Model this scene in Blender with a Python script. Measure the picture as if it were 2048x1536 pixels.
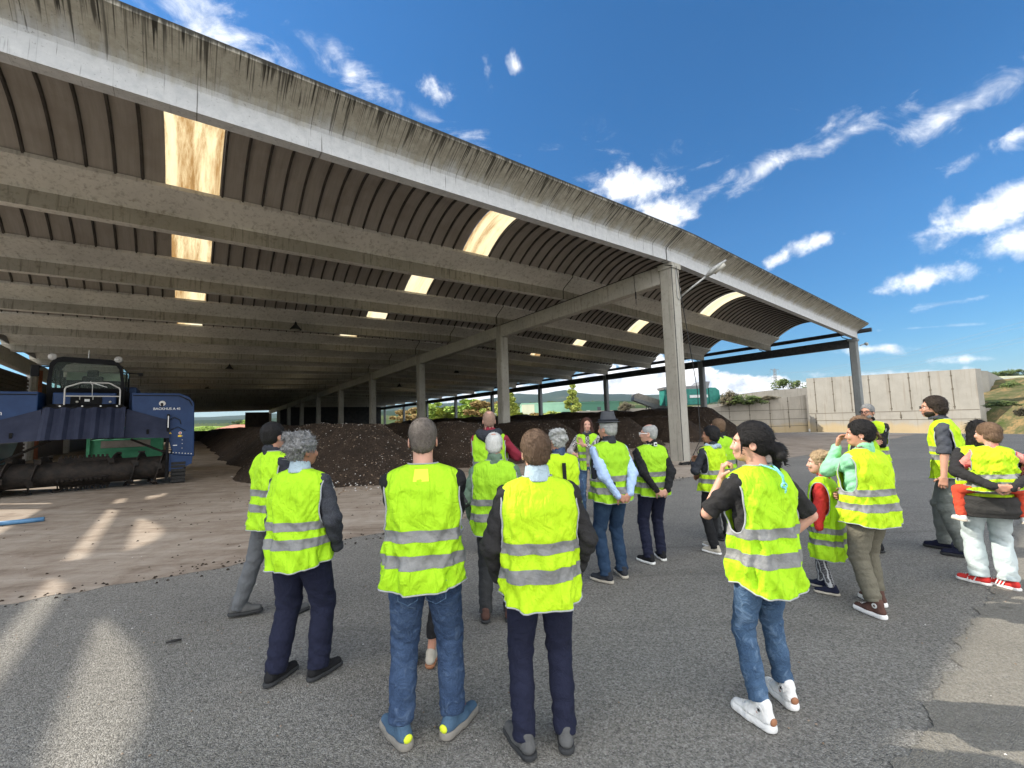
import bpy, bmesh, math, random
import numpy as np
from mathutils import Vector, Matrix, noise
R = math.radians
for _o in list(bpy.data.objects): bpy.data.objects.remove(_o)
scene = bpy.context.scene
COL = scene.collection

# ------------------------------------------------------------------ camera
F_PX, PITCH, ROLL, YAW = 855.436, 0.08501, 0.02962, 0.64961
CAM_Z = 1.74
CX, CY = 6.60095, 16.52151            # foot of the front middle column of the shed
cam_d = bpy.data.cameras.new('camera'); cam = bpy.data.objects.new('camera', cam_d); COL.objects.link(cam)
cam_d.sensor_fit = 'HORIZONTAL'; cam_d.sensor_width = 36.0; cam_d.lens = 36.0*F_PX/2048
cam_d.clip_start = 0.05; cam_d.clip_end = 30000
_fw = Vector((0, math.cos(PITCH), math.sin(PITCH))); _up = Vector((0, -math.sin(PITCH), math.cos(PITCH))); _rt = Vector((1, 0, 0))
_cr, _sr = math.cos(ROLL), math.sin(ROLL)
_r2 = _rt*_cr + _up*(-_sr)*-1*-1
_r2 = _rt*_cr - _up*(_sr)*(-1)*(-1)
# image x axis (right) and y axis (up) in world space
_ix = _rt*_cr - _up*_sr
_iy = _rt*_sr + _up*_cr
M = Matrix.Identity(4)
for i in range(3):
    M[i][0] = _ix[i]; M[i][1] = _iy[i]; M[i][2] = -_fw[i]
M.translation = Vector((0, 0, CAM_Z))
cam.matrix_world = M
scene.camera = cam
def ray(px, py):
    a = (px-1024)/F_PX; b = -(py-768)/F_PX
    return _fw + _ix*a + _iy*b
def ground(px, py, z=0.0):
    d = ray(px, py); t = (z-CAM_Z)/d.z
    return Vector((0, 0, CAM_Z)) + d*t
def at(px, py, Y):
    d = ray(px, py); return Vector((0, 0, CAM_Z)) + d*(Y/d.y)
def head_z(px, py, x, y):
    # height of the point above (x,y) that shows at picture row py
    d0 = ray(px, py); r = math.hypot(x, y); return CAM_Z + d0.z*r/math.hypot(d0.x, d0.y)
def toS(P):
    dx, dy = P.x-CX, P.y-CY; c, s = math.cos(YAW), math.sin(YAW)
    return Vector((dx*c+dy*s, -dx*s+dy*c, P.z))
def toW(x, y, z=0.0):
    c, s = math.cos(YAW), math.sin(YAW)
    return Vector((CX+x*c-y*s, CY+x*s+y*c, z))

# ------------------------------------------------------------------ sun and sky
SUN_AZ = math.atan2(-0.93, 0.995)+YAW          # direction the light travels, on the ground
SUN_EL = math.atan(1/math.hypot(0.995, 0.93))
tv = Vector((math.cos(SUN_AZ)*math.cos(SUN_EL), math.sin(SUN_AZ)*math.cos(SUN_EL), -math.sin(SUN_EL)))
sun_d = bpy.data.lights.new('sun', 'SUN'); sun = bpy.data.objects.new('sun', sun_d); COL.objects.link(sun)
sun_d.energy = 3.6; sun_d.angle = R(0.53); sun_d.color = (1.0, 0.93, 0.82)
sun.rotation_euler = tv.to_track_quat('-Z', 'Y').to_euler(); sun.location = (-20, 5, 20)
scene.view_settings.view_transform = 'Standard'; scene.view_settings.look = 'None'
scene.view_settings.gamma = 1.0; scene.view_settings.exposure = 1.05
scene.view_settings.use_curve_mapping = False
scene.cycles.max_bounces = 8; scene.cycles.diffuse_bounces = 4; scene.cycles.volume_bounces = 0
scene.cycles.transparent_max_bounces = 12

world = bpy.data.worlds.new('World'); scene.world = world; world.use_nodes = True
NT = world.node_tree; NT.nodes.clear()
def N(nt, t, **k):
    n = nt.nodes.new(t)
    for a, b in k.items():
        if a == 'inp':
            for i, v in b.items():
                n.inputs[i].default_value = v
        else: setattr(n, a, b)
    return n
def mth(nt, op, a, b=None, c=None, clamp=False):
    n = nt.nodes.new('ShaderNodeMath'); n.operation = op; n.use_clamp = clamp
    for i, v in enumerate((a, b, c)):
        if v is None: continue
        if isinstance(v, (int, float)): n.inputs[i].default_value = v
        else: nt.links.new(v, n.inputs[i])
    return n.outputs[0]
def vdot(nt, v, w):
    n = nt.nodes.new('ShaderNodeVectorMath'); n.operation = 'DOT_PRODUCT'; nt.links.new(v, n.inputs[0]); n.inputs[1].default_value = w
    return n.outputs['Value']
def sepxyz(nt, v):
    n = N(nt, 'ShaderNodeSeparateXYZ'); nt.links.new(v, n.inputs[0]); return n.outputs
def build_world():
    nt = NT; L = nt.links
    out = N(nt, 'ShaderNodeOutputWorld'); bg = N(nt, 'ShaderNodeBackground'); bg.inputs[1].default_value = 0.15
    L.new(bg.outputs[0], out.inputs[0])
    sky = N(nt, 'ShaderNodeTexSky'); sky.sky_type = 'NISHITA'; sky.sun_disc = False
    sky.sun_elevation = SUN_EL
    sd = -tv
    sky.sun_rotation = math.atan2(sd.x, sd.y)
    sky.altitude = 900; sky.air_density = 1.15; sky.dust_density = 0.25; sky.ozone_density = 3.5
    tc = N(nt, 'ShaderNodeTexCoord'); D = tc.outputs['Generated']
    sx_, sy_, sz_ = sepxyz(nt, D)
    gr = N(nt, 'ShaderNodeValToRGB'); e_ = gr.color_ramp.elements; e_[0].position = 0.0; e_[0].color = (.34, .42, .50, 1); e_[1].position = .12; e_[1].color = (.52, .60, .66, 1)
    q_ = e_.new(.35); q_.color = (.80, .82, .84, 1); q_ = e_.new(.7); q_.color = (.92, .92, .92, 1); L.new(sz_, gr.inputs[0])
    gm = N(nt, 'ShaderNodeMix', data_type='RGBA', blend_type='MULTIPLY'); gm.inputs['Factor'].default_value = 1.0; L.new(sky.outputs[0], gm.inputs['A']); L.new(gr.outputs[0], gm.inputs['B'])
    hs = N(nt, 'ShaderNodeHueSaturation'); hs.inputs['Saturation'].default_value = 1.27; hs.inputs['Value'].default_value = SKY_VAL
    L.new(gm.outputs['Result'], hs.inputs['Color'])
    nz = N(nt, 'ShaderNodeTexNoise', inp={'Scale': 9.0, 'Detail': 9.0, 'Roughness': 0.62, 'Distortion': 0.35}); L.new(D, nz.inputs['Vector'])
    nz2 = N(nt, 'ShaderNodeTexNoise', inp={'Scale': 26.0, 'Detail': 8.0, 'Roughness': 0.6, 'Distortion': 0.2}); L.new(D, nz2.inputs['Vector'])
    mp = N(nt, 'ShaderNodeMapping'); mp.inputs['Rotation'].default_value = (0.25, 0.5, 0.5); mp.inputs['Scale'].default_value = (4.5, 18, 18); L.new(D, mp.inputs['Vector'])
    nz3 = N(nt, 'ShaderNodeTexNoise', inp={'Scale': 1.0, 'Detail': 10.0, 'Roughness': 0.62, 'Distortion': 0.9}); L.new(mp.outputs[0], nz3.inputs['Vector'])
    # blobs: (px, py, half-width px, half-height px, tilt deg, strength, kind 0 puffy 1 wispy)
    def field(blobs):
        acc = None
        for (px, py, rx, ry, tilt, st) in blobs:
            c = ray(px, py); c.normalize()
            k = math.cos(math.atan(math.hypot(px-1024, py-768)/F_PX))**2/F_PX
            ct, s_ = math.cos(R(tilt)), math.sin(R(tilt))
            t1 = (_ix*ct + _iy*(-s_)); t2 = (_ix*s_ + _iy*ct)
            t1 = (t1 - c*t1.dot(c)); t2 = (t2 - c*t2.dot(c))
            ka = math.sqrt(k/ F_PX) if False else 1.0
            f = 1.0/(math.hypot(px-1024, py-768)**2/F_PX**2+1)**0.5
            a = mth(nt, 'MULTIPLY', mth(nt, 'SUBTRACT', vdot(nt, D, t1), c.dot(t1)), F_PX/(rx*f))
            b = mth(nt, 'MULTIPLY', mth(nt, 'SUBTRACT', vdot(nt, D, t2), c.dot(t2)), F_PX/(ry*f))
            r2 = mth(nt, 'ADD', mth(nt, 'MULTIPLY', a, a), mth(nt, 'MULTIPLY', b, b))
            m = mth(nt, 'MULTIPLY', mth(nt, 'SUBTRACT', 1.0, mth(nt, 'SQRT', r2)), st)
            g = vdot(nt, D, c)   # same hemisphere only
            m = mth(nt, 'MULTIPLY', m, mth(nt, 'GREATER_THAN', g, 0.2)) if False else mth(nt, 'SUBTRACT', m, mth(nt, 'MULTIPLY', mth(nt, 'LESS_THAN', g, 0.2), 10.0))
            acc = m if acc is None else mth(nt, 'MAXIMUM', acc, m)
        return acc
    puffy = [(1255, 375, 120, 48, 4, 1.0), (1330, 425, 90, 42, 15, .9), (1640, 478, 62, 36, -25, .85), (1548, 522, 36, 26, -20, .75),
             (1850, 560, 90, 42, -10, .9), (1965, 430, 130, 62, -15, .9), (2060, 480, 90, 60, 0, .8), (868, 178, 62, 46, 20, .8), (1030, 130, 24, 26, 30, .5),
             (975, 150, 20, 34, 0, .45), (1755, 698, 60, 16, 0, .8), (1960, 718, 60, 18, 0, .75), (2040, 740, 90, 22, 0, .9), (1850, 748, 160, 12, 0, .6), (1340, 470, 60, 30, 0, .5)]
    wisp = [(430, 70, 240, 95, 24, 1.0), (700, 135, 130, 55, 28, .85), (1420, 385, 110, 30, -24, .95), (1530, 335, 140, 36, -22, 1.0), (1670, 280, 150, 28, -14, .75), (1950, 200, 170, 44, -24, .75),
            (330, 10, 160, 60, 20, .8), (1930, 600, 80, 10, -10, .6), (2040, 270, 90, 30, -20, .6), (1260, 330, 200, 60, 0, .3), (1850, 655, 120, 5, 0, .5), (870, 245, 90, 25, 20, .45), (935, 275, 50, 20, 0, .4)]
    horizon = [(1230, 775, 120, 44, 0, 1.0), (1330, 762, 110, 46, 0, 1.0), (1450, 775, 110, 34, 0, .95), (1560, 790, 140, 30, 0, .9), (1120, 790, 150, 26, 0, .9), (1290, 725, 70, 20, 0, .6), (1040, 800, 200, 18, 0, .7), (1510, 765, 60, 20, 0, .7)]
    fp = mth(nt, 'ADD', field(puffy), mth(nt, 'MULTIPLY', mth(nt, 'SUBTRACT', nz.outputs[0], 0.5), 2.0))
    fp = mth(nt, 'ADD', fp, mth(nt, 'MULTIPLY', mth(nt, 'SUBTRACT', nz2.outputs[0], 0.5), 1.1))
    dp = N(nt, 'ShaderNodeMapRange', interpolation_type='SMOOTHSTEP'); dp.inputs['From Min'].default_value = 0.30; dp.inputs['From Max'].default_value = 1.0; L.new(fp, dp.inputs['Value'])
    fw = mth(nt, 'ADD', field(wisp), mth(nt, 'MULTIPLY', mth(nt, 'SUBTRACT', nz3.outputs[0], 0.5), 2.6))
    fw = mth(nt, 'ADD', fw, mth(nt, 'MULTIPLY', mth(nt, 'SUBTRACT', nz2.outputs[0], 0.5), 1.0))
    dw = N(nt, 'ShaderNodeMapRange', interpolation_type='SMOOTHSTEP'); dw.inputs['From Min'].default_value = 0.24; dw.inputs['From Max'].default_value = 1.5; dw.inputs['To Max'].default_value = .92; L.new(fw, dw.inputs['Value'])
    fh = mth(nt, 'ADD', mth(nt, 'MULTIPLY', field(horizon), 1.4), mth(nt, 'MULTIPLY', mth(nt, 'SUBTRACT', nz2.outputs[0], 0.5), 1.8))
    dh = N(nt, 'ShaderNodeMapRange', interpolation_type='SMOOTHSTEP'); dh.inputs['From Min'].default_value = 0.05; dh.inputs['From Max'].default_value = 0.35; L.new(fh, dh.inputs['Value'])
    dens = mth(nt, 'MAXIMUM', mth(nt, 'MAXIMUM', dp.outputs[0], dw.outputs[0]), dh.outputs[0])
    # added fill light: unseen bright broken cloud in the sky behind the photographer
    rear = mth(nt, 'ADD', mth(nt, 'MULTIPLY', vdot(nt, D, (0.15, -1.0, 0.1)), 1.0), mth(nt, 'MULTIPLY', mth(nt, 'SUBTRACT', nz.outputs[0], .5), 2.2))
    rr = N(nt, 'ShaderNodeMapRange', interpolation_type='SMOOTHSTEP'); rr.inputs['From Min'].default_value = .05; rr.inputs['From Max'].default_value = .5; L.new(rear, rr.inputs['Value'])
    rear_fill_d = mth(nt, 'MULTIPLY', rr.outputs[0], mth(nt, 'GREATER_THAN', vdot(nt, D, (0.15, -1.0, 0.1)), -.05))
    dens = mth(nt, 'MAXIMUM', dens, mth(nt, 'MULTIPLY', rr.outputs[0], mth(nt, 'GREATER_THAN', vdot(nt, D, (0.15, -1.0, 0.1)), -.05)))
    # cloud body colour: white tops, greyer inside
    shade = N(nt, 'ShaderNodeTexNoise', inp={'Scale': 30.0, 'Detail': 6.0, 'Roughness': 0.55}); L.new(D, shade.inputs['Vector'])
    cr = N(nt, 'ShaderNodeValToRGB'); cr.color_ramp.elements[0].position = .36; cr.color_ramp.elements[0].color = (2.7, 2.95, 3.4, 1)
    cr.color_ramp.elements[1].position = .55; cr.color_ramp.elements[1].color = (5.0, 5.0, 5.0, 1); L.new(shade.outputs[0], cr.inputs[0])
    cm = N(nt, 'ShaderNodeVectorMath', operation='SCALE'); L.new(cr.outputs[0], cm.inputs[0]); L.new(mth(nt, 'ADD', CLOUD_VAL, mth(nt, 'MULTIPLY', rear_fill_d, 1.3)), cm.inputs['Scale'])
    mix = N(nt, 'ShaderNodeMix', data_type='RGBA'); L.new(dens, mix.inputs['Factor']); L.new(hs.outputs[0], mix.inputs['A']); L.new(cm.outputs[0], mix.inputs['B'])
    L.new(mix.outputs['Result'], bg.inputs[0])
SKY_VAL = 0.62; CLOUD_VAL = 1.0
build_world()
world.cycles.sampling_method = 'MANUAL'; world.cycles.sample_map_resolution = 1024

# ------------------------------------------------------------------ helpers
def link(o, parent=None):
    COL.objects.link(o)
    if parent is not None: o.parent = parent
    return o
def tag(o, label=None, cat=None, group=None, kind=None):
    if label: o['label'] = label
    if cat: o['category'] = cat
    if group: o['group'] = group
    if kind: o['kind'] = kind
    return o
def thing(name, label, cat, loc=(0, 0, 0), rz=0.0, group=None):
    o = bpy.data.objects.new(name, None); o.empty_display_size = .2
    o.location = loc; o.rotation_euler = (0, 0, rz); link(o); return tag(o, label, cat, group)
class MB:
    def __init__(s): s.v = []; s.f = []; s.m = []
    def add(s, v, f, mi=0):
        b = len(s.v); s.v += [tuple(p) for p in v]
        for q in f: s.f.append(tuple(i+b for i in q)); s.m.append(mi)
        return s
    def box(s, a, b, mi=0, bev=0.0, M4=None):
        x0, y0, z0 = a; x1, y1, z1 = b
        if bev <= 0:
            v = [(x0, y0, z0), (x1, y0, z0), (x1, y1, z0), (x0, y1, z0), (x0, y0, z1), (x1, y0, z1), (x1, y1, z1), (x0, y1, z1)]
            f = [(0, 3, 2, 1), (4, 5, 6, 7), (0, 1, 5, 4), (1, 2, 6, 5), (2, 3, 7, 6), (3, 0, 4, 7)]
        else:
            bm = bmesh.new(); bmesh.ops.create_cube(bm, size=1)
            for q in bm.verts: q.co = Vector(((x0+x1)/2+q.co.x*(x1-x0), (y0+y1)/2+q.co.y*(y1-y0), (z0+z1)/2+q.co.z*(z1-z0)))
            bmesh.ops.bevel(bm, geom=bm.edges[:], offset=bev, segments=2, affect='EDGES', profile=.5)
            bm.verts.index_update(); v = [q.co.copy() for q in bm.verts]; f = [tuple(w.index for w in q.verts) for q in bm.faces]; bm.free()
        if M4 is not None: v = [M4 @ Vector(p) for p in v]
        return s.add(v, f, mi)
    def prism(s, pts, ext, mi=0):
        """pts: 3D polygon, ext: extrusion vector"""
        n = len(pts); e = Vector(ext); v = [Vector(p) for p in pts]; v = v+[p+e for p in v]
        f = [tuple(range(n-1, -1, -1)), tuple(range(n, 2*n))]+[(i, (i+1) % n, n+(i+1) % n, n+i) for i in range(n)]
        return s.add(v, f, mi)
    def tube(s, pts, r, n=8, mi=0, closed=False):
        pts = [Vector(p) for p in pts]; K = len(pts); rs = r if isinstance(r, (list, tuple)) else [r]*K
        rings = []; prev = None
        for i, p in enumerate(pts):
            if closed: d = pts[(i+1) % K]-pts[i-1]
            else: d = pts[min(i+1, K-1)]-pts[max(i-1, 0)]
            if d.length < 1e-9: d = Vector((0, 0, 1))
            d.normalize()
            if prev is None:
                a = d.orthogonal().normalized()
            else:
                a = prev - d*prev.dot(d)
                if a.length < 1e-6: a = d.orthogonal()
                a.normalize()
            prev = a; b = d.cross(a)
            rings.append([p+(a*math.cos(2*math.pi*j/n)+b*math.sin(2*math.pi*j/n))*rs[i] for j in range(n)])
        v = [q for rg in rings for q in rg]; f = []
        for i in range(K if closed else K-1):
            i2 = (i+1) % K
            for j in range(n):
                f.append((i*n+j, i*n+(j+1) % n, i2*n+(j+1) % n, i2*n+j))
        if not closed: f.append(tuple(range(n-1, -1, -1))); f.append(tuple((K-1)*n+j for j in range(n)))
        return s.add(v, f, mi)
    def build(s, name, mats, parent=None, smooth=False, autos=None):
        me = bpy.data.meshes.new(name); me.from_pydata([tuple(p) for p in s.v], [], s.f)
        if not isinstance(mats, (list, tuple)): mats = [mats]
        for m in mats: me.materials.append(m)
        if len(mats) > 1: me.polygons.foreach_set('material_index', s.m)
        if smooth: me.polygons.foreach_set('use_smooth', [True]*len(s.f))
        me.update()
        bm = bmesh.new(); bm.from_mesh(me); bmesh.ops.recalc_face_normals(bm, faces=bm.faces); bm.to_mesh(me); bm.free()
        o = bpy.data.objects.new(name, me)
        if autos:
            try: me.set_sharp_from_angle(angle=autos)
            except Exception: pass
        return link(o, parent)
def copy_tree(o, parent=None):
    c = o.copy(); COL.objects.link(c); c.parent = parent
    for ch in list(o.children): copy_tree(ch, c)
    return c

# ------------------------------------------------------------------ materials
def pmat(name, col=(.5, .5, .5), rough=.8, metal=0.0, spec=.5, **k):
    m = bpy.data.materials.new(name); m.use_nodes = True
    b = m.node_tree.nodes['Principled BSDF']
    b.inputs['Base Color'].default_value = (*col, 1); b.inputs['Roughness'].default_value = rough; b.inputs['Metallic'].default_value = metal
    b.inputs['Specular IOR Level'].default_value = spec
    for a, v in k.items(): b.inputs[a].default_value = v
    return m
def nodes(m): return m.node_tree, m.node_tree.nodes['Principled BSDF']
def ramp(nt, fac, stops):
    r = nt.nodes.new('ShaderNodeValToRGB'); e = r.color_ramp.elements
    while len(e) < len(stops): e.new(.5)
    for q, (p, c) in zip(e, stops):
        q.position = p; q.color = (*c, 1) if len(c) == 3 else c
    nt.links.new(fac, r.inputs[0]); return r.outputs[0]
def noise_n(nt, vec, scale, detail=4, rough=.55, dist=0.0):
    n = N(nt, 'ShaderNodeTexNoise', inp={'Scale': scale, 'Detail': detail, 'Roughness': rough, 'Distortion': dist})
    if vec is not None: nt.links.new(vec, n.inputs['Vector'])
    return n.outputs['Fac']
def coords(nt, kind='Object', scale=(1, 1, 1), rot=(0, 0, 0)):
    t = nt.nodes.new('ShaderNodeTexCoord'); mp = N(nt, 'ShaderNodeMapping'); mp.inputs['Scale'].default_value = scale; mp.inputs['Rotation'].default_value = rot
    nt.links.new(t.outputs[kind], mp.inputs['Vector']); return mp.outputs[0]
def mixc(nt, fac, a, b, mode='MIX'):
    n = N(nt, 'ShaderNodeMix', data_type='RGBA', blend_type=mode)
    for s_, v in (('Factor', fac), ('A', a), ('B', b)):
        if isinstance(v, (int, float)): n.inputs[s_].default_value = v
        elif isinstance(v, tuple): n.inputs[s_].default_value = (*v, 1) if len(v) == 3 else v
        else: nt.links.new(v, n.inputs[s_])
    return n.outputs['Result']
def mr(nt, v, a, b, c=0.0, d=1.0):
    n = N(nt, 'ShaderNodeMapRange', interpolation_type='SMOOTHSTEP', inp={'From Min': a, 'From Max': b, 'To Min': c, 'To Max': d}); nt.links.new(v, n.inputs['Value']); return n.outputs[0]
def bump(nt, b, h, strength=.3, dist=.01):
    n = N(nt, 'ShaderNodeBump', inp={'Strength': strength, 'Distance': dist}); nt.links.new(h, n.inputs['Height']); nt.links.new(n.outputs[0], b.inputs['Normal'])
def noisy(name, c0, c1, scale=8, rough=.85, bstr=.2, bdist=.01, bscale=None, detail=5, metal=0, spec=.3, vscale=(1, 1, 1), lo=.35, hi=.65):
    m = pmat(name, c0, rough, metal, spec); nt, b = nodes(m); v = coords(nt, scale=vscale)
    n = noise_n(nt, v, scale, detail, .6); nt.links.new(ramp(nt, n, [(lo, c0), (hi, c1)]), b.inputs['Base Color'])
    if bstr: bump(nt, b, noise_n(nt, v, bscale or scale*4, 4), bstr, bdist)
    return m
MT = {}
# ================================================================== materials of the place
def concrete(name, base=(.34, .31, .26), dark=(.16, .14, .11), streak=0.0, warm=None, joint=None, vtop=None):
    m = pmat(name, base, .9, 0, .25); nt, b = nodes(m); L = nt.links
    v = coords(nt); n1 = noise_n(nt, v, .55, 6, .65); n2 = noise_n(nt, v, 6, 8, .7); n3 = noise_n(nt, v, 45, 4, .6)
    c = ramp(nt, n1, [(.3, tuple(x*.82 for x in base)), (.7, tuple(min(1, x*1.1) for x in base))])
    c = mixc(nt, mr(nt, n2, .5, .72, 0, .55), c, dark)
    c = mixc(nt, mr(nt, n3, .58, .75, 0, .45), c, tuple(x*.6 for x in base))
    if streak:
        vs = coords(nt, scale=(9, 9, .55)); s1 = noise_n(nt, vs, 1.0, 5, .65, .4); c = mixc(nt, mr(nt, s1, .53, .66, 0, streak), c, tuple(x*.45 for x in dark))
    L.new(c, b.inputs['Base Color']); bump(nt, b, n3, .25, .01)
    return m
MT['concrete'] = concrete('concrete_column', (.36, .34, .29), (.2, .18, .15), .35)
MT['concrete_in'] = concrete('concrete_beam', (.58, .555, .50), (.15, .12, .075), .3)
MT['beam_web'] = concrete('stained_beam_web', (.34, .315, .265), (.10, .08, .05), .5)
MT['girder'] = concrete('concrete_girder', (.48, .455, .40), (.15, .125, .09), .3)
MT['concrete_steel'] = concrete('concrete_grey_column', (.19, .20, .195), (.12, .12, .115), .2)
def front_beam_mat():
    m = pmat('weathered_fascia', (.5, .48, .42), .9, 0, .2); nt, b = nodes(m); L = nt.links
    v = coords(nt); X, Y, Z = sepxyz(nt, v)
    # height above the underside of the beam is stored in the mesh as an attribute
    at_ = N(nt, 'ShaderNodeAttribute', attribute_name='hgt'); h = at_.outputs['Fac']
    n2 = noise_n(nt, v, 5, 7, .7); n3 = noise_n(nt, v, 30, 5, .65)
    web = ramp(nt, n2, [(.3, (.42, .425, .43)), (.7, (.55, .55, .545))])
    flare = ramp(nt, n2, [(.3, (.27, .245, .195)), (.7, (.43, .40, .33))])
    edge = mth(nt, 'ADD', h, mth(nt, 'MULTIPLY', mth(nt, 'SUBTRACT', noise_n(nt, coords(nt, scale=(2.2, .2, .2)), 1.0, 6, .7), .5), .75))
    c = mixc(nt, mr(nt, edge, .36, .66), web, flare)
    def streaks(sc, lo, hi, top, bot, amt, colr, dist=.3):
        s1 = noise_n(nt, coords(nt, scale=(sc, .12, .9)), 1.0, 3, .5, dist)
        s1b = noise_n(nt, coords(nt, scale=(sc*.18, .1, .5)), 1.0, 3, .5)
        k = mth(nt, 'ADD', s1, mth(nt, 'MULTIPLY', mth(nt, 'SUBTRACT', h, bot), (top)))
        k = mth(nt, 'ADD', k, mth(nt, 'MULTIPLY', mth(nt, 'SUBTRACT', s1b, .5), .35))
        return mixc(nt, mr(nt, k, lo, hi, 0, amt), c, colr)
    c = streaks(24.0, .60, .68, .42, .80, .95, (.022, .02, .016), .2)
    c = streaks(10.0, .60, .68, .34, .72, .85, (.03, .026, .02), .4)
    c = streaks(45.0, .57, .68, .30, .70, .7, (.06, .052, .04))
    c = streaks(17.0, .60, .70, .10, .5, .75, (.07, .065, .055))
    c = mixc(nt, mr(nt, noise_n(nt, coords(nt, scale=(1, 1, 1)), 16, 4, .75), .60, .68, 0, .55), c, (.12, .115, .10))
    rim = mth(nt, 'ADD', h, mth(nt, 'MULTIPLY', mth(nt, 'SUBTRACT', noise_n(nt, coords(nt, scale=(7, 1, 1)), 1.0, 5, .7), .5), .28))
    c = mixc(nt, mr(nt, rim, .86, .97, 0, .93), c, (.03, .028, .022))
    c = mixc(nt, mr(nt, n3, .62, .72, 0, .6), c, (.10, .095, .085))
    L.new(c, b.inputs['Base Color']); bump(nt, b, n3, .3, .012)
    return m
MT['fascia'] = front_beam_mat()
def sheet_mat(name='roof_sheet_metal'):
    m = pmat(name, (.2, .17, .14), .55, 0, .3); nt, b = nodes(m); L = nt.links
    v = coords(nt, scale=(1, 1, 1)); n1 = noise_n(nt, coords(nt, scale=(14, .8, .8)), 1, 6, .7); n2 = noise_n(nt, v, 1.2, 5)
    c = ramp(nt, n1, [(.3, (.25, .225, .195)), (.72, (.33, .30, .265))]); c = mixc(nt, mr(nt, n2, .45, .75, 0, .5), c, (.20, .17, .14))
    L.new(c, b.inputs['Base Color']); return m
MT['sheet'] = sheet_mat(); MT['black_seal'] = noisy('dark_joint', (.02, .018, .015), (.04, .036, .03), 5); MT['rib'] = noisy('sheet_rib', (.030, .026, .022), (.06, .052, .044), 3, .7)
def sky_mat():
    m = bpy.data.materials.new('dirty_translucent_panel'); m.use_nodes = True; nt = m.node_tree; nt.nodes.clear(); L = nt.links
    out = N(nt, 'ShaderNodeOutputMaterial'); tr = N(nt, 'ShaderNodeBsdfTranslucent'); df = N(nt, 'ShaderNodeBsdfDiffuse'); mx = N(nt, 'ShaderNodeMixShader')
    v = coords(nt, scale=(5.0, .6, .6)); n = noise_n(nt, v, 1.0, 8, .75, .3); n2 = noise_n(nt, coords(nt, scale=(.9, .05, .05)), 1.0, 2, .5)
    k = mth(nt, 'ADD', mth(nt, 'MULTIPLY', n, .38), mth(nt, 'MULTIPLY', n2, .85))
    c = ramp(nt, k, [(.46, (.66, .58, .40)), (.62, (.58, .47, .27)), (.71, (.26, .15, .055)), (.85, (.09, .05, .02))])
    L.new(c, tr.inputs[0]); L.new(c, df.inputs[0]); mx.inputs[0].default_value = .12; L.new(tr.outputs[0], mx.inputs[1]); L.new(df.outputs[0], mx.inputs[2]); L.new(mx.outputs[0], out.inputs[0])
    return m
MT['skylight'] = sky_mat()
MT['pipe'] = noisy('grey_pipe', (.16, .165, .17), (.24, .24, .235), 6, .6)
MT['pipe_dark'] = noisy('dark_gutter_pipe', (.022, .024, .028), (.05, .05, .052), 6, .5)
MT['black_rubber'] = noisy('black_rubber', (.012, .012, .012), (.025, .024, .022), 20, .7)
MT['lampmetal'] = noisy('lamp_grey_metal', (.30, .30, .28), (.42, .42, .40), 9, .5, metal=.3)
MT['lampglass'] = pmat('lamp_dull_glass', (.42, .40, .34), .35)
MT['darkpanel'] = noisy('dark_closing_panel', (.012, .012, .012), (.03, .028, .025), 1.5, .8)
MT['whitewall'] = noisy('white_render', (.74, .73, .70), (.86, .85, .83), 1.2, .9)
MT['slat'] = noisy('brown_louvre', (.055, .04, .032), (.09, .065, .05), 4, .6)
MT['rust'] = noisy('rust_pipe', (.22, .07, .03), (.32, .12, .06), 8, .8)

def asphalt(name, c0, c1, grain=95, big=(.75, 1.15), spk=.5, fine=(.03, .27)):
    m = pmat(name, c0, .92, 0, .25); nt, b = nodes(m); L = nt.links; v = coords(nt)
    vo = N(nt, 'ShaderNodeTexVoronoi', feature='F1', inp={'Scale': grain, 'Randomness': 1.0}); L.new(v, vo.inputs['Vector'])
    vc = N(nt, 'ShaderNodeSeparateColor'); L.new(vo.outputs['Color'], vc.inputs[0])
    g = ramp(nt, vc.outputs[0], [(0, tuple(fine[0]*x for x in (1, 1, 1))), (.35, c0), (.75, c1), (1.0, (fine[1], fine[1]*.97, fine[1]*.9))])
    n1 = noise_n(nt, v, .35, 5, .6); n2 = noise_n(nt, v, 3.0, 6, .7); n4 = noise_n(nt, v, 38, 4, .7)
    g = mixc(nt, .55, g, ramp(nt, n4, [(.35, tuple(x*.62 for x in c0)), (.65, c1)]))
    k = mth(nt, 'ADD', mth(nt, 'MULTIPLY', n1, .65), mth(nt, 'MULTIPLY', n2, .35))
    g = mixc(nt, 1.0, g, ramp(nt, k, [(.3, (big[0],)*3), (.7, (big[1],)*3)]), 'MULTIPLY')
    n5 = noise_n(nt, v, .8, 7, .72); g = mixc(nt, mr(nt, n5, .62, .8, 0, .4), g, (.11, .085, .06))
    n6 = noise_n(nt, coords(nt, scale=(.22, 1.5, 1), rot=(0, 0, -.65)), 1.0, 6, .7, .7); g = mixc(nt, mr(nt, n6, .54, .72, 0, .45), g, tuple(x*.55 for x in c0))
    n7 = noise_n(nt, v, 1.7, 3, .6, .3); g = mixc(nt, mr(nt, n7, .70, .78, 0, .55), g, (.05, .046, .04))
    L.new(g, b.inputs['Base Color'])
    h = mth(nt, 'SUBTRACT', n4, mth(nt, 'MULTIPLY', vo.outputs['Distance'], 1.2)); bump(nt, b, h, .9, .006)
    return m
MT['asphalt'] = asphalt('worn_asphalt', (.160, .150, .132), (.285, .268, .233), 125, (.74, 1.14), .5, (.03, .44))
MT['asphalt_new'] = asphalt('smooth_asphalt', (.19, .175, .145), (.25, .23, .19), 160, (.85, 1.1), .3, (.10, .32))
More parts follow.
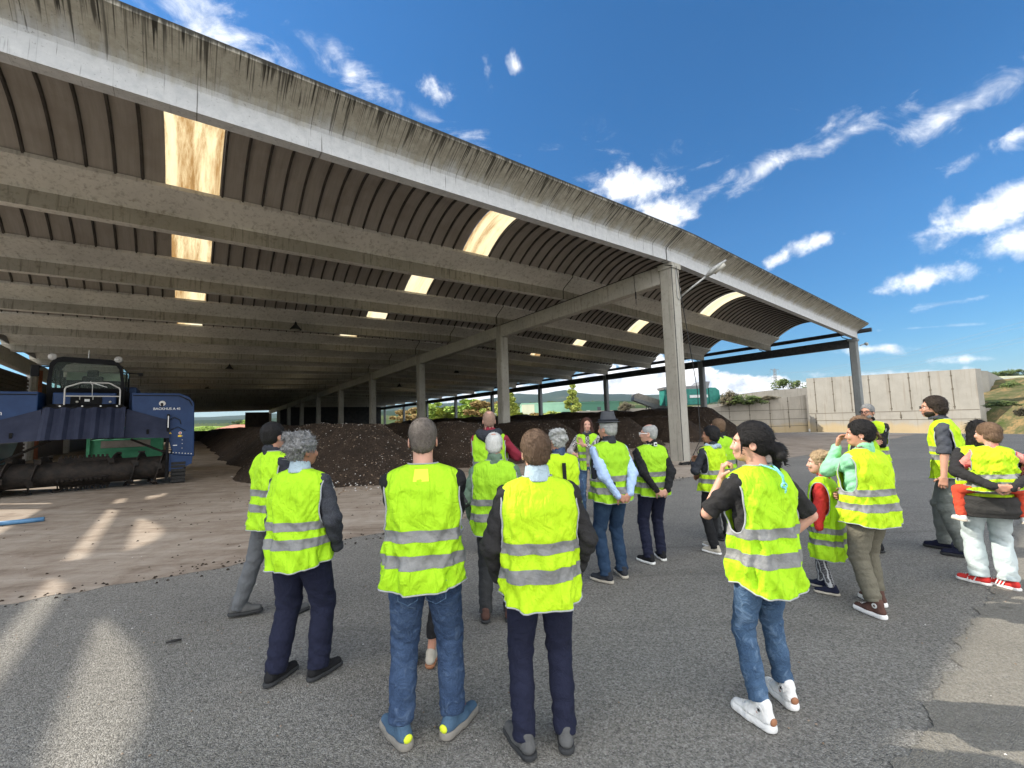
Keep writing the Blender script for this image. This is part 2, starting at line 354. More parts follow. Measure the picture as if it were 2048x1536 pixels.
def slab_mat():
    m = pmat('dirty_concrete_floor', (.25, .2, .15), .9, 0, .25); nt, b = nodes(m); L = nt.links; v = coords(nt)
    n1 = noise_n(nt, v, .3, 6, .7, .6); n2 = noise_n(nt, v, 2.2, 8, .75, .5); n3 = noise_n(nt, v, 22, 5, .7)
    vs = coords(nt, scale=(.35, 3.5, 1), rot=(0, 0, .25)); n4 = noise_n(nt, vs, 1.0, 6, .7, .8)
    k = mth(nt, 'ADD', mth(nt, 'MULTIPLY', n1, .4), mth(nt, 'ADD', mth(nt, 'MULTIPLY', n2, .3), mth(nt, 'MULTIPLY', n4, .3)))
    c = ramp(nt, k, [(.36, (.10, .07, .05)), (.46, (.24, .19, .145)), (.56, (.34, .29, .235)), (.68, (.44, .39, .325))])
    c = mixc(nt, mr(nt, n3, .60, .7, 0, .7), c, (.06, .038, .025)); L.new(c, b.inputs['Base Color']); bump(nt, b, n3, .4, .01)
    return m
MT['slab'] = slab_mat()
def earth_mat():
    m = pmat('open_ground', (.1, .12, .05), .95, 0, .1); nt, b = nodes(m); v = coords(nt)
    n = noise_n(nt, v, .02, 6, .65); n2 = noise_n(nt, v, .6, 5, .6)
    c = ramp(nt, n, [(.35, (.055, .085, .03)), (.5, (.13, .17, .05)), (.62, (.20, .17, .10))]); c = mixc(nt, mr(nt, n2, .45, .7, 0, .5), c, (.05, .07, .025))
    nt.links.new(c, b.inputs['Base Color']); return m
MT['earth'] = earth_mat()

# ================================================================== ground
def sheet(name, pts, z, m, kind='structure', thick=0.0):
    mb = MB(); v = [(p[0], p[1], z) for p in pts]; mb.add(v, [tuple(range(len(v)))]); o = mb.build(name, m); tag(o, kind=kind); return o
sheet('ground', [(-9000, -9000), (9000, -9000), (9000, 9000), (-9000, 9000)], -.62, MT['earth'])
def wp(sx, sy): q = toW(sx, sy); return (q.x, q.y)
# yard asphalt with a slightly wavy border
def yard():
    mb = MB(); xs = [-60, 24.6, 27, 29.5, 32, 34, 36, 60]
    for sy in (-60, 112):
        for sx in xs: p = wp(sx, sy); mb.v.append((p[0], p[1], -.004-.42*min(1, max(0, (sx-25)/10))))
    n = len(xs)
    for i in range(n-1): mb.f.append((i, i+1, n+i+1, n+i)); mb.m.append(0)
    tag(mb.build('asphalt_yard', MT['asphalt'], smooth=True), kind='structure')
    mb = MB(); A = [wp(-60, -60), wp(60, -60), wp(60, 112), wp(-60, 112)]
    z_ = [-.01, -.43, -.43, -.01]
    for (p, z) in zip(A, z_): mb.v += [(p[0], p[1], z), (p[0]*1.004, p[1]*1.004, -.66)]
    for i in range(4): j = (i+1) % 4; mb.f.append((2*i, 2*j, 2*j+1, 2*i+1)); mb.m.append(0)
    tag(mb.build('yard_edge', MT['earth']), kind='structure')
yard()
def slab():
    rnd = random.Random(3); pts = []
    x = -23.6
    while x < 24.4: pts.append(wp(x, -2.35+.3*noise.noise(Vector((x*.5, 7, 0)))+.08*noise.noise(Vector((x*4, 3, 0)))+.03*noise.noise(Vector((x*20, 3, 0))))); x += .05
    pts += [wp(24.4, 108), wp(-23.6, 108)]
    o = sheet('shed_floor', pts, 0.0, MT['slab']); return o
slab()
def seam():
    rnd = random.Random(5); pts = []; x = -40.
    while x < 20: pts.append(wp(x, -8.50+.16*noise.noise(Vector((x*1.1, 7, 0)))+.07*noise.noise(Vector((x*6, 3, 0)))+.025*noise.noise(Vector((x*25, 3, 0))))); x += .03
    pts = [wp(20, -60)]+pts[::-1]+[wp(-40, -60)]
    sheet('pavement', pts, .002, MT['asphalt_new'])
seam()

# ================================================================== the open shed
S_, WR, WL = 5.763, 23.15, 24.0
NB = 18                                     # beams
def Hh(sx, sy):
    m_ = 7.7925-.01976*sy; r_ = 6.8912-.01021*sy
    return m_+(r_-m_)*sx/WR if sx >= 0 else m_+.02189*sx
shed = thing('open_shed', 'long open concrete shed with arched metal roof, stained white fascia and rows of grey columns', 'shed', toW(0, 0), YAW)
def beam_profile():
    # (y, z) outline of the Y shaped roof beam, y=0 is the near bottom edge
    out = [(0, 0), (.27, 0), (.27, .42), (.31, .50), (.42, .58), (.97, .90), (.97, 1.0), (.135, .66), (-.70, 1.0), (-.70, .90), (-.15, .58), (-.04, .50), (0, .42)]
    return out
def make_beam(x0, x1, sy, m, fascia=False):
    pr = beam_profile(); mb = MB(); n = len(pr)
    K = 2 if not fascia else 24
    hv = []
    for i in range(K+1):
        x = x0+(x1-x0)*i/K; h = Hh(x, sy)
        for (y, z) in pr: mb.v.append((x, sy+y, h+z)); hv.append(z)
    for i in range(K):
        for j in range(n):
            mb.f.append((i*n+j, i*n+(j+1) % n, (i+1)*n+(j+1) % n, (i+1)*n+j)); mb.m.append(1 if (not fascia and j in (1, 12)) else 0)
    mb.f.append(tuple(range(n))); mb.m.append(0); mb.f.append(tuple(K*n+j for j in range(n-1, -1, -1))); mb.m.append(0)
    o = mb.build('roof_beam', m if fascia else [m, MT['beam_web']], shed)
    if fascia:
        a = o.data.attributes.new('hgt', 'FLOAT', 'POINT'); a.data.foreach_set('value', hv)
    return o
for k in range(NB+1):
    for (a, b) in ((-WL-.15, -.58), (-.52, WR-.05)):
        make_beam(a, b, k*S_, MT['fascia'] if k == 0 else MT['concrete_in'], k == 0)
for k in range(NB+1): make_beam(-.575, -.525, k*S_, MT['black_seal'], True).name = 'joint_seal'
# arched sheets with standing ribs, one mesh per beam gap and bay; skylights are separate strips
def arch(sx, k, t):
    """point on the arch over gap k, t from 0 (near tip) to 1"""
    y0 = k*S_+.90; y1 = (k+1)*S_-.63; h0 = Hh(sx, k*S_)+.985; h1 = Hh(sx, (k+1)*S_)+.985
    return Vector((sx, y0+(y1-y0)*t, h0+(h1-h0)*t+.80*(1-(2*t-1)**2)))
SKYL = {0: [-15.3, -6.1], 1: [11.6], 2: []}
def make_sheets(bay, x0, x1):
    sky = SKYL[bay]; NT_ = 14
    for k in range(NB):
        spans = []; x = x0
        for s in sorted(sky): spans.append((x, s-.6)); x = s+.6
        spans.append((x, x1)); mb = MB()
        pitch = .50 if k < 5 else 1.0
        for (a, b) in spans:
            n = max(1, int((b-a)/pitch)); xs = []
            for i in range(n):
                u = a+(b-a)*i/n; w = (b-a)/n
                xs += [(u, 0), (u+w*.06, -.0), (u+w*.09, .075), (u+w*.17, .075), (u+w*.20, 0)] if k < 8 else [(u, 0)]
            xs.append((b, 0)); base = len(mb.v)
            for (x_, dz) in xs:
                for j in range(NT_+1):
                    q = arch(x_, k, j/NT_); mb.v.append((q.x, q.y, q.z-dz))
            for i in range(len(xs)-1):
                for j in range(NT_):
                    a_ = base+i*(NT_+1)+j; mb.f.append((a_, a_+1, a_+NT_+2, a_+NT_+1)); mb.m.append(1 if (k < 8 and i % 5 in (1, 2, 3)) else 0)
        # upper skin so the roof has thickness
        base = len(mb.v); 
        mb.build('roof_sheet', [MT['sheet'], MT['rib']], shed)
        if k < 9:
            for s in sky:
                mb = MB(); 
                for x_ in (s-.6, s, s+.6):
                    for j in range(NT_+1): q = arch(x_, k, j/NT_); mb.v.append((q.x, q.y, q.z-.01))
                for i in range(2):
                    for j in range(NT_): a_ = i*(NT_+1)+j; mb.f.append((a_, a_+1, a_+NT_+2, a_+NT_+1)); mb.m.append(0)
                mb.build('skylight', MT['skylight'], shed)
        else:
            for s in sky:
                mb = MB()
                for x_ in (s-.6, s+.6):
                    for j in range(NT_+1): q = arch(x_, k, j/NT_); mb.v.append((q.x, q.y, q.z))
                for j in range(NT_): mb.f.append((j, j+1, j+NT_+2, j+NT_+1)); mb.m.append(0)
                mb.build('roof_sheet', MT['sheet'], shed)
make_sheets(0, -WL-.35, -.1); make_sheets(1, -.1, WR-.1)
# columns and girders
def column(sx, sy, m, w=.5):
    h = Hh(sx, sy)-.02; c = .05; a = w/2; mb = MB()
    def ring(z, a, c): return [(sx-a+c, sy-0+.0, z), (sx+a-c, sy, z), (sx+a, sy+c, z), (sx+a, sy+2*a-c, z), (sx+a-c, sy+2*a, z), (sx-a+c, sy+2*a, z), (sx-a, sy+2*a-c, z), (sx-a, sy+c, z)]
    prs = [ring(0, a, c), ring(h-.02, a, c)]
    v = prs[0]+prs[1]; f = [(i, (i+1) % 8, 8+(i+1) % 8, 8+i) for i in range(8)]+[tuple(range(7, -1, -1)), tuple(range(8, 16))]
    mb.add(v, f)
    # small bolt recess plugs and a construction joint
    mb.box((sx-a-.004, sy-.004, 2.55), (sx+a+.004, sy+2*a+.004, 2.565))
    return mb.build('column', m, shed)
def girder(sx, i, m, d=.74, w=.42):
    y0 = i*2*S_+.5 if i > 0 or True else 0; y1 = (i+1)*2*S_
    z0, z1 = Hh(sx, y0), Hh(sx, y1); mb = MB(); a = w/2; c = .03
    for (y, z) in ((y0+.0, z0-.012), (y1, z1-.012)):
        mb.v += [(sx-a, y, z-d+c), (sx-a+c, y, z-d), (sx+a-c, y, z-d), (sx+a, y, z-d+c), (sx+a, y, z), (sx-a, y, z)]
    n = 6; mb.f += [(i_, (i_+1) % n, n+(i_+1) % n, n+i_) for i_ in range(n)]+[tuple(range(n)), tuple(range(2*n-1, n-1, -1))]; mb.m += [0]*8
    return mb.build('girder', m, shed)
for i in range(10):
    column(0, i*2*S_, MT['concrete'], .56)
    column(WR-.25, i*2*S_, MT['concrete_steel'], .46)
    if i > 0: column(-WL, i*2*S_, MT['whitewall'] if i == 2 else MT['concrete'], .5)
    if i < 9:
        girder(0, i, MT['girder']); girder(WR-.25, i, MT['pipe_dark'], .62, .36); girder(-WL, i, MT['girder'])
column(-WL, 0, MT['concrete'], .5)
# column heads that hold the girder ends
for sx in (0,):
    h = Hh(sx, 0); mb = MB(); mb.box((-.32, -.06, h-.26), (.32, .60, h-.03), bev=.02); mb.build('column_head', MT['concrete'], shed)
h = Hh(WR, 0); mb = MB(); mb.box((WR-.55, -.06, h-.2), (WR+.03, .5, h-.03), bev=.02); mb.build('column_head', MT['concrete_steel'], shed)
# gutter pipe along the beam ends, with brackets
def pipe_run(sx, off, m, r=.11, y0=-1.1):
    mb = MB(); mb.tube([(sx, y0, Hh(sx, 0)+off), (sx, NB*S_, Hh(sx, NB*S_)+off)], r, 12); mb.build('gutter_pipe', m, shed, smooth=True, autos=.7)
pipe_run(WR+.08, .52, MT['pipe_dark'], .15, -.8)
mb = MB(); _x = -WL+.10; _a, _b = Hh(-WL, 0), Hh(-WL, NB*S_)
mb.add([(_x, -.8, _a+.47), (_x+.08, -.8, _a+.47), (_x+.08, -.8, _a+.82), (_x, -.8, _a+.82), (_x, NB*S_, _b+.47), (_x+.08, NB*S_, _b+.47), (_x+.08, NB*S_, _b+.82), (_x, NB*S_, _b+.82)],
       [(0, 1, 2, 3), (7, 6, 5, 4), (0, 4, 5, 1), (1, 5, 6, 2), (2, 6, 7, 3), (3, 7, 4, 0)])
mb.build('box_gutter', MT['pipe'], shed)
mb = MB(); mb.add([(-WL+.15, 0, _a-.02), (-WL+.21, 0, _a-.02), (-WL+.21, 0, _a+.14), (-WL+.15, 0, _a+.14), (-WL+.15, NB*S_, _b-.02), (-WL+.21, NB*S_, _b-.02), (-WL+.21, NB*S_, _b+.14), (-WL+.15, NB*S_, _b+.14)], [(0, 1, 2, 3), (7, 6, 5, 4), (0, 4, 5, 1), (1, 5, 6, 2), (2, 6, 7, 3), (3, 7, 4, 0)]); mb.build('light_stop_curb', MT['girder'], shed)  # curb added on the left girder to narrow the sun strip on the floor
for k in range(0, 8):
    mb = MB(); y = k*S_; h = Hh(WR, y)
    mb.tube([(WR-.1, y+.5, h), (WR-.05, y+.9, h+.22), (WR+.05, y+1.0, h+.45)], .03, 6); mb.build('pipe_bracket', MT['pipe_dark'], shed, smooth=True)
# cables running under the middle girder top and down the front column
mb = MB(); h = Hh(0, 0)
mb.tube([(-.25, 12, Hh(0, 12)-.03), (-.25, 6, Hh(0, 6)-.04), (-.27, 1.6, h-.05), (-.30, .3, h-.06), (-.34, -.09, h-.22)], .018, 6)
mb.tube([(-.30, -.02, h-.2), (-.30, -.03, 4.0), (-.30, -.02, 1.5), (-.31, -.03, .9), (-.30, -.02, .05)], .014, 6)
mb.build('cable', MT['black_rubber'], shed, smooth=True)
mb = MB(); mb.tube([(-.28, 1.75, h+.02), (-.32, 1.72, h-.5), (-.30, 1.7, h-.95), (-.3, 1.7, h-1.35)], .012, 5); mb.tube([(-.3, 1.7, h-.80), (-.3, 1.7, h-1.1)], .028, 6); mb.build('cable', MT['black_rubber'], shed, smooth=True)
# conduit loop on the column face
mb = MB(); yy = -.03
loop = [(-.02, yy, h-.3), (-.02, yy, h-1.35), (.02, yy, h-1.46), (.10, yy, h-1.5), (.18, yy, h-1.46), (.22, yy, h-1.35), (.22, yy, h-1.0)]
mb.tube(loop, .016, 6); mb.build('conduit', MT['lampmetal'], shed, smooth=True)
# closing panels: far end of the right bay and low dark wall across the left bay
def spanel(name, x0, x1, y, z0, z1, m, th=.15):
    mb = MB(); mb.box((x0, y, z0), (x1, y+th, z1)); return mb.build(name, m, shed)
spanel('end_wall', .4, WR-.4, 16.4*S_, 0, 7.0, MT['darkpanel'])
spanel('end_wall', -5.0, -.3, 17.9*S_, 0, 5.3, MT['darkpanel'])
spanel('low_wall', -WL, -.3, 13.0*S_, 0, 1.55, MT['darkpanel'], .3)
# left side: louvred wall, white piers, openings
def side_part(name, y0, y1, z0, z1, m, x=-WL-.1, th=.2):
    mb = MB(); mb.box((x-th, y0, z0), (x, y1, z1)); return mb.build(name, m, shed)
GL = 6.3
for (y0, y1, nm, m, z0, z1) in ((27.0, 34.2, 'side_wall', MT['slat'], 0, 5.7), (35.2, 37.2, 'side_wall', MT['whitewall'], 0, 6.3), (37.2, 60, 'side_wall', MT['slat'], 0, 5.6), (60, 104, 'side_wall', MT['darkpanel'], 0, 5.6)):
    side_part(nm, y0, y1, z0, z1, m)
side_part('pier', 34.25, 35.15, 0, 6.4, MT['whitewall'], x=-WL+.02)
mb = MB()
for i in range(22): z = .3+i*.24; mb.box((-WL-.098, 27.0, z), (-WL-.02, 34.2, z+.14))
mb.build('louvre', MT['slat'], shed)
mb = MB(); mb.tube([(-WL+.25, 35.45, 0), (-WL+.25, 35.45, 6.3)], .13, 10); mb.build('downpipe', MT['rust'], shed, smooth=True)

# ------------------------------------------------ lamps
def cobra(name, label, foot, tip, sc=1.0, group=None):
    t = thing(name, label, 'lamp', foot, 0, group); f0 = Vector((0, 0, 0)); d = Vector(tip)-Vector(foot)
    mb = MB(); mb.tube([f0, d*.3+Vector((0, 0, .02)), d*.66], .025*sc, 8); mb.build('arm', MT['lampmetal'], t, smooth=True)
    mb = MB(); u = d.normalized(); K = 9; rs = []; ps = []
    for i in range(K): a = i/(K-1); ps.append(d*(.62+.52*a)); rs.append(sc*(.035+.10*math.sin(math.pi*min(1, a*1.05)**.8)))
    mb.tube(ps, rs, 12); side = u.cross(Vector((0, 0, 1))).normalized(); up = side.cross(u)
    o = mb.build('lamp_head', MT['lampmetal'], t, smooth=True)
    mid_ = d*.9
    for v_ in o.data.vertices:
        q = v_.co-mid_; q = q-up*q.dot(up)*.45; v_.co = mid_+q
    mb = MB(); mb.tube([d*.80-up*.045*sc, d*1.06-up*.05*sc], [.07*sc, .06*sc], 10); mb.build('lamp_glass', MT['lampglass'], t, smooth=True)
    return t
c0 = toW(.26, -.04, 6.45); cobra('street_lamp', 'grey cobra-head lamp on a long arm from the front middle column', c0, toW(1.0, -1.3, 7.5)-Vector((0, 0, 0)), 1.5, 'lamps on the shed columns')
c0 = toW(WR+.02, -.06, 6.35); cobra('street_lamp', 'small grey lamp head on top of the far right corner column', c0, toW(WR+.30, -.42, 6.50), 1.3, 'lamps on the shed columns')
def bay_lamp(sx, sy, dz=.5):
    p = toW(sx, sy, Hh(sx, sy)+dz-.25)
    t = thing('ceiling_lamp', 'small dark high-bay lamp hanging under the shed roof', 'lamp', p, 0, 'high-bay lamps under the shed roof')
    mb = MB(); K = 12; prof = [(.03, .45), (.05, .42), (.08, .3), (.13, .24), (.30, .04), (.31, 0), (.27, .0), (.1, .2)]
    for (r_, z_) in prof:
        for j in range(K): mb.v.append((r_*math.cos(2*math.pi*j/K), r_*math.sin(2*math.pi*j/K), z_))
    for i in range(len(prof)-1):
        for j in range(K): mb.f.append((i*K+j, i*K+(j+1) % K, (i+1)*K+(j+1) % K, (i+1)*K+j)); mb.m.append(0)
    mb.tube([(0, 0, .4), (0, 0, .9)], .015, 5); mb.build('lamp_shade', MT['black_rubber'], t, smooth=True, autos=.6); return t
lamp_lab = ['nearest small dark high-bay lamp under the left bay of the roof', 'second small high-bay lamp under the left bay, behind the nearest one', 'third small high-bay lamp deep under the left bay', 'dark box-like high-bay lamp under the right bay, nearest the front', 'small high-bay lamp deeper under the right bay']
for (sx, sy), lb in zip(((-10.5, 17.2), (-12.5, 34.5), (-13.5, 52), (7.5, 30.5), (7.5, 46)), lamp_lab):
    t = bay_lamp(sx, sy, .25); t['label'] = lb
# ================================================================== compost windrows
def compost_mat():
    m = pmat('compost', (.05, .035, .025), .95, 0, .15); nt, b = nodes(m); L = nt.links; v = coords(nt)
    n1 = noise_n(nt, v, 1.1, 6, .7); n2 = noise_n(nt, v, 22, 6, .75)
    vo = N(nt, 'ShaderNodeTexVoronoi', feature='F1', inp={'Scale': 19.0, 'Randomness': 1.0}); L.new(v, vo.inputs['Vector']); sc = N(nt, 'ShaderNodeSeparateColor'); L.new(vo.outputs['Color'], sc.inputs[0])
    c = ramp(nt, n2, [(.3, (.012, .009, .0065)), (.5, (.044, .031, .022)), (.68, (.095, .069, .05))])
    c = mixc(nt, mr(nt, n1, .4, .65, 0, .5), c, (.014, .011, .009))
    fl = mth(nt, 'MULTIPLY', mr(nt, sc.outputs[0], .93, .96), mr(nt, vo.outputs['Distance'], .38, .25))
    c = mixc(nt, fl, c, ramp(nt, sc.outputs[1], [(0, (.15, .10, .06)), (.6, (.26, .2, .15)), (1, (.55, .52, .48))]))
    L.new(c, b.inputs['Base Color']); bump(nt, b, n2, 1.0, .05); return m
MT['compost'] = compost_mat()
MT['chip'] = noisy('wood_chip', (.12, .08, .05), (.30, .23, .17), 3, .9)
MT['chipw'] = noisy('pale_fragment', (.42, .39, .35), (.62, .6, .57), 3, .8)
def windrow(cx, y0, y1, w, h, seed, label, toe=3.2, chips=700, skew=0.0, wig=.35):
    rnd = random.Random(seed); t = thing('compost_heap', label, 'compost heap', toW(cx, y0), YAW, 'compost windrows in the shed')
    ys = []; y = -.8
    L_ = y1-y0
    while y < L_: ys.append(y); y += .10 if y < 6 else (.22 if y < 12 else .6)
    xs = [i*.12-(w+1.0) for i in range(int(2*(w+1.0)/.12)+1)]
    def hgt(x, y):
        c = wig*noise.noise(Vector((y*.25, seed, 0)))*2+skew*y
        ww = w*(1+.12*noise.noise(Vector((y*.3, seed+5, 1))))
        u = abs(x-c)/ww
        e = min(1, max(0, (y+.5*noise.noise(Vector((x*.6, seed, 3))))/toe)); e = 1-(1-e)**1.35
        rad = math.hypot(u, (1-e)) if True else u
        b_ = max(0.0, 1-rad); b_ = min(b_*1.38, 1-.42*u*u-.02*(1-e)) if b_ > 0 else 0
        prof = h*max(0, b_)**.92*(1+.10*noise.noise(Vector((x*.5, y*.35, seed))))
        n_ = noise.noise(Vector((x*1.6, y*1.6, seed)))*.10+noise.noise(Vector((x*5, y*5, seed)))*.045+noise.noise(Vector((x*13, y*13, seed)))*.022
        z = prof+n_*min(1, prof/.25+.12)
        return z-.012 if prof > 0.0 else -.06
    mb = MB(); W_ = len(xs)
    for y in ys:
        for x in xs: mb.v.append((x, y, hgt(x, y)))
    for j in range(len(ys)-1):
        for i in range(W_-1): a = j*W_+i; mb.f.append((a, a+1, a+W_+1, a+W_)); mb.m.append(0)
    # loose pieces lying on the surface
    for _ in range(chips):
        y = rnd.uniform(-.7, 1)**1 if rnd.random() < .3 else rnd.uniform(-.6, 7.5); x = rnd.gauss(0, w*.55)
        z = hgt(x, y)
        if z < -.03:
            if rnd.random() > .35: continue
            z = 0
        s = rnd.uniform(.008, .030)*(1.4 if z < .3 else 1); l = s*rnd.uniform(1, 3.2); a = rnd.uniform(0, 6.28); tl = rnd.uniform(-.5, .5)
        u = Vector((math.cos(a), math.sin(a), tl)).normalized(); v_ = u.cross(Vector((0, 0, 1))).normalized()+Vector((0, 0, rnd.uniform(-.5, .5))); p = Vector((x, y, z+s*.3)); k = u.cross(v_).normalized()*s*.3
        q = [p-u*l/2, p+v_*s/2, p+u*l/2, p-v_*s/2]
        mb.add([c-k for c in q]+[c+k for c in q], [(3, 2, 1, 0), (4, 5, 6, 7), (0, 1, 5, 4), (1, 2, 6, 5), (2, 3, 7, 6), (3, 0, 4, 7)], 2 if rnd.random() < .22 else 1)
    o = mb.build('mound', [MT['compost'], MT['chip'], MT['chipw']], t, smooth=False)
    return t
windrow(-10.6, 3.0, 90, 3.0, 1.78, 1, 'compost windrow with the most pale scraps, its rounded end left of the crew-cut man', 4.2, 1500)
windrow(-5.2, 4.6, 90, 2.7, 1.70, 2, 'compost windrow ending right behind the head of the crew-cut man', 3.6, 1000)
windrow(.35, 5.6, 90, 2.7, 1.62, 3, 'compost windrow behind the man in the red jacket, at the front middle column row', 3.4, 600)
windrow(6.1, 5.4, 90, 2.8, 1.62, 4, 'compost windrow behind the woman who is speaking', 3.4, 500)
windrow(12.0, 5.6, 80, 2.8, 1.72, 5, 'compost windrow behind the bald man, left of the front column', 3.4, 300)
windrow(18.6, 6.4, 70, 3.6, 2.35, 6, 'taller dark compost windrow, the rightmost, ending right of the front column', 4.0, 200)

# ================================================================== retaining walls
def wall_mat(nm, base, lo=(.30, .25, .17)):
    m = pmat(nm, base, .9, 0, .2); nt, b = nodes(m); L = nt.links; v = coords(nt); X, Y, Z = sepxyz(nt, v)
    n1 = noise_n(nt, v, .8, 6, .65); n3 = noise_n(nt, v, 14, 5, .7); vs = noise_n(nt, coords(nt, scale=(4.5, 4.5, .25)), 1, 5, .65)
    c = ramp(nt, n1, [(.3, tuple(x*.85 for x in base)), (.7, tuple(x*1.08 for x in base))]); c = mixc(nt, mr(nt, vs, .52, .68, 0, .5), c, (.20, .17, .13)); c = mixc(nt, mr(nt, n3, .58, .72, 0, .35), c, (.2, .18, .15))
    k = mth(nt, 'ADD', Z, mth(nt, 'MULTIPLY', mth(nt, 'SUBTRACT', n1, .5), 1.6)); c = mixc(nt, mr(nt, k, .75, .1, 0, .55), c, (.42, .30, .13))
    L.new(c, b.inputs['Base Color']); bump(nt, b, n3, .3, .02); return m
MT['wall'] = wall_mat('cast_wall', (.28, .265, .23)); MT['wall2'] = wall_mat('pale_cast_wall', (.33, .30, .25)); MT['joint'] = noisy('wall_joint', (.09, .075, .055), (.13, .11, .08), 5)
MT['cap'] = noisy('wall_cap', (.22, .20, .17), (.32, .29, .25), 3)
def wall(name, label, pts, m, thick=.4, z0=-.6, joints=None, grp='concrete retaining walls'):
    """pts: (px, py of the top, Y)"""
    P = [at(px, py, Y*1.25) for px, py, Y in pts]; t = thing(name, label, 'wall', (P[0].x, P[0].y, 0), 0, grp); o0 = Vector((P[0].x, P[0].y, 0)); mb = MB()
    for A, B in zip(P[:-1], P[1:]):
        d = (B-A); d.z = 0; n = Vector((-d.y, d.x, 0)).normalized()
        if n.dot(A) < 0: n = -n
        n = n*thick
        v = [Vector((A.x, A.y, z0)), Vector((B.x, B.y, z0)), B, A]; v = [q-o0 if q is not A and q is not B else q-o0 for q in v]
        mb.add(v+[q+n for q in v], [(0, 1, 2, 3), (7, 6, 5, 4), (0, 4, 5, 1), (1, 5, 6, 2), (2, 6, 7, 3), (3, 7, 4, 0)])
    mb.build('wall_body', m, t)
    if joints:
        mb = MB()
        for (kind, a, b, c) in joints:
            # kind 'v': at fraction a along first..last, z from b to c ; 'h': height a from fraction b to c
            def pt(f):
                Ls = [(q-p).xy.length for p, q in zip(P[:-1], P[1:])]; s = f*sum(Ls); i = 0
                while s > Ls[i] and i < len(Ls)-1: s -= Ls[i]; i += 1
                return P[i].lerp(P[i+1], min(1, s/Ls[i])), (P[i+1]-P[i])
            if kind == 'v':
                p, d = pt(a); u = Vector((d.x, d.y, 0)).normalized(); n = Vector((-u.y, u.x, 0)); n = -n if n.dot(p) > 0 else n
                q = Vector((p.x, p.y, 0))-o0+n*.004; top = min(c, p.z-.02)
                mb.prism([q-u*.03+Vector((0, 0, b)), q+u*.03+Vector((0, 0, b)), q+u*.03+Vector((0, 0, top)), q-u*.03+Vector((0, 0, top))], n*.012)
                for z in (b+.15, (b+top)/2, top-.5):
                    mb.prism([q-u*.07+Vector((0, 0, z)), q+u*.07+Vector((0, 0, z)), q+u*.07+Vector((0, 0, z+.1)), q-u*.07+Vector((0, 0, z+.1))], n*.02)
            else:
                n_ = 12
                for i in range(n_):
                    p, d = pt(b+(c-b)*i/n_); r, _ = pt(b+(c-b)*(i+1)/n_); u = Vector((d.x, d.y, 0)).normalized(); n = Vector((-u.y, u.x, 0)); n = -n if n.dot(p) > 0 else n
                    A = Vector((p.x, p.y, a))-o0+n*.003; B = Vector((r.x, r.y, a))-o0+n*.003
                    if a < min(p.z, r.z)-.05: mb.prism([A, B, B+Vector((0, 0, .045)), A+Vector((0, 0, .045))], n*.01)
        mb.build('wall_joint', MT['joint'], t)
    return t
w1, w2 = ground(1612, 864.5), ground(1962, 868)
wall('retaining_wall', 'tall grey concrete wall standing behind the right corner column', [(1612, 757, w1.y), (1780, 747.5, (w1.y+w2.y)/2-.5), (1950, 737, w2.y)], MT['wall'], 1.0,
     joints=[('v', f, 1.6, 7) for f in (.06, .19, .31, .43, .55, .665, .775, .885)]+[('h', 1.5, 0, 1), ('h', .75, .05, 1), ('v', .05, -.4, 1.45), ('v', .6, .8, 1.45)])
wall('retaining_wall', 'cream concrete ramp wall that slopes down to the left behind the compost', [(1611, 790, w1.y+.5), (1545, 797, w1.y+.4), (1487, 804, w1.y+.3), (1451, 811, w1.y+.2), (1349, 826, w1.y), (1240, 842, w1.y)], MT['wall2'], .4,
     joints=[('h', 1.0, 0, .8), ('h', 2.0, 0, .5), ('h', .25, 0, .6)]+[('v', f, .02, 5) for f in (.1, .2, .31, .42)])
wall('retaining_wall', 'long cream concrete wall on the far side of the ramp, with dark runs from its top', [(1620, 775, 44), (1535, 781, 44), (1480, 788, 44.5)], MT['wall2'], .4)
wall('retaining_wall', 'far cream concrete wall between the steel columns, level on top', [(1480, 803, 47), (1364, 815, 47), (1254, 817, 48)], MT['wall2'], .4, joints=[('v', f, .02, 6) for f in (.2, .5, .8)])
wall('retaining_wall', 'farthest pale wall, its top sloping down behind the speaking woman', [(1254, 820, 52), (1158, 822, 53), (1100, 835, 56), (1040, 846, 60)], MT['wall2'], .4)
wall('retaining_wall', 'grey concrete wall end stepping back at the right of the tall wall', [(1960, 741, w2.y+5), (1975, 742, w2.y+5), (2016, 762, w2.y+16)], MT['wall'], .5)
# low concrete block beside the tall wall
b0 = ground(1972, 856); t = thing('concrete_block', 'low stained concrete block between the tall wall and the earth bank', 'block', (b0.x, b0.y+.6, 0), 0)
mb = MB(); mb.box((0, 0, 0), (1.9, .8, 1.35), bev=.03); mb.build('block_body', MT['wall2'], t); mb = MB(); mb.box((-.1, -.08, 1.353), (2.2, .9, 1.6), bev=.03); mb.build('block_cap', MT['cap'], t); mb = MB(); mb.box((1.95, -.1, 0), (2.15, .15, 1.35), bev=.02); mb.build('post', MT['cap'], t)

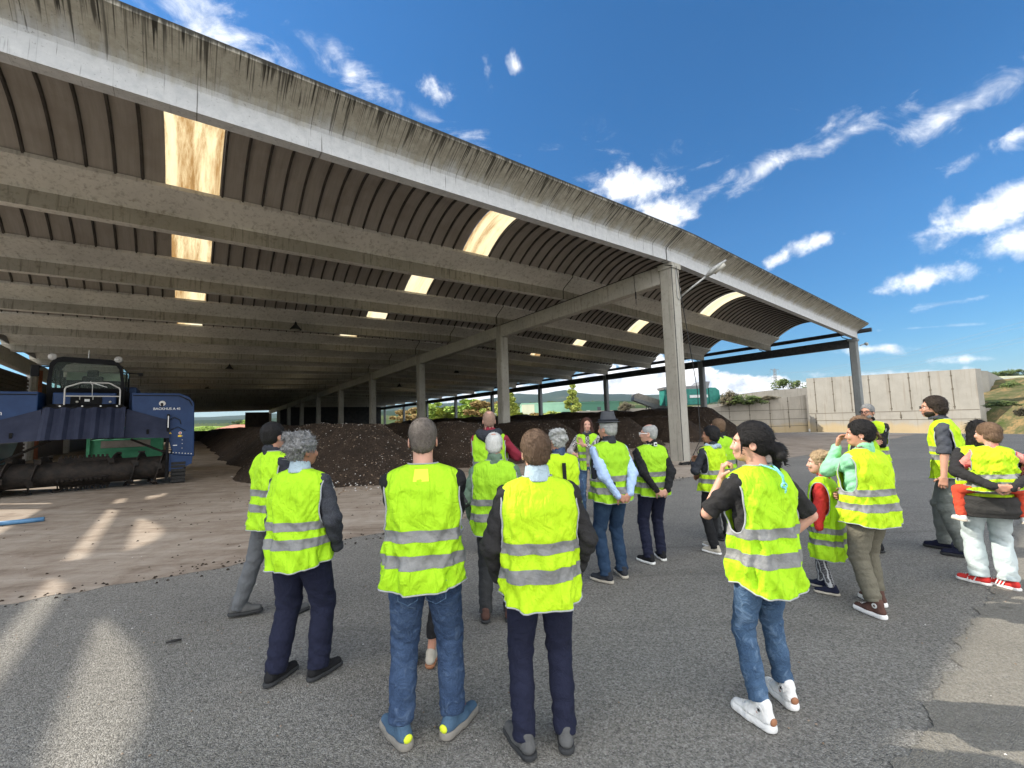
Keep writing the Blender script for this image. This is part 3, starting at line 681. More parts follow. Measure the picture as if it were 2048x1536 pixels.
# ================================================================== foliage
def leaf_mat(name, c0, c1):
    m = pmat(name, c0, .75, 0, .25); nt, b = nodes(m); g = N(nt, 'ShaderNodeNewGeometry'); v = coords(nt)
    k = mth(nt, 'ADD', mth(nt, 'MULTIPLY', g.outputs['Random Per Island'], .6), mth(nt, 'MULTIPLY', noise_n(nt, v, 1.2, 4), .45)); nt.links.new(ramp(nt, k, [(.25, c0), (.8, c1)]), b.inputs['Base Color']); return m
MT['leaf_y'] = leaf_mat('yellow_green_leaves', (.16, .22, .035), (.40, .42, .09)); MT['leaf_g'] = leaf_mat('green_leaves', (.05, .085, .025), (.14, .17, .05))
MT['leaf_b'] = leaf_mat('bright_green_leaves', (.16, .26, .04), (.38, .48, .10)); MT['leaf_r'] = leaf_mat('autumn_leaves', (.18, .11, .04), (.36, .26, .09)); MT['brush'] = leaf_mat('dry_brush', (.10, .085, .05), (.22, .19, .12))
MT['bark'] = noisy('bark', (.06, .045, .03), (.13, .10, .07), 6, .95, .5, .03)
def crown_mesh(seed, shape, nleaf=1500, leaf=.28, clump=None):
    """unit tree, height 1; shape 'round', 'poplar', 'bush'"""
    rnd = random.Random(seed); mb = MB()
    cl = []
    nc = clump or {'round': 26, 'poplar': 26, 'bush': 18, 'conifer': 26}[shape]
    for i in range(nc):
        a = rnd.uniform(0, 6.28)
        if shape == 'poplar': z = rnd.uniform(.12, .97); r = .11*math.sin(math.pi*min(1, (z-.02)*1.0)**.8)*rnd.uniform(.3, 1); c = (r*math.cos(a), r*math.sin(a), z, rnd.uniform(.045, .085)*(1.3-z*.7))
        elif shape == 'conifer': z = rnd.uniform(.1, .98); r = .2*(1-z)*rnd.uniform(.3, 1); c = (r*math.cos(a), r*math.sin(a), z, .03+.10*(1-z))
        elif shape == 'bush': r = rnd.uniform(0, .75); z = rnd.uniform(.15, .85)*(1-.5*r*r); c = (r*math.cos(a), r*math.sin(a)*.6, z*.8, rnd.uniform(.12, .24))
        else: r = rnd.uniform(.05, .30)*rnd.choice((.5, 1, 1.15)); z = rnd.uniform(.34, .9); r *= math.sin(math.pi*(z-.22)/.82)**.6; c = (r*math.cos(a), r*math.sin(a), z, rnd.uniform(.06, .12))
        cl.append(c)
    for i in range(nleaf):
        c = rnd.choice(cl); d = Vector((rnd.gauss(0, 1), rnd.gauss(0, 1), rnd.gauss(0, .8))); d = d.normalized()*c[3]*rnd.uniform(.35, 1.12)**.7
        p = Vector(c[:3])+d; s = leaf*rnd.uniform(.5, 1.2)*.1; u = Vector((rnd.gauss(0, 1), rnd.gauss(0, 1), rnd.gauss(0, 1))).normalized(); w = u.orthogonal().normalized()
        mb.add([p-u*s, p+w*s*.6, p+u*s, p-w*s*.6], [(0, 1, 2, 3)])
    tr = MB()
    if shape in ('round', 'poplar', 'conifer'):
        zt = {'round': .5, 'poplar': .9, 'conifer': .9}[shape]
        tr.tube([(0, 0, 0), (.004, .003, zt*.4), (-.004, .004, zt)], [.022, .015, .005], 7)
        for c in cl[:12]:
            z0 = min(c[2]*.55, zt*.8); tr.tube([(0, 0, z0), (c[0]*.5, c[1]*.5, (z0+c[2])/2+.02), (c[0], c[1], c[2])], [.009, .006, .002], 4)
    else:
        for c in cl[:14]: tr.tube([(0, 0, 0), (c[0]*.5, c[1]*.5, c[2]*.6), (c[0], c[1], c[2])], [.02, .012, .004], 4)
    return mb, tr
CR = {}
def crown(key, seed, shape, n, leaf, mat):
    mb, tr = crown_mesh(seed, shape, n, leaf); a = mb.build('crown', MT[mat]); b = tr.build('trunk', MT['bark'], smooth=True)
    CR[key] = (a.data, b.data); bpy.data.objects.remove(a); bpy.data.objects.remove(b)
crown('pop', 11, 'poplar', 5200, .26, 'leaf_y'); crown('r1', 12, 'round', 4200, .40, 'leaf_y'); crown('r2', 13, 'round', 2600, .36, 'leaf_g'); crown('r3', 14, 'round', 4200, .42, 'leaf_b')
crown('r4', 15, 'round', 4000, .40, 'leaf_r'); crown('bu', 16, 'bush', 2600, .55, 'brush'); crown('bg', 17, 'bush', 2600, .55, 'leaf_g'); crown('r5', 18, 'round', 3600, .26, 'leaf_g'); crown('cn', 19, 'conifer', 1800, .3, 'leaf_g'); crown('bb', 20, 'bush', 2200, .55, 'leaf_b')
def plant(name, label, cat, key, px, Y, topy, width=None, z0=0.0, group=None, rz=0.0, basepy=None):
    p = at(px, 830, Y); z1 = at(px, topy, Y).z; z0 = -.55 if Y > 55 and z0 == 0 else z0
    if basepy is not None: z0 = at(px, basepy, Y).z
    t = thing(name, label, cat, (p.x, p.y, z0), rz, group); h = z1-z0
    wx = h if width is None else width/F_PX*Y/({'bush': 1.7}.get(name, .72 if key != 'pop' else .3))
    for nm, me in zip(('crown', 'trunk'), CR[key]):
        o = bpy.data.objects.new(nm, me); link(o, t); o.scale = (wx, wx, h)
    return t
G1 = 'trees beyond the right side of the shed'
plant('tree', 'slim yellow-green poplar standing alone before the dark green hall', 'tree', 'pop', 1146, 95, 768, 33, 0, G1)
for i, (px, Y, top, w, key, lb) in enumerate([
    (805, 150, 820, 30, 'r4', 'brownish tree at the far left in the openings, by the shed corner'), (835, 135, 815, 46, 'r4', 'pale autumn tree in the openings, second from the shed corner'),
    (868, 128, 804, 50, 'r3', 'bright green tree left of the brown column with steel posts beside it'), (897, 122, 812, 46, 'r1', 'yellow-green tree seen just left of the widest bushy tree'),
    (938, 112, 798, 62, 'r3', 'widest bushy bright green tree in the openings'), (968, 106, 801, 54, 'r4', 'olive and rust coloured tree left of the second middle column'),
    (993, 102, 806, 40, 'r1', 'yellow-green tree just left of the second middle column'), (1024, 98, 788, 22, 'pop', 'poplar half hidden by the second middle column'),
    (1040, 92, 824, 46, 'r1', 'small leafy tree right of the second middle column, above the white forecourt'), (1072, 92, 826, 34, 'r4', 'small orange-tinged tree in front of the pale green hall'),
    (1100, 92, 822, 44, 'r1', 'small leafy tree in front of the join of the two green halls')]):
    plant('tree', lb, 'tree', key, px, Y, top-2, w*1.45, 0, G1, i*1.3)
plant('tree', 'airy green tree rising behind the left end of the tall concrete wall', 'tree', 'r5', 1578, 62, 752, 74, 0, None, .4)
G2 = 'brush heaps on the ramp'
for (px, w, top, base, key, lb) in ((1462, 60, 774, 812, 'bu', 'brown brush heap right of the green shredder'), (1500, 90, 783, 808, 'bg', 'low green brush heap in the middle of the ramp'), (1538, 60, 789, 800, 'bu', 'small flat brush heap near the tall wall'), (1252, 44, 800, 822, 'bu', 'pale brush heap left of the conveyor')):
    plant('bush', lb, 'brush heap', key, px, 46 if px > 1300 else 60, top, w, 0, G2, .3, base)
for (px, w, top, base, key, lb) in ((2036, 60, 752, 790, 'bg', 'dark shrub on the earth bank at the right edge'), (2010, 70, 797, 812, 'bg', 'green undergrowth on top of the stone bank'), (2046, 40, 812, 832, 'bu', 'dry shrub low on the bank at the right edge')):
    plant('bush', lb, 'shrub', key, px, 27 if top > 790 else 40, top, w, 0, 'shrubs on the earth bank', .3, base)
for (px, Y, top, w, key, lb) in ((1995, 160, 742, 26, 'r2', 'dark tree on the skyline just right of the wall end'), (2025, 160, 738, 40, 'r2', 'round dark tree on the skyline near the right edge'), (2052, 160, 736, 40, 'r5', 'dark tree on the skyline at the very right edge')):
    plant('tree', lb, 'tree', key, px, Y, top, w, 0, 'trees on the skyline at the right', .3, 775)
for (px, Y, top, w, key, lb, nm) in ((515, 190, 826, 40, 'r3', 'bright green tree beside the end wall, seen through the back opening', 'tree'), (478, 300, 839, 26, 'r2', 'dark round tree in the fields seen through the back opening', 'tree'), (497, 240, 836, 30, 'r3', 'pale green tree next to the bright one in the back opening', 'tree'), (410, 150, 846, 50, 'bb', 'bright hedge left in the back opening', 'bush'), (440, 170, 849, 40, 'bb', 'bright hedge above the red roof in the back opening', 'bush')):
    plant(nm, lb, 'tree' if nm == 'tree' else 'hedge', key, px, Y, top, w, 0, 'greenery seen through the back opening', .9)

# ================================================================== far buildings and machines
def bldg(name, label, x0, x1, Y, topy, mats, parts, depth=30, basez=-.6, cat='building'):
    A = at(x0, topy, Y); B = at(x1, topy, Y); t = thing(name, label, cat, (A.x, A.y, 0), 0); w = B.x-A.x; h = (A.z+B.z)/2
    mb = MB(); mb.box((0, 0, basez), (w, depth, h-.5)); mb.build('wall', mats[0], t); mb = MB(); mb.box((-.15, -.15, h-.49), (w+.15, depth+.15, h)); mb.build('roof', mats[1], t)
    for (nm, a, b, c, d, m) in parts:
        mb = MB(); mb.box((w*a, -.12, h*c), (w*b, -.01, h*d)); mb.build(nm, m, t)
    return t
def corr(name, c0, c1, s=3.0):
    m = pmat(name, c0, .6); nt, b = nodes(m); v = coords(nt, scale=(s, .01, .01)); w = N(nt, 'ShaderNodeTexWave', inp={'Scale': 1.0, 'Distortion': 0.0}); nt.links.new(v, w.inputs['Vector'])
    c = mixc(nt, mth(nt, 'MULTIPLY', w.outputs['Fac'], .5), c0, c1); c = mixc(nt, mr(nt, noise_n(nt, coords(nt), .3, 5), .4, .7, 0, .35), c, tuple(x*.7 for x in c0)); nt.links.new(c, b.inputs['Base Color']); return m
MT['green_l'] = corr('pale_green_cladding', (.26, .46, .32), (.33, .54, .40)); MT['green_d'] = corr('dark_green_cladding', (.035, .12, .08), (.05, .17, .11)); MT['cream'] = corr('cream_cladding', (.62, .60, .42), (.7, .68, .5)); MT['white'] = noisy('white_paint', (.6, .6, .58), (.75, .75, .73), 3, .5)
MT['darkglass'] = pmat('dark_glass', (.02, .025, .03), .1); MT['redtile'] = noisy('red_tiles', (.36, .13, .08), (.52, .24, .16), 2, .9)
bldg('industrial_hall', 'long dark green hall behind the poplar', 1150, 1238, 140, 803, (MT['green_d'], MT['green_d']), [('door', .25, .33, 0, .6, MT['white']), ('window', .5, .58, .55, .75, MT['darkglass'])])
bldg('industrial_hall', 'pale green hall with a cream end, left of the dark green hall', 1043, 1149, 150, 805, (MT['green_l'], MT['green_l']), [('panel', 0, .24, 0, .93, MT['cream']), ('door', .6, .68, 0, .55, MT['white'])])
bldg('warehouse', 'low white warehouse on the skyline at the right edge', 1990, 2120, 120, 751, (MT['white'], MT['cream']), [('window', .1, .5, .6, .8, MT['darkglass'])], 20, 2)
bldg('farm_building', 'white low building behind the small trees, right of the second middle column', 1030, 1118, 88, 838, (MT['white'], MT['white']), [('door', .3, .45, 0, .8, MT['darkglass'])], 6)
def gable(name, label, x0, x1, Y, eave, ridge):
    A = at(x0, eave, Y); B = at(x1, eave, Y); hr = at((x0+x1)/2, ridge, Y).z; t = thing(name, label, 'house', (A.x, A.y, 0), 0); w = B.x-A.x
    mb = MB(); mb.box((0, 0, -.6), (w, 14, A.z)); mb.build('wall', MT['whitewall'], t)
    mb = MB(); mb.add([(-.5, -.5, A.z+.003), (w+.5, -.5, A.z+.003), (w+.5, 14.5, A.z+.003), (-.5, 14.5, A.z+.003), (w*.12, 7, hr), (w*.88, 7, hr)], [(0, 1, 5, 4), (1, 2, 5), (2, 3, 4, 5), (3, 0, 4), (3, 2, 1, 0)]); mb.build('roof', MT['redtile'], t)
    mb = MB(); mb.box((w*.3, -.03, A.z*.3), (w*.4, -.004, A.z*.7)); mb.build('window', MT['darkglass'], t)
gable('house', 'low house with a wide red tiled roof seen through the back opening', 432, 516, 165, 858.5, 849)
gable('house', 'house with a pale red roof glimpsed between the columns of the dark end wall', 652, 690, 180, 856, 806)
# white tank with a railing
p = at(980, 855, 75); t = thing('storage_tank', 'white tank with a small railing on top, left of the second middle column', 'tank', (p.x, p.y, 0), 0)
mb = MB(); K = 24
for z, r in ((0, 1.4), (1.9, 1.4), (2.15, 1.3), (2.2, .2)):
    for j in range(K): mb.v.append((r*math.cos(6.2832*j/K), r*math.sin(6.2832*j/K), z))
for i in range(3):
    for j in range(K): mb.f.append((i*K+j, i*K+(j+1) % K, (i+1)*K+(j+1) % K, (i+1)*K+j)); mb.m.append(0)
mb.build('tank_body', MT['white'], t, smooth=True, autos=.5); mb = MB()
for a in range(6): x, y = 1.1*math.cos(a*1.05), 1.1*math.sin(a*1.05); mb.tube([(x, y, 2.1), (x, y, 3.0)], .04, 5)
mb.tube([(1.1*math.cos(a*.35), 1.1*math.sin(a*.35), 3.0) for a in range(18)], .04, 5, closed=True); mb.build('railing', MT['white'], t)
# green shredder on the ramp
MT['teal'] = noisy('teal_paint', (.02, .16, .13), (.035, .24, .19), 3, .45); MT['grille'] = corr('grey_grille', (.16, .17, .17), (.45, .46, .46), 14)
def shredder():
    Y = 47.; A = at(1331, 812, Y); B = at(1441, 812, Y); w = B.x-A.x; zb = A.z; t = thing('shredder', 'green shredding machine with a pale grille standing on the ramp behind the front column', 'machine', (A.x, A.y, zb), 0)
    h = at(1340, 779, Y).z-zb
    mb = MB(); mb.box((.12, 0, .05), (w*.80, 2.2, h), bev=.06); mb.build('body', MT['teal'], t)
    mb = MB(); mb.prism([(w*.81, 0, .2), (w*1.0, 0, .35), (w*1.0, 0, h*.85), (w*.93, 0, h*1.05), (w*.81, 0, h*1.05)], (0, 2.1, 0)); mb.build('engine_cover', MT['teal'], t)
    mb = MB(); mb.box((.45, -.05, .25), (w*.40, -.005, h*.62)); mb.build('grille', MT['grille'], t); mb = MB(); mb.box((w*.45, -.05, h*.45), (w*.78, -.005, h*.62)); mb.build('panel', MT['white'], t)
    mb = MB(); mb.prism([(0, 0, h+.01), (w*.8, 0, h+.01), (w*.84, 0, h+.75), (w*.70, 0, h+.8), (w*.62, 0, h+.35), (-.1, 0, h+.28)], (0, 2.2, 0)); mb.build('hopper', MT['pipe'], t)
    mb = MB(); mb.tube([(0, -.1, 0), (0, -.1, h*.95), (.4, -.1, h*.95)], .07, 6); mb.tube([(0, -.1, .5), (.4, -.1, .5)], .05, 6); mb.build('frame', MT['teal'], t)
shredder()
def conveyor():
    Y = 50.; A = at(1268, 795, Y); B = at(1336, 816, Y); t = thing('conveyor', 'grey inclined conveyor belt beside the green shredder', 'conveyor', (B.x, B.y, 0), 0); d = A-Vector((B.x, B.y, 0)); e = Vector((0, 0, B.z))
    up = Vector((.25, 0, .55))
    mb = MB(); mb.prism([e, d, d+up*.75, d+up*.9+Vector((.35, 0, .02)), e+up], (0, 1.3, 0)); mb.build('belt_cover', MT['cap'], t)
    mb = MB(); mb.prism([e-Vector((.4, 0, .45)), d-Vector((.05, 0, .3)), d, e], (0, 1.2, 0)); mb.build('belt_frame', MT['pipe'], t)
    mb = MB(); m_ = e.lerp(d, .55); 
    for y in (.1, 1.1): mb.tube([m_+Vector((0, y, 0)), Vector((m_.x+1.2, y, 0))], .06, 6); mb.tube([m_+Vector((0, y, 0)), Vector((m_.x-.2, y, 0))], .06, 6)
    mb.build('support', MT['pipe'], t)
conveyor()
# lattice pylon
def pylon():
    Y = 420.; T = at(1548, 727, Y); t = thing('pylon', 'lattice power pylon on the skyline above the airy tree', 'pylon', (T.x, T.y, 0), .4); H = T.z; mb = MB(); r = .16
    def wd(z): return max(.7, 4.2*(1-z/(H*.72))) if z < H*.6 else .9
    zs = [0, H*.12, H*.23, H*.33, H*.42, H*.5, H*.57, H*.63, H*.69, H*.75, H*.81, H*.87]
    for sx, sy in ((1, 1), (1, -1), (-1, 1), (-1, -1)):
        mb.tube([(sx*wd(z), sy*wd(z), z) for z in zs]+[(0, 0, H*.9)], r, 4)
    for a, b in zip(zs[:-1], zs[1:]):
        for s in (1, -1):
            mb.tube([(-wd(a), s*wd(a), a), (wd(b), s*wd(b), b)], r*.6, 4); mb.tube([(wd(a), s*wd(a), a), (-wd(b), s*wd(b), b)], r*.6, 4)
            mb.tube([(s*wd(a), -wd(a), a), (s*wd(b), wd(b), b)], r*.6, 4)
    mb.build('tower', MT['pipe'], t); mb = MB()
    for z, w in ((H*.86, 6.5), (H*.72, 5.5)):
        for s in (1, -1):
            mb.tube([(0, 0, z+.9), (s*w, 0, z+(1.3 if z > H*.8 else .2))], r*.8, 4); mb.tube([(0, 0, z), (s*w, 0, z+(1.3 if z > H*.8 else .2))], r*.8, 4); mb.tube([(s*w, 0, z+.2), (s*w, 0, z-2.2)], r*.7, 4)
    mb.build('cross_arm', MT['pipe'], t); mb = MB()
    for s, z in ((1, H*.8), (-1, H*.8), (1, H*.66), (-1, H*.66)):
        for dx in (-1, 1):
            mb.tube([(s*6, 0, z), (s*6+dx*30, dx*55, z-5), (s*6+dx*75, dx*140, z-5), (s*6+dx*130, dx*240, z+2)], .05, 3)
    mb.build('wire', MT['pipe'], t)
pylon()

# ================================================================== hills and banks
def hill_mat(name, stops, sc, b2=None):
    m = pmat(name, stops[0][1], .95, 0, .05); nt, b = nodes(m); v = coords(nt); n = noise_n(nt, v, sc, 8, .7); n2 = noise_n(nt, v, sc*7, 5, .7)
    k = mth(nt, 'ADD', mth(nt, 'MULTIPLY', n, .65), mth(nt, 'MULTIPLY', n2, .35)); nt.links.new(ramp(nt, k, stops), b.inputs['Base Color']); return m
MT['hill_f'] = hill_mat('forested_hill', [(.38, (.016, .032, .018)), (.55, (.03, .05, .025)), (.66, (.09, .085, .055))], .0016)
MT['hill_n'] = hill_mat('wooded_rise', [(.38, (.03, .05, .018)), (.52, (.07, .09, .03)), (.64, (.20, .18, .10))], .012)
MT['field'] = hill_mat('bright_field', [(.40, (.10, .17, .03)), (.55, (.22, .30, .06)), (.66, (.30, .29, .14))], .01)
def ridge(R1, prof, m, seed, depth=.45, rough=.04, step=6, teeth=0.0):
    pts = []; px = prof[0][0]
    mb = MB(); ang = []; hs = []
    xs = list(np.arange(prof[0][0], prof[-1][0]+1, step)); hp = np.interp(xs, [q[0] for q in prof], [q[1] for q in prof])
    for x_, y_ in zip(xs, hp):
        d = ray(x_, y_); r = math.hypot(d.x, d.y); ang.append((d.x/r, d.y/r)); hs.append(d.z/r*R1+CAM_Z)
    NR = 7; K = len(xs)
    for i in range(K):
        for j in range(NR):
            f = j/(NR-2); r = R1*(1-depth*(1-min(f, 1.2))); z = hs[i]*(min(1, f)**1.3) if f <= 1 else hs[i]*.75
            nn = noise.noise(Vector((ang[i][0]*40+seed, ang[i][1]*40, f*3)))*rough*hs[i]*(f*(1.2-f)*3)
            if teeth and f == 1: z += teeth*(noise.noise(Vector((i*.9, seed, 0)))+.6*noise.noise(Vector((i*2.7, seed, 1))))
            mb.v.append((ang[i][0]*r, ang[i][1]*r, z+nn if j else -2))
    for i in range(K-1):
        for j in range(NR-1): a = i*NR+j; mb.f.append((a, a+NR, a+NR+1, a+1)); mb.m.append(0)
    o = mb.build('hills', m, smooth=True); tag(o, kind='structure')
ridge(5200, [(-300, 800), (100, 822), (300, 836), (420, 834), (520, 829), (620, 822), (760, 812), (900, 806), (960, 800), (1000, 794), (1034, 787), (1080, 789), (1100, 784), (1128, 780), (1150, 784), (1180, 788), (1243, 788), (1290, 790), (1326, 789), (1400, 792), (1500, 787), (1560, 784), (1640, 790), (1800, 800), (2100, 795), (2400, 800)], MT['hill_f'], 3)
ridge(1700, [(-300, 820), (300, 842), (420, 840), (520, 838), (700, 826), (900, 815), (1034, 806), (1200, 802), (1330, 801), (1500, 800), (1700, 805), (2100, 800), (2400, 800)], MT['hill_f'], 8, .5, .05)
ridge(620, [(-300, 840), (300, 849), (420, 847), (520, 846), (700, 835), (900, 824), (1034, 808), (1100, 803), (1200, 803), (1300, 805), (1400, 808), (1600, 806), (1900, 790), (2000, 765), (2050, 752), (2400, 740)], MT['hill_n'], 12, .5, .1, 3, 2.2)
ridge(240, [(-200, 860), (300, 860), (400, 853), (520, 852), (600, 856), (640, 858)], MT['field'], 15, .4, .05, 4)
# earth bank at the right edge with stones
def bank():
    t = bpy.data.objects; rnd = random.Random(9)
    mb = MB(); nx, ny = 40, 26
    P0 = ground(2010, 858); 
    for j in range(ny):
        for i in range(nx):
            x = P0.x+i*.35; y = P0.y-6+j*.9+0; u = max(0, (i*.35)/2.6); v_ = max(0, min(1, (j*.9)/5))
            z = -.70+2.8*min(1, max(0, u-.15))**.8*v_+.18*noise.noise(Vector((x*.9, y*.9, 2)))*min(1, u)+max(0, i*.35-3)*.22*v_
            mb.v.append((x, y, z))
    for j in range(ny-1):
        for i in range(nx-1): a = j*nx+i; mb.f.append((a, a+1, a+nx+1, a+nx)); mb.m.append(0)
    o = mb.build('earth_bank', MT['bankm'], smooth=True); tag(o, kind='structure')
MT['bankm'] = hill_mat('ochre_bank', [(.40, (.05, .07, .022)), (.52, (.11, .10, .05)), (.64, (.27, .175, .08))], .8)
bank()
def litter():
    """loose stones and crumbs scattered on the yard: nobody could count them"""
    rnd = random.Random(21); mb = MB()
    for _ in range(420):
        if rnd.random() < .55: p = ground(rnd.uniform(0, 900), rnd.uniform(1040, 1300))
        else: p = ground(rnd.uniform(100, 2040), rnd.uniform(900, 1530))
        s = rnd.uniform(.002, .008); v = []
        for i in range(6): a = i*1.047; v.append((p.x+s*rnd.uniform(.7, 1.3)*math.cos(a), p.y+s*rnd.uniform(.7, 1.3)*math.sin(a), .003))
        v.append((p.x, p.y, .003+s*.9)); mb.add(v, [(i, (i+1) % 6, 6) for i in range(6)], 0 if rnd.random() < .85 else 1)
    o = mb.build('loose_crumbs', [MT['chip'], MT['chipw']]); tag(o, 'loose crumbs and tiny stones scattered over the yard', 'debris', kind='stuff')
    mb = MB()
    for _ in range(1100):   # dark compost crumbs dragged along the slab edge
        sx = rnd.uniform(-22, -4); sy = -2.35+rnd.gauss(0, .13) if rnd.random() < .6 else rnd.uniform(-2.3, 4); p = toW(sx, sy); s = rnd.uniform(.006, .022)
        v = [(p.x+s*rnd.uniform(.6, 1.4)*math.cos(i*1.256), p.y+s*rnd.uniform(.6, 1.4)*math.sin(i*1.256), .003) for i in range(5)]+[(p.x, p.y, .003+s*.7)]; mb.add(v, [(i, (i+1) % 5, 5) for i in range(5)])
    o = mb.build('compost_crumbs', MT['compost']); tag(o, 'dark compost crumbs strewn along the edge of the slab', 'debris', kind='stuff')
litter()
def stick():
    p = ground(345, 1288); mb = MB(); mb.tube([(p.x-.04, p.y-.02, .02), (p.x, p.y, .023), (p.x+.05, p.y+.03, .02)], [.006, .012, .008], 7); o = mb.build('stick', MT['black_rubber'], smooth=True); tag(o, 'short black stick lying alone on the asphalt at the left', 'stick')
    p = ground(0, 1052); q = ground(88, 1043); mb = MB(); mb.tube([p+(p-q)*1.2+Vector((0, 0, .05)), p.lerp(q, .5)+Vector((0, 0, .045)), q+Vector((0, 0, .05))], .045, 10); o = mb.build('hose', MT['bluehose'], smooth=True); tag(o, 'blue hose end lying on the sunlit slab at the left edge', 'hose')
MT['bluehose'] = noisy('blue_hose', (.05, .14, .26), (.10, .22, .36), 6, .5)
stick()
def coil():
    p = toW(-.9, -.8); t = thing('cable_coil', 'tangle of black cable on the ground left of the front column foot', 'cable', p, 0); mb = MB(); rnd = random.Random(4)
    for k in range(5): r = rnd.uniform(.25, .5); c = (rnd.uniform(-.2, .25), rnd.uniform(-.1, .1)); mb.tube([(c[0]+r*math.cos(a*.42)*1.3, c[1]+r*math.sin(a*.42)*.6, .02+.012*k+.02*math.sin(a*1.3+k)) for a in range(15)], .014, 6, closed=True)
    mb.tube([(.5, 0, .03), (.9, -.05, .02), (1.25, -.1, .09), (1.3, -.12, .02)], .05, 8); mb.build('loop', MT['black_rubber'], t, smooth=True)
    q = toW(.72, -.1); t = thing('cable', 'black cable bent out of the ground at the right foot of the front column', 'cable', q, 0); mb = MB(); mb.tube([(0, 0, 0), (-.1, 0, .35), (.02, 0, .5), (.22, 0, .52), (.3, 0, .2)], .015, 6); mb.build('cable_run', MT['black_rubber'], t, smooth=True)
    # long cable hanging from the girder left of the column
    a = at(1413/1.0-35, 560, 15.5); mb = MB(); q0 = toW(-.35, -.25, Hh(0, 0)-.3); q1 = toW(-.55, -.9, 2.6); q2 = toW(-1.1, -1.2, .9); q3 = toW(-1.6, -1.0, .05)
    mb.tube([q0, q0.lerp(q1, .5), q1, q2, q3], .014, 6); o = mb.build('hanging_cable', MT['black_rubber'], smooth=True); tag(o, 'thin black cable hanging down beside the front column and curving to the ground', 'cable')
coil()
HAZE = True
def haze():
    m = bpy.data.materials.new('air_haze'); m.use_nodes = True; nt = m.node_tree; nt.nodes.clear(); out = N(nt, 'ShaderNodeOutputMaterial'); v = N(nt, 'ShaderNodeVolumePrincipled')
    v.inputs['Color'].default_value = (.62, .74, .92, 1); v.inputs['Density'].default_value = .00004; v.inputs['Anisotropy'].default_value = .2; nt.links.new(v.outputs[0], out.inputs['Volume'])
    mb = MB(); mb.box((-9500, -9500, -3.1), (9500, 9500, 420)); o = mb.build('haze', m); tag(o, kind='stuff'); return o
if HAZE: haze()
# ================================================================== compost turner
MT['blue'] = noisy('blue_paint', (.005, .024, .082), (.010, .038, .115), 1.6, .5, .1, .01, spec=.3)
MT['blueg'] = noisy('worn_blue_grey_paint', (.013, .017, .036), (.028, .034, .060), 1.8, .7, .15, .01, spec=.2)
MT['black'] = noisy('black_paint', (.003, .003, .004), (.008, .008, .008), 5, .6, spec=.12)
MT['steel_dirty'] = noisy('dirty_steel', (.007, .006, .005), (.026, .019, .014), 5, .75, .6, .03)
MT['tubegrey'] = noisy('bare_steel_tube', (.38, .37, .34), (.52, .5, .47), 7, .45, metal=.2)
MT['cabglass'] = pmat('cab_glass', (.55, .68, .58), .04, 0, .5); MT['cabglass'].node_tree.nodes['Principled BSDF'].inputs['Transmission Weight'].default_value = .95; MT['cabglass'].node_tree.nodes['Principled BSDF'].inputs['IOR'].default_value = 1.1
MT['seat'] = noisy('seat_fabric', (.02, .02, .022), (.05, .05, .05), 9); MT['yellow'] = pmat('yellow_sticker', (.75, .52, .03), .6); MT['red'] = pmat('red_paint', (.45, .03, .03), .6); MT['cabin_in'] = noisy('cab_lining', (.42, .46, .34), (.55, .58, .45), 4)
MT['green_c'] = noisy('green_container_paint', (.05, .26, .13), (.09, .36, .20), 2.2, .6)
def text(body, size, loc, rot, m, parent, name='lettering', bold=.0, align='CENTER'):
    cu = bpy.data.curves.new(name, 'FONT'); cu.body = body; cu.size = size; cu.align_x = align; cu.align_y = 'CENTER'; cu.extrude = .002; cu.offset = bold
    o = bpy.data.objects.new(name, cu); COL.objects.link(o); dg = bpy.context.evaluated_depsgraph_get(); me = bpy.data.meshes.new_from_object(o.evaluated_get(dg)); bpy.data.objects.remove(o)
    q = bpy.data.objects.new(name, me); me.materials.clear(); me.materials.append(m); link(q, parent); q.location = loc; q.rotation_euler = rot; return q
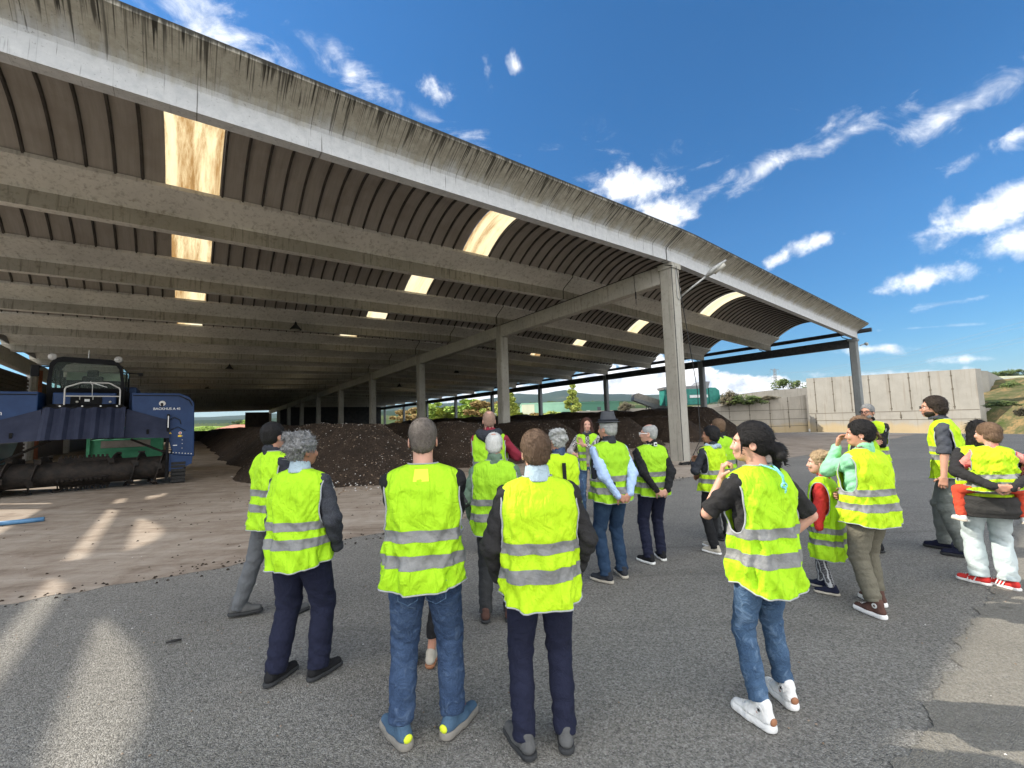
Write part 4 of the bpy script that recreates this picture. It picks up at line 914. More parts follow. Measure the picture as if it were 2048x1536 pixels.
def turner():
    t = thing('compost_turner', 'big blue compost turning machine with a black cab and a dirty drum under its tunnel', 'machine', toW(-17.7, 8.95), YAW)
    X = lambda zx: (zx-651)*.002815
    Z = lambda zy: 2.98-(zy-555)*.00405
    FR = (R(90), 0, 0)
    for s in (1, -1):
        mb = MB(); mb.prism([(s*1.02, .02, 2.02), (s*1.02, .02, 2.98), (s*2.20, .02, 2.98), (s*2.46, .02, 2.88), (s*2.62, .02, 2.66), (s*2.66, .02, .85), (s*2.1, .02, .95), (s*1.95, .02, 1.5)], (0, 2.9, 0)); o = mb.build('side_housing', MT['blue'], t)
        bv = o.modifiers.new('b', 'BEVEL'); bv.width = .025; bv.segments = 2
        mb = MB(); mb.prism([(s*1.04, .0, 2.88), (s*1.04, .0, 2.905), (s*2.22, .0, 2.905), (s*2.5, 0, 2.75), (s*2.58, 0, 2.55), (s*2.56, 0, 2.55), (s*2.47, 0, 2.73), (s*2.2, 0, 2.88)], (0, .018, 0)); mb.build('seam', MT['black'], t)
        # leg and track
        mb = MB(); mb.prism([(s*2.0, .06, .4), (s*2.0, .06, .98), (s*2.62, .06, .86), (s*2.6, .06, .62), (s*2.3, .06, .45)], (0, 2.6, 0)); mb.build('leg_plate', MT['blue'], t)
        mb = MB(); n = 26; pr = []
        for i in range(n):
            a = i/n*2*math.pi; y = 1.35+1.25*max(-1, min(1, 1.35*math.cos(a))); z = .37+.34*max(-1, min(1, 1.35*math.sin(a))); pr.append((y, z))
        mb.prism([(s*2.08, y, z) for y, z in pr], (s*.34, 0, 0))
        for i in range(n):
            (y0, z0), (y1, z1) = pr[i], pr[(i+1) % n]; ym, zm = (y0+y1)/2, (z0+z1)/2; d = Vector((0, ym-1.35, (zm-.37)*3)).normalized(); u = Vector((0, y1-y0, z1-z0)); 
            if u.length < .01: continue
            u = u.normalized()*.045; p = Vector((s*2.06, ym, zm)); mb.prism([p-u, p+u, p+u+d*.05, p-u+d*.05], (s*.38, 0, 0))
        mb.build('track', MT['black_rubber'], t)
        # wing plate between flap and side housing
        mb = MB(); mb.prism([(s*.90, -.30, 1.56), (s*.92, -.06, 2.46), (s*1.99, -.02, 2.07), (s*1.99, -.18, 1.50)], (0, .03, 0)); mb.build('wing_plate', MT['blueg'], t)
        mb = MB(); mb.box((s*1.95-.035, -.13, .15), (s*1.95+.035, -.02, 2.28)); mb.build('guide_rail', MT['black'], t)
        mb = MB(); mb.box((s*1.95-.012, -.145, 1.84), (s*1.95+.012, -.132, 2.22)); mb.build('gauge', MT['white'], t)
        mb = MB(); mb.box((s*1.45-.03, -.22, 1.65), (s*1.45+.03, -.19, 1.80)); mb.build('hook', MT['black'], t)
        mb = MB()
        for i in range(8): mb.tube([(s*(2.02+.08*i), .0, 1.03-.012*i), (s*(2.02+.08*i), .025, 1.03-.012*i)], .018, 6)
        for z in (1.15, 1.3, 1.42, 1.55): mb.tube([(s*2.33, .0, z), (s*2.33, .025, z)], .014, 6)
        mb.build('bolts', MT['tubegrey'], t)
        mb = MB(); mb.tube([(s*2.0, -.02, 2.1), (s*2.1, -.05, 2.18), (s*2.25, -.03, 2.08), (s*2.28, -.02, 1.95)], .012, 6); mb.tube([(s*2.0, -.02, 1.75), (s*2.2, -.04, 1.86), (s*2.4, -.03, 1.72)], .01, 6); mb.build('hose', MT['black_rubber'], t, smooth=True)
    # ribbed centre flap
    mb = MB(); nr = 22; top = Vector((0, -.07, 2.48)); bot = Vector((0, -.42, 1.57)); xs = []
    for i in range(nr+1):
        f = i/nr; ph = (i % 4); dz = .11 if ph in (1, 2) else 0.0; xs.append((-.90+1.80*f, dz))
    for (x, d) in xs: mb.v += [(x*1.0, top.y-d*.8, top.z+d*.3), (x*1.02, bot.y-d*.8, bot.z)]
    for i in range(nr): mb.f.append((2*i, 2*i+1, 2*i+3, 2*i+2)); mb.m.append(0)
    b = len(mb.v)
    for (x, d) in xs: mb.v += [(x, top.y-d*.8+.03, top.z), (x*1.02, bot.y-d*.8+.03, bot.z)]
    for i in range(nr): mb.f.append((b+2*i, b+2*i+2, b+2*i+3, b+2*i+1)); mb.m.append(0)
    mb.build('tunnel_flap', MT['blueg'], t)
    mb = MB(); mb.box((-.90, -.10, 2.49), (.92, .55, 2.53)); mb.prism([(-.88, -.09, 2.53), (.88, -.09, 2.53), (.80, .02, 2.62), (-.78, .02, 2.62)], (0, .03, 0)); mb.build('deck', MT['black'], t)
    mb = MB()
    for x in (-.55, -.08, .32, .69): mb.tube([(x, -.115, 2.55), (x, -.09, 2.55)], .022, 8)
    mb.build('deck_bolt', MT['white'], t)
    # handrail
    mb = MB(); y = -.0; mb.tube([(X(480), y, 2.55), (X(480), y, Z(535)), (X(488), y, Z(520)), (X(590), y, Z(488)), (X(612), y, Z(484)), (X(815), y, Z(484)), (X(835), y, Z(490)), (X(905), y, Z(522)), (X(914), y, Z(540)), (X(914), y, 2.55)], .02, 8)
    mb.tube([(X(480), y, Z(586)), (X(914), y, Z(586))], .017, 8); mb.tube([(X(688), y+.02, Z(484)), (X(688), y+.02, Z(586))], .008, 6); mb.tube([(X(595), y, Z(586)), (X(595), y, Z(612))], .01, 6); mb.tube([(X(697), y, Z(586)), (X(697), y, Z(612))], .01, 6); mb.build('handrail', MT['tubegrey'], t, smooth=True, autos=.8)
    # engine front behind the rail
    mb = MB(); mb.box((-.78, .30, 2.53), (.62, .62, 2.98), bev=.03); mb.build('front_panel', MT['blue'], t)
    mb = MB(); mb.box((-.40, .27, 2.60), (.30, .295, 2.86), bev=.008); mb.build('grille', MT['black'], t); mb = MB(); mb.box((X(620), .25, Z(622)), (X(660), .268, Z(604))); mb.build('plate', MT['white'], t)
    for x in (X(562), X(825)): mb = MB(); mb.tube([(x, .24, Z(625)), (x, .28, Z(625))], [.03, .035], 12); mb.build('headlight', MT['lampglass'], t, smooth=True)
    # cab
    c0, c1, yb, yf, z0, z1 = -.94, .76, 2.3, .52, 2.62, 4.08
    prof = lambda ins, y: [(c0+ins, y, z0), (c1-ins, y, z0), (c1-ins+.02, y, z0+.7), (c1-ins-.04, y, z1-.28), (c1-ins-.16, y, z1-.08), (c1-ins-.3, y, z1-.02), (c0+ins+.3, y, z1+.02), (c0+ins+.12, y, z1-.04), (c0+ins+.02, y, z1-.2), (c0+ins-.02, y, z0+.7)]
    inn = [(c0+.09, 0, z0+.52), (c1-.09, 0, z0+.52), (c1-.07, 0, z0+.75), (c1-.12, 0, z1-.32), (c1-.2, 0, z1-.2), (c1-.3, 0, z1-.18), (c0+.3, 0, z1-.14), (c0+.18, 0, z1-.17), (c0+.1, 0, z1-.3), (c0+.07, 0, z0+.75)]
    mb = MB(); o_ = prof(0, yf); n = 10
    v = [Vector(p) for p in o_]+[Vector((p[0], yf, p[2])) for p in inn]+[Vector((p[0], yf+.06, p[2])) for p in inn]; f = [(i, (i+1) % n, n+(i+1) % n, n+i) for i in range(n)]+[(n+i, n+(i+1) % n, 2*n+(i+1) % n, 2*n+i) for i in range(n)]
    mb.add(v, f); mb.build('cab_front', MT['black'], t)
    mb = MB(); mb.add([(p[0], yf+.03, p[2]) for p in inn], [tuple(range(n))]); g_ = mb.build('windscreen', MT['cabglass'], t)
    mb = MB(); v = [Vector(p) for p in o_]+[Vector((p[0], yb, p[2])) for p in o_]
    mb.add(v, [(i, (i+1) % n, n+(i+1) % n, n+i) for i in (3, 4, 5, 6, 7, 8)]); mb.prism([(c0, yf, z0), (c1, yf, z0), (c1+.02, yf, z0+.5), (c0-.02, yf, z0+.5)], (0, yb-yf, 0))
    for y in (yb-.1, 1.35):
        for s, x in ((1, c1-.05), (-1, c0+.01)): mb.box((x, y, z0), (x+.05, y+.08, z1-.25))
    mb.box((c0, yb-.02, z0), (c1, yb, z0+1.0)); mb.build('cab_body', MT['black'], t)
    mb = MB(); mb.box((c0+.15, yb-.12, z0+.9), (c1-.15, yb-.05, z1-.3)); mb.build('cab_lining', MT['cabin_in'], t)
    for s, x in ((1, c1-.02), (-1, c0+.02)): mb = MB(); mb.add([(x, yf+.05, z0+.52), (x, yb-.1, z0+.52), (x, yb-.1, z1-.3), (x, yf+.05, z1-.3)], [(0, 1, 2, 3)]); mb.build('side_window', MT['cabglass'], t)
    mb = MB(); mb.box((-.38, 1.25, 2.9), (.18, 1.75, 3.12), bev=.05); mb.box((-.36, 1.62, 3.05), (.16, 1.78, 3.62), bev=.06); mb.box((-.24, 1.62, 3.6), (.04, 1.74, 3.82), bev=.04); mb.build('seat', MT['seat'], t)
    mb = MB(); mb.tube([(-.1+.19*math.cos(a*.4), 1.0+.06*math.sin(a*.4), 3.22+.18*math.sin(a*.4)) for a in range(16)], .014, 6, closed=True); mb.tube([(-.1, 1.02, 3.22), (-.1, .8, 2.7)], .03, 6); mb.build('steering_wheel', MT['black'], t, smooth=True)
    mb = MB(); mb.tube([(0.05, yf-.02, 3.2), (-.02, yf-.02, 3.33), (.38, yf-.02, 3.17)], [.006, .02, .01], 5); mb.build('wiper', MT['white'], t)
    for x in (c0+.07, c1-.15): mb = MB(); mb.tube([(x, yf-.03, z1+.0), (x, yf-.02, z1+.0)], .10, 14); mb.tube([(x, yf-.07, z1-.0), (x, yf+.05, z1-.0)], [.02, .11], 14); q = mb.build('work_light', MT['tubegrey'], t, smooth=True); q.scale = (1, 1, .55) if False else (1, 1, 1)
    mb = MB(); mb.tube([(-.1, yf+.1, z1), (-.1, yf+.12, z1+.28)], .007, 5); mb.build('antenna', MT['white'], t)
    mb = MB(); mb.tube([(c1-.02, yf, z1-.42), (c1+.45, yf-.06, z1-.45)], .022, 6); mb.tube([(c1+.42, yf-.06, z1-.45), (c1+.42, yf-.06, z1-.85)], .006, 5); mb.tube([(c1+.06, yf-.05, z1-.43), (c1+.03, yf-.05, 2.6)], .01, 6); mb.build('mirror_arm', MT['black'], t)
    mb = MB(); mb.box((c1+.36, yf-.11, z1-.52), (c1+.48, yf-.05, z1-.42), bev=.01); mb.build('mirror', MT['black'], t)
    mb = MB(); mb.tube([(c0+.02, yf, z1-.3), (c0-.2, yf-.1, z1-.34)], .02, 6); mb.box((c0-.34, yf-.14, z1-.62), (c0-.16, yf-.08, z1-.28), bev=.02); mb.build('mirror', MT['black'], t)
    # drum with helical flights and paddles
    mb = MB(); cz, cy, L_ = .56, .30, 2.0
    mb.tube([(-L_, cy, cz), (L_, cy, cz)], .36, 28); mb.build('drum', MT['steel_dirty'], t, smooth=True, autos=.7)
    for s in (1, -1):
        mb = MB(); n = 64; r0, r1 = .33, .53
        for i in range(n+1):
            a = i/n*2*math.pi*2.3*s+.6; x = s*(L_-.02-i/n*(L_-.62))
            for k, (r, dx) in enumerate(((r0, 0), (r1, 0), (r1, .03), (r0, .03))): mb.v.append((x+dx, cy+r*math.cos(a), cz+r*math.sin(a)))
        for i in range(n):
            for k in range(4): a_ = i*4+k; b_ = i*4+(k+1) % 4; mb.f.append((a_, b_, b_+4, a_+4)); mb.m.append(0)
        mb.build('flight', MT['steel_dirty'], t)
        for i in range(13):
            mb = MB(); f = i/12; a = f*2*math.pi*2.3*s+.6; x = s*(L_-.02-f*(L_-.62)); d = Vector((0, math.cos(a), math.sin(a))); e = Vector((0, -math.sin(a), math.cos(a))); p = Vector((x, cy, cz))+d*.50
            mb.prism([p-e*.10+Vector((-.09, 0, 0)), p+e*.10+Vector((-.02, 0, 0)), p+e*.09+Vector((.09, 0, 0)), p-e*.06+Vector((.09, 0, 0))], d*.05); mb.build('scraper', MT['steel_dirty'], t)
    mb = MB()
    for k in range(4):
        a = k*math.pi/2+.35; d = Vector((0, math.cos(a), math.sin(a))); e = Vector((0, -math.sin(a), math.cos(a))); p = Vector((0, cy, cz))
        mb.prism([p+d*.3+Vector((-.58, 0, 0)), p+d*.3+Vector((.58, 0, 0)), p+d*.48+Vector((.55, 0, 0)), p+d*.48+Vector((-.55, 0, 0))], e*.03)
        for i in range(11): x = -.5+i*.1; mb.prism([p+d*.46+Vector((x-.03, 0, 0))-e*.02, p+d*.46+Vector((x+.03, 0, 0))-e*.02, p+d*.55+Vector((x+.025, 0, 0))-e*.02, p+d*.55+Vector((x-.025, 0, 0))-e*.02], e*.05)
    mb.build('paddle', MT['steel_dirty'], t)
    # tunnel roof and red-brown hydraulic frame
    mb = MB(); mb.prism([(-1.98, .1, 1.55), (-.9, .1, 2.3), (.9, .1, 2.3), (1.98, .1, 1.55), (1.98, .1, 1.62), (.9, .1, 2.4), (-.9, .1, 2.4), (-1.98, .1, 1.62)], (0, 2.6, 0)); mb.build('tunnel', MT['black'], t)
    for a_, b_ in (((-1.9, .5, .9), (-.8, .5, 1.55)), ((1.9, .5, 1.0), (1.0, .5, 1.5))): mb = MB(); mb.tube([a_, b_], .035, 8); mb.build('hydraulic_ram', MT['steel_dirty'], t)
    # engine housing behind the cab
    mb = MB(); mb.box((-.95, 2.45, 2.42), (.95, 4.1, 3.35), bev=.05); mb.build('engine_housing', MT['blue'], t)
    # lettering and badges
    text('BACKHUS A 45', .105, (X(1327), -.0, Z(684)), FR, MT['white'], t, bold=.001)
    text('Eggersmann', .19, (X(55), -.0, Z(707)), FR, MT['white'], t, align='RIGHT')
    mb = MB(); mb.tube([(X(1282), .012, Z(640)), (X(1282), -.0, Z(640))], .085, 20); mb.build('badge', MT['tubegrey'], t); mb = MB(); mb.tube([(X(1282)-.01, 0, Z(645)), (X(1282)-.01, -.006, Z(645))], .04, 12); mb.prism([(X(1282)-.03, -.004, Z(655)), (X(1282)+.03, -.004, Z(650)), (X(1282)+.01, -.004, Z(668)), (X(1282)-.04, -.004, Z(668))], (0, -.003, 0)); mb.build('badge_emblem', MT['black'], t)
    mb = MB(); mb.box((X(1437), -.0, Z(915)), (X(1470), .012, Z(900))); mb.build('sticker', MT['yellow'], t); mb = MB(); mb.prism([(X(1352), .0, Z(888)), (X(1378), .0, Z(888)), (X(1365), .0, Z(872))], (0, .012, 0)); mb.build('sticker', MT['yellow'], t)
    mb = MB(); mb.tube([(X(1456), .012, Z(883)), (X(1456), -.0, Z(883))], .045, 14); mb.build('sticker', MT['white'], t); mb = MB(); mb.tube([(X(1456), .0, Z(883)), (X(1456), -.005, Z(883))], .028, 14); mb.build('sticker', MT['red'], t)
    mb = MB(); mb.box((X(1392), .0, Z(985)), (X(1432), .012, Z(979))); mb.build('sticker', MT['white'], t)
turner()
def gcontainer():
    p = toW(-18.3, 14.2); t = thing('container', 'green steel container standing behind the compost turner', 'container', p, YAW)
    mb = MB(); mb.box((0, 0, .15), (2.2, 2.4, 1.45)); mb.build('body', MT['green_c'], t)
    mb = MB()
    for x in (-.05, 2.15): mb.box((x, -.08, 0), (x+.1, 0, 1.95))
    mb.box((.05, -.07, 1.85), (2.15, 0, 1.95)); mb.box((.3, -.06, 1.0), (1.9, -.004, 1.08)); mb.build('frame', MT['green_c'], t)
    mb = MB(); mb.box((.35, -.03, 1.12), (1.85, -.005, 1.4), bev=.01); mb.build('panel', MT['cap'], t)
gcontainer()
# ================================================================== people
BIG = 1e3
class SDF:
    def __init__(s, lo, hi, vox):
        s.vox = vox; s.lo = np.array(lo, float); s.n = np.ceil((np.array(hi, float)-s.lo)/vox).astype(int)+1
        s.f = np.full(s.n, 9.0, np.float32)
    def _sub(s, lo, hi):
        a = np.maximum(0, np.floor((np.array(lo)-s.lo)/s.vox).astype(int)); b = np.minimum(s.n, np.ceil((np.array(hi)-s.lo)/s.vox).astype(int)+1)
        if np.any(b <= a): return None
        g = [(s.lo[i]+s.vox*np.arange(a[i], b[i])).astype(np.float32) for i in range(3)]
        X, Y, Z = np.meshgrid(*g, indexing='ij', sparse=True)
        return (slice(a[0], b[0]), slice(a[1], b[1]), slice(a[2], b[2])), X, Y, Z
    def _u(s, sl, d, k, op):
        f = s.f[sl]
        if op == 'u':
            if k > 0: h = np.clip(.5+.5*(f-d)/k, 0, 1); r = f*(1-h)+d*h-k*h*(1-h)
            else: r = np.minimum(f, d)
        elif op == 's':
            if k > 0: h = np.clip(.5-.5*(f+d)/k, 0, 1); r = f*(1-h)+(-d)*h+k*h*(1-h)
            else: r = np.maximum(f, -d)
        s.f[sl] = r
    def cap(s, a, b, ra, rb=None, k=.02, op='u', flat=None):
        rb = ra if rb is None else rb; a = np.array(a, float); b = np.array(b, float); m = max(ra, rb)+k+3*s.vox
        q = s._sub(np.minimum(a, b)-m, np.maximum(a, b)+m)
        if q is None: return s
        sl, X, Y, Z = q; d = b-a; L2 = float(d@d)+1e-9
        t = np.clip(((X-a[0])*d[0]+(Y-a[1])*d[1]+(Z-a[2])*d[2])/L2, 0, 1)
        px, py, pz = X-a[0]-t*d[0], Y-a[1]-t*d[1], Z-a[2]-t*d[2]
        if flat is not None:   # flat=(axis vector, factor): squash along that axis
            ax, fac = np.array(flat[0], float), flat[1]; ax = ax/np.linalg.norm(ax); c = px*ax[0]+py*ax[1]+pz*ax[2]
            r2 = px*px+py*py+pz*pz-c*c+(c*fac)**2
        else: r2 = px*px+py*py+pz*pz
        s._u(sl, np.sqrt(r2)-(ra+(rb-ra)*t), k, op); return s
    def ell(s, c, r, k=.02, op='u', rot=None):
        c = np.array(c, float); r = np.array(r, float); m = r.max()+k+3*s.vox; q = s._sub(c-m, c+m)
        if q is None: return s
        sl, X, Y, Z = q; x, y, z = X-c[0], Y-c[1], Z-c[2]
        if rot is not None:
            Rm = np.array(rot); x, y, z = (Rm[0, 0]*x+Rm[1, 0]*y+Rm[2, 0]*z), (Rm[0, 1]*x+Rm[1, 1]*y+Rm[2, 1]*z), (Rm[0, 2]*x+Rm[1, 2]*y+Rm[2, 2]*z)
        d = (np.sqrt((x/r[0])**2+(y/r[1])**2+(z/r[2])**2)-1)*r.min()
        s._u(sl, d, k, op); return s
    def loft(s, rows, k=.03, op='u', p=2.3):
        """rows: (z, cx, cy, rx, ry)"""
        A = np.array(rows, float); A = A[np.argsort(A[:, 0])]; m = .05+3*s.vox
        q = s._sub([(A[:, 1]-A[:, 3]).min()-m, (A[:, 2]-A[:, 4]).min()-m, A[0, 0]-m], [(A[:, 1]+A[:, 3]).max()+m, (A[:, 2]+A[:, 4]).max()+m, A[-1, 0]+m])
        if q is None: return s
        sl, X, Y, Z = q; z = Z.ravel(); I = lambda j: np.interp(z, A[:, 0], A[:, j])[None, None, :].astype(np.float32)
        cx, cy, rx, ry = I(1), I(2), I(3), I(4)
        d = ((np.abs((X-cx)/rx)**p+np.abs((Y-cy)/ry)**p)**(1/p)-1)*np.minimum(rx, ry)
        dz = np.maximum(A[0, 0]-Z, Z-A[-1, 0]); d = np.maximum(d, dz)
        s._u(sl, d.astype(np.float32), k, op); return s
    def cut(s, n, o):
        """keep the side where (p-o).n <= 0"""
        g = [(s.lo[i]+s.vox*np.arange(s.n[i])).astype(np.float32) for i in range(3)]; X, Y, Z = np.meshgrid(*g, indexing='ij', sparse=True)
        s.f = np.maximum(s.f, (X-o[0])*n[0]+(Y-o[1])*n[1]+(Z-o[2])*n[2]); return s
    def disp(s, fn, band=.05):
        idx = np.nonzero(np.abs(s.f) < band); P = [s.lo[i]+s.vox*idx[i] for i in range(3)]; s.f[idx] += fn(*P).astype(np.float32); return s
    def mesh(s):
        f = s.f; ins = f < 0; n = f.shape
        c = np.zeros((n[0]-1, n[1]-1, n[2]-1), np.int8)
        for i in (0, 1):
            for j in (0, 1):
                for k in (0, 1): c += ins[i:n[0]-1+i, j:n[1]-1+j, k:n[2]-1+k]
        act = (c > 0) & (c < 8); ids = np.full(c.shape, -1, np.int32); idx = np.argwhere(act); ids[act] = np.arange(len(idx))
        if len(idx) == 0: return [], []
        sm = np.zeros((len(idx), 3)); cnt = np.zeros(len(idx)); ix, iy, iz = idx.T
        cor = [(0, 0, 0), (1, 0, 0), (0, 1, 0), (1, 1, 0), (0, 0, 1), (1, 0, 1), (0, 1, 1), (1, 1, 1)]
        V = [f[ix+a, iy+b, iz+d] for a, b, d in cor]
        for i in range(8):
            for j in range(i+1, 8):
                if sum(abs(p-q) for p, q in zip(cor[i], cor[j])) != 1: continue
                va, vb = V[i], V[j]; m = (va < 0) != (vb < 0); t = np.where(m, va/np.where(m, va-vb, 1), 0)
                P = np.array(cor[i])[None]+t[:, None]*(np.array(cor[j])-np.array(cor[i]))[None]; sm += P*m[:, None]; cnt += m
        v = (idx+sm/cnt[:, None])*s.vox+s.lo
        F = []
        for ax in range(3):
            a, b = [(1, 2), (2, 0), (0, 1)][ax]
            sl0 = [slice(None)]*3; sl1 = [slice(None)]*3; sl0[ax] = slice(0, -1); sl1[ax] = slice(1, None)
            e = ins[tuple(sl0)] != ins[tuple(sl1)]; q = np.argwhere(e)
            ok = (q[:, a] > 0) & (q[:, b] > 0) & (q[:, a] < n[a]-1) & (q[:, b] < n[b]-1); q = q[ok]
            if len(q) == 0: continue
            fl = ins[q[:, 0], q[:, 1], q[:, 2]]; da = np.zeros(3, int); da[a] = 1; db = np.zeros(3, int); db[b] = 1
            g = lambda w: ids[w[:, 0], w[:, 1], w[:, 2]]
            quad = np.stack([g(q-da-db), g(q-db), g(q), g(q-da)], 1); quad[~fl] = quad[~fl][:, ::-1]; F.append(quad)
        F = np.concatenate(F); F = F[(F >= 0).all(1)]
        return v, F
class Acc:
    """collects parts of a mesh with material indices"""
    def __init__(s): s.V = []; s.F = []; s.M = []; s.b = 0
    def add(s, v, F, mi=0):
        if len(v) == 0: return s
        v = np.asarray(v, float); F = [list(q) for q in np.asarray(F)] if not isinstance(F, list) else F
        s.V.append(v); s.F += [[i+s.b for i in q] for q in F]; s.M += [mi]*len(F); s.b += len(v); return s
    def build(s, name, mats, parent, T, smooth=True):
        v = np.concatenate(s.V)*T
        me = bpy.data.meshes.new(name); me.from_pydata(v.tolist(), [], s.F)
        for m in (mats if isinstance(mats, (list, tuple)) else [mats]): me.materials.append(m)
        me.polygons.foreach_set('material_index', s.M); me.polygons.foreach_set('use_smooth', [smooth]*len(s.F)); me.update()
        return link(bpy.data.objects.new(name, me), parent)
def sph(c, r, n=10, m=8, rot=None):
    v = []; F = []
    for i in range(m+1):
        for j in range(n): a, b = math.pi*i/m, 2*math.pi*j/n; v.append((r[0]*math.sin(a)*math.cos(b), r[1]*math.sin(a)*math.sin(b), r[2]*math.cos(a)))
    for i in range(m):
        for j in range(n): F.append([i*n+j, (i+1)*n+j, (i+1)*n+(j+1) % n, i*n+(j+1) % n])
    v = np.array(v)
    if rot is not None: v = v @ np.array(rot).T
    return v+np.array(c), F

# ---- materials of people
def cloth(name, c, c2=None, scale=6, rough=.9, bstr=.6, fold=14, sheen=0.0, worn=None, fuzz=0):
    c2 = c2 or tuple(x*1.25 for x in c); m = pmat(name, c, rough, 0, .2); nt, b = nodes(m); L = nt.links; v = coords(nt)
    n1 = noise_n(nt, v, scale, 5, .65); n2 = noise_n(nt, v, fold, 5, .6, 1.2); n3 = noise_n(nt, v, 320, 2, .5)
    col = ramp(nt, n1, [(.32, c), (.7, c2)])
    if worn: col = mixc(nt, mr(nt, n2, .50, .72, 0, .55), col, worn)
    if fuzz: col = mixc(nt, mr(nt, noise_n(nt, v, 140, 3, .7), .45, .65, 0, fuzz), col, tuple(min(1, x*2.2+.02) for x in c))
    L.new(col, b.inputs['Base Color']); bump(nt, b, mth(nt, 'ADD', n2, mth(nt, 'MULTIPLY', n3, .12)), bstr, .03); return m
def vest_mat(name, c):
    m = pmat(name, c, .75, 0, .25); nt, b = nodes(m); L = nt.links; v = coords(nt)
    n1 = noise_n(nt, v, 3.5, 4, .6, .8); n2 = noise_n(nt, v, 9, 3, .5, .8); n3 = noise_n(nt, coords(nt, scale=(11, 11, 3.5), rot=(.3, .3, .2)), 1, 3, .5, 1.0)
    col = mixc(nt, mr(nt, n1, .35, .7, 0, .25), c, tuple(x*y for x, y in zip(c, (.82, .92, .6)))); L.new(col, b.inputs['Base Color'])
    rg = mth(nt, 'ABSOLUTE', mth(nt, 'SUBTRACT', n3, .5)); rg2 = mth(nt, 'ABSOLUTE', mth(nt, 'SUBTRACT', n2, .5)); bump(nt, b, mth(nt, 'ADD', mth(nt, 'MULTIPLY', rg2, 1.2), mth(nt, 'ADD', mth(nt, 'MULTIPLY', rg, 2.2), mth(nt, 'MULTIPLY', mth(nt, 'ABSOLUTE', mth(nt, 'SUBTRACT', noise_n(nt, v, 24, 3, .55, 1.2), .5)), .25))), .6, .03)
    b.inputs['Subsurface Weight'].default_value = 0.0
    return m
MT['hv1'] = vest_mat('hi_vis_fabric', (.35, .62, .013)); MT['hv2'] = vest_mat('hi_vis_fabric_yellower', (.42, .64, .012)); MT['hv3'] = vest_mat('hi_vis_fabric_greener', (.30, .56, .018))
MT['band'] = noisy('reflective_tape', (.15, .152, .15), (.215, .215, .205), 9, .5, .4, .02, spec=.4); MT['piping'] = pmat('grey_piping', (.30, .31, .31), .7)
def skin_mat(name, c):
    m = pmat(name, c, .55, 0, .35); nt, b = nodes(m); v = coords(nt); nt.links.new(ramp(nt, noise_n(nt, v, 9, 5), [(.3, tuple(x*y for x, y in zip(c, (.92, .82, .78)))), (.7, tuple(min(1, x*1.1) for x in c))]), b.inputs['Base Color']); b.inputs['Subsurface Weight'].default_value = .08; b.inputs['Subsurface Radius'].default_value = (.02, .008, .004); return m
MT['skin'] = skin_mat('skin', (.44, .235, .16)); MT['skin_p'] = skin_mat('pale_skin', (.52, .30, .22)); MT['skin_d'] = skin_mat('tanned_skin', (.30, .155, .095)); MT['eye'] = pmat('eye_white', (.6, .57, .53), .3); MT['iris'] = pmat('iris', (.03, .02, .015), .2); MT['lip'] = pmat('lips', (.34, .11, .09), .5); MT['brow'] = pmat('eyebrow', (.05, .035, .025), .9)
def hair_mat(name, c0, c1, sc=(150, 150, 22), shine=.5):
    m = pmat(name, c0, .62, 0, .22); nt, b = nodes(m); L = nt.links; n = noise_n(nt, coords(nt, scale=sc), 1, 6, .7, .9); n2 = noise_n(nt, coords(nt), 45, 5, .75, .6)
    c = ramp(nt, mth(nt, 'ADD', mth(nt, 'MULTIPLY', n, .6), mth(nt, 'MULTIPLY', n2, .4)), [(.34, c0), (.66, c1)]); L.new(c, b.inputs['Base Color']); bump(nt, b, mth(nt, 'ADD', n, n2), 1.0, .006); return m
MT['h_black'] = hair_mat('black_hair', (.004, .0035, .0035), (.016, .014, .013)); MT['h_dark'] = hair_mat('dark_brown_hair', (.010, .007, .005), (.040, .027, .018)); MT['h_brown'] = hair_mat('brown_hair', (.05, .03, .018), (.15, .095, .058)); MT['h_aub'] = hair_mat('auburn_hair', (.028, .012, .008), (.09, .038, .024))
MT['h_saltp'] = hair_mat('salt_and_pepper_hair', (.05, .05, .05), (.33, .33, .32), (150, 150, 60)); MT['h_grey'] = hair_mat('grey_hair', (.22, .22, .20), (.50, .50, .48), (150, 150, 50)); MT['h_white'] = hair_mat('white_hair', (.42, .42, .39), (.72, .71, .67), (150, 150, 50)); MT['h_crop'] = hair_mat('cropped_grey_hair', (.07, .055, .045), (.19, .165, .14), (200, 200, 120)); MT['h_ging'] = hair_mat('thin_ginger_hair', (.22, .13, .09), (.36, .24, .18), (200, 200, 120)); MT['h_blond'] = hair_mat('dark_blond_hair', (.17, .11, .06), (.42, .31, .18), (120, 120, 30)); MT['h_chest'] = hair_mat('chestnut_hair', (.07, .04, .022), (.20, .125, .075))
for k_, c_ in dict(black=(.014, .014, .015), blacksoft=(.022, .021, .021), charcoal=(.028, .030, .036), navy=(.012, .014, .030), denim_d=(.012, .022, .042), white=(.68, .67, .64), red=(.50, .035, .03), mint=(.22, .50, .29), green=(.10, .15, .105), blue_l=(.34, .45, .66), olive=(.125, .115, .085), grey=(.10, .105, .11), greyg=(.14, .15, .135), maroon=(.20, .02, .035), coral=(.62, .20, .17), redp=(.55, .07, .035), brownj=(.055, .042, .036), beige=(.42, .38, .31), teal=(.18, .50, .48), darkgrey=(.035, .036, .037), tshirt=(.05, .054, .064), brown=(.085, .045, .035), shoe_bl=(.055, .10, .155), shoe_gr=(.09, .09, .088), sole_g=(.20, .185, .16), puffer=(.035, .034, .032), sky=(.30, .38, .42), wool=(.33, .30, .28)).items():
    MT['c_'+k_] = cloth('cloth_'+k_, c_)
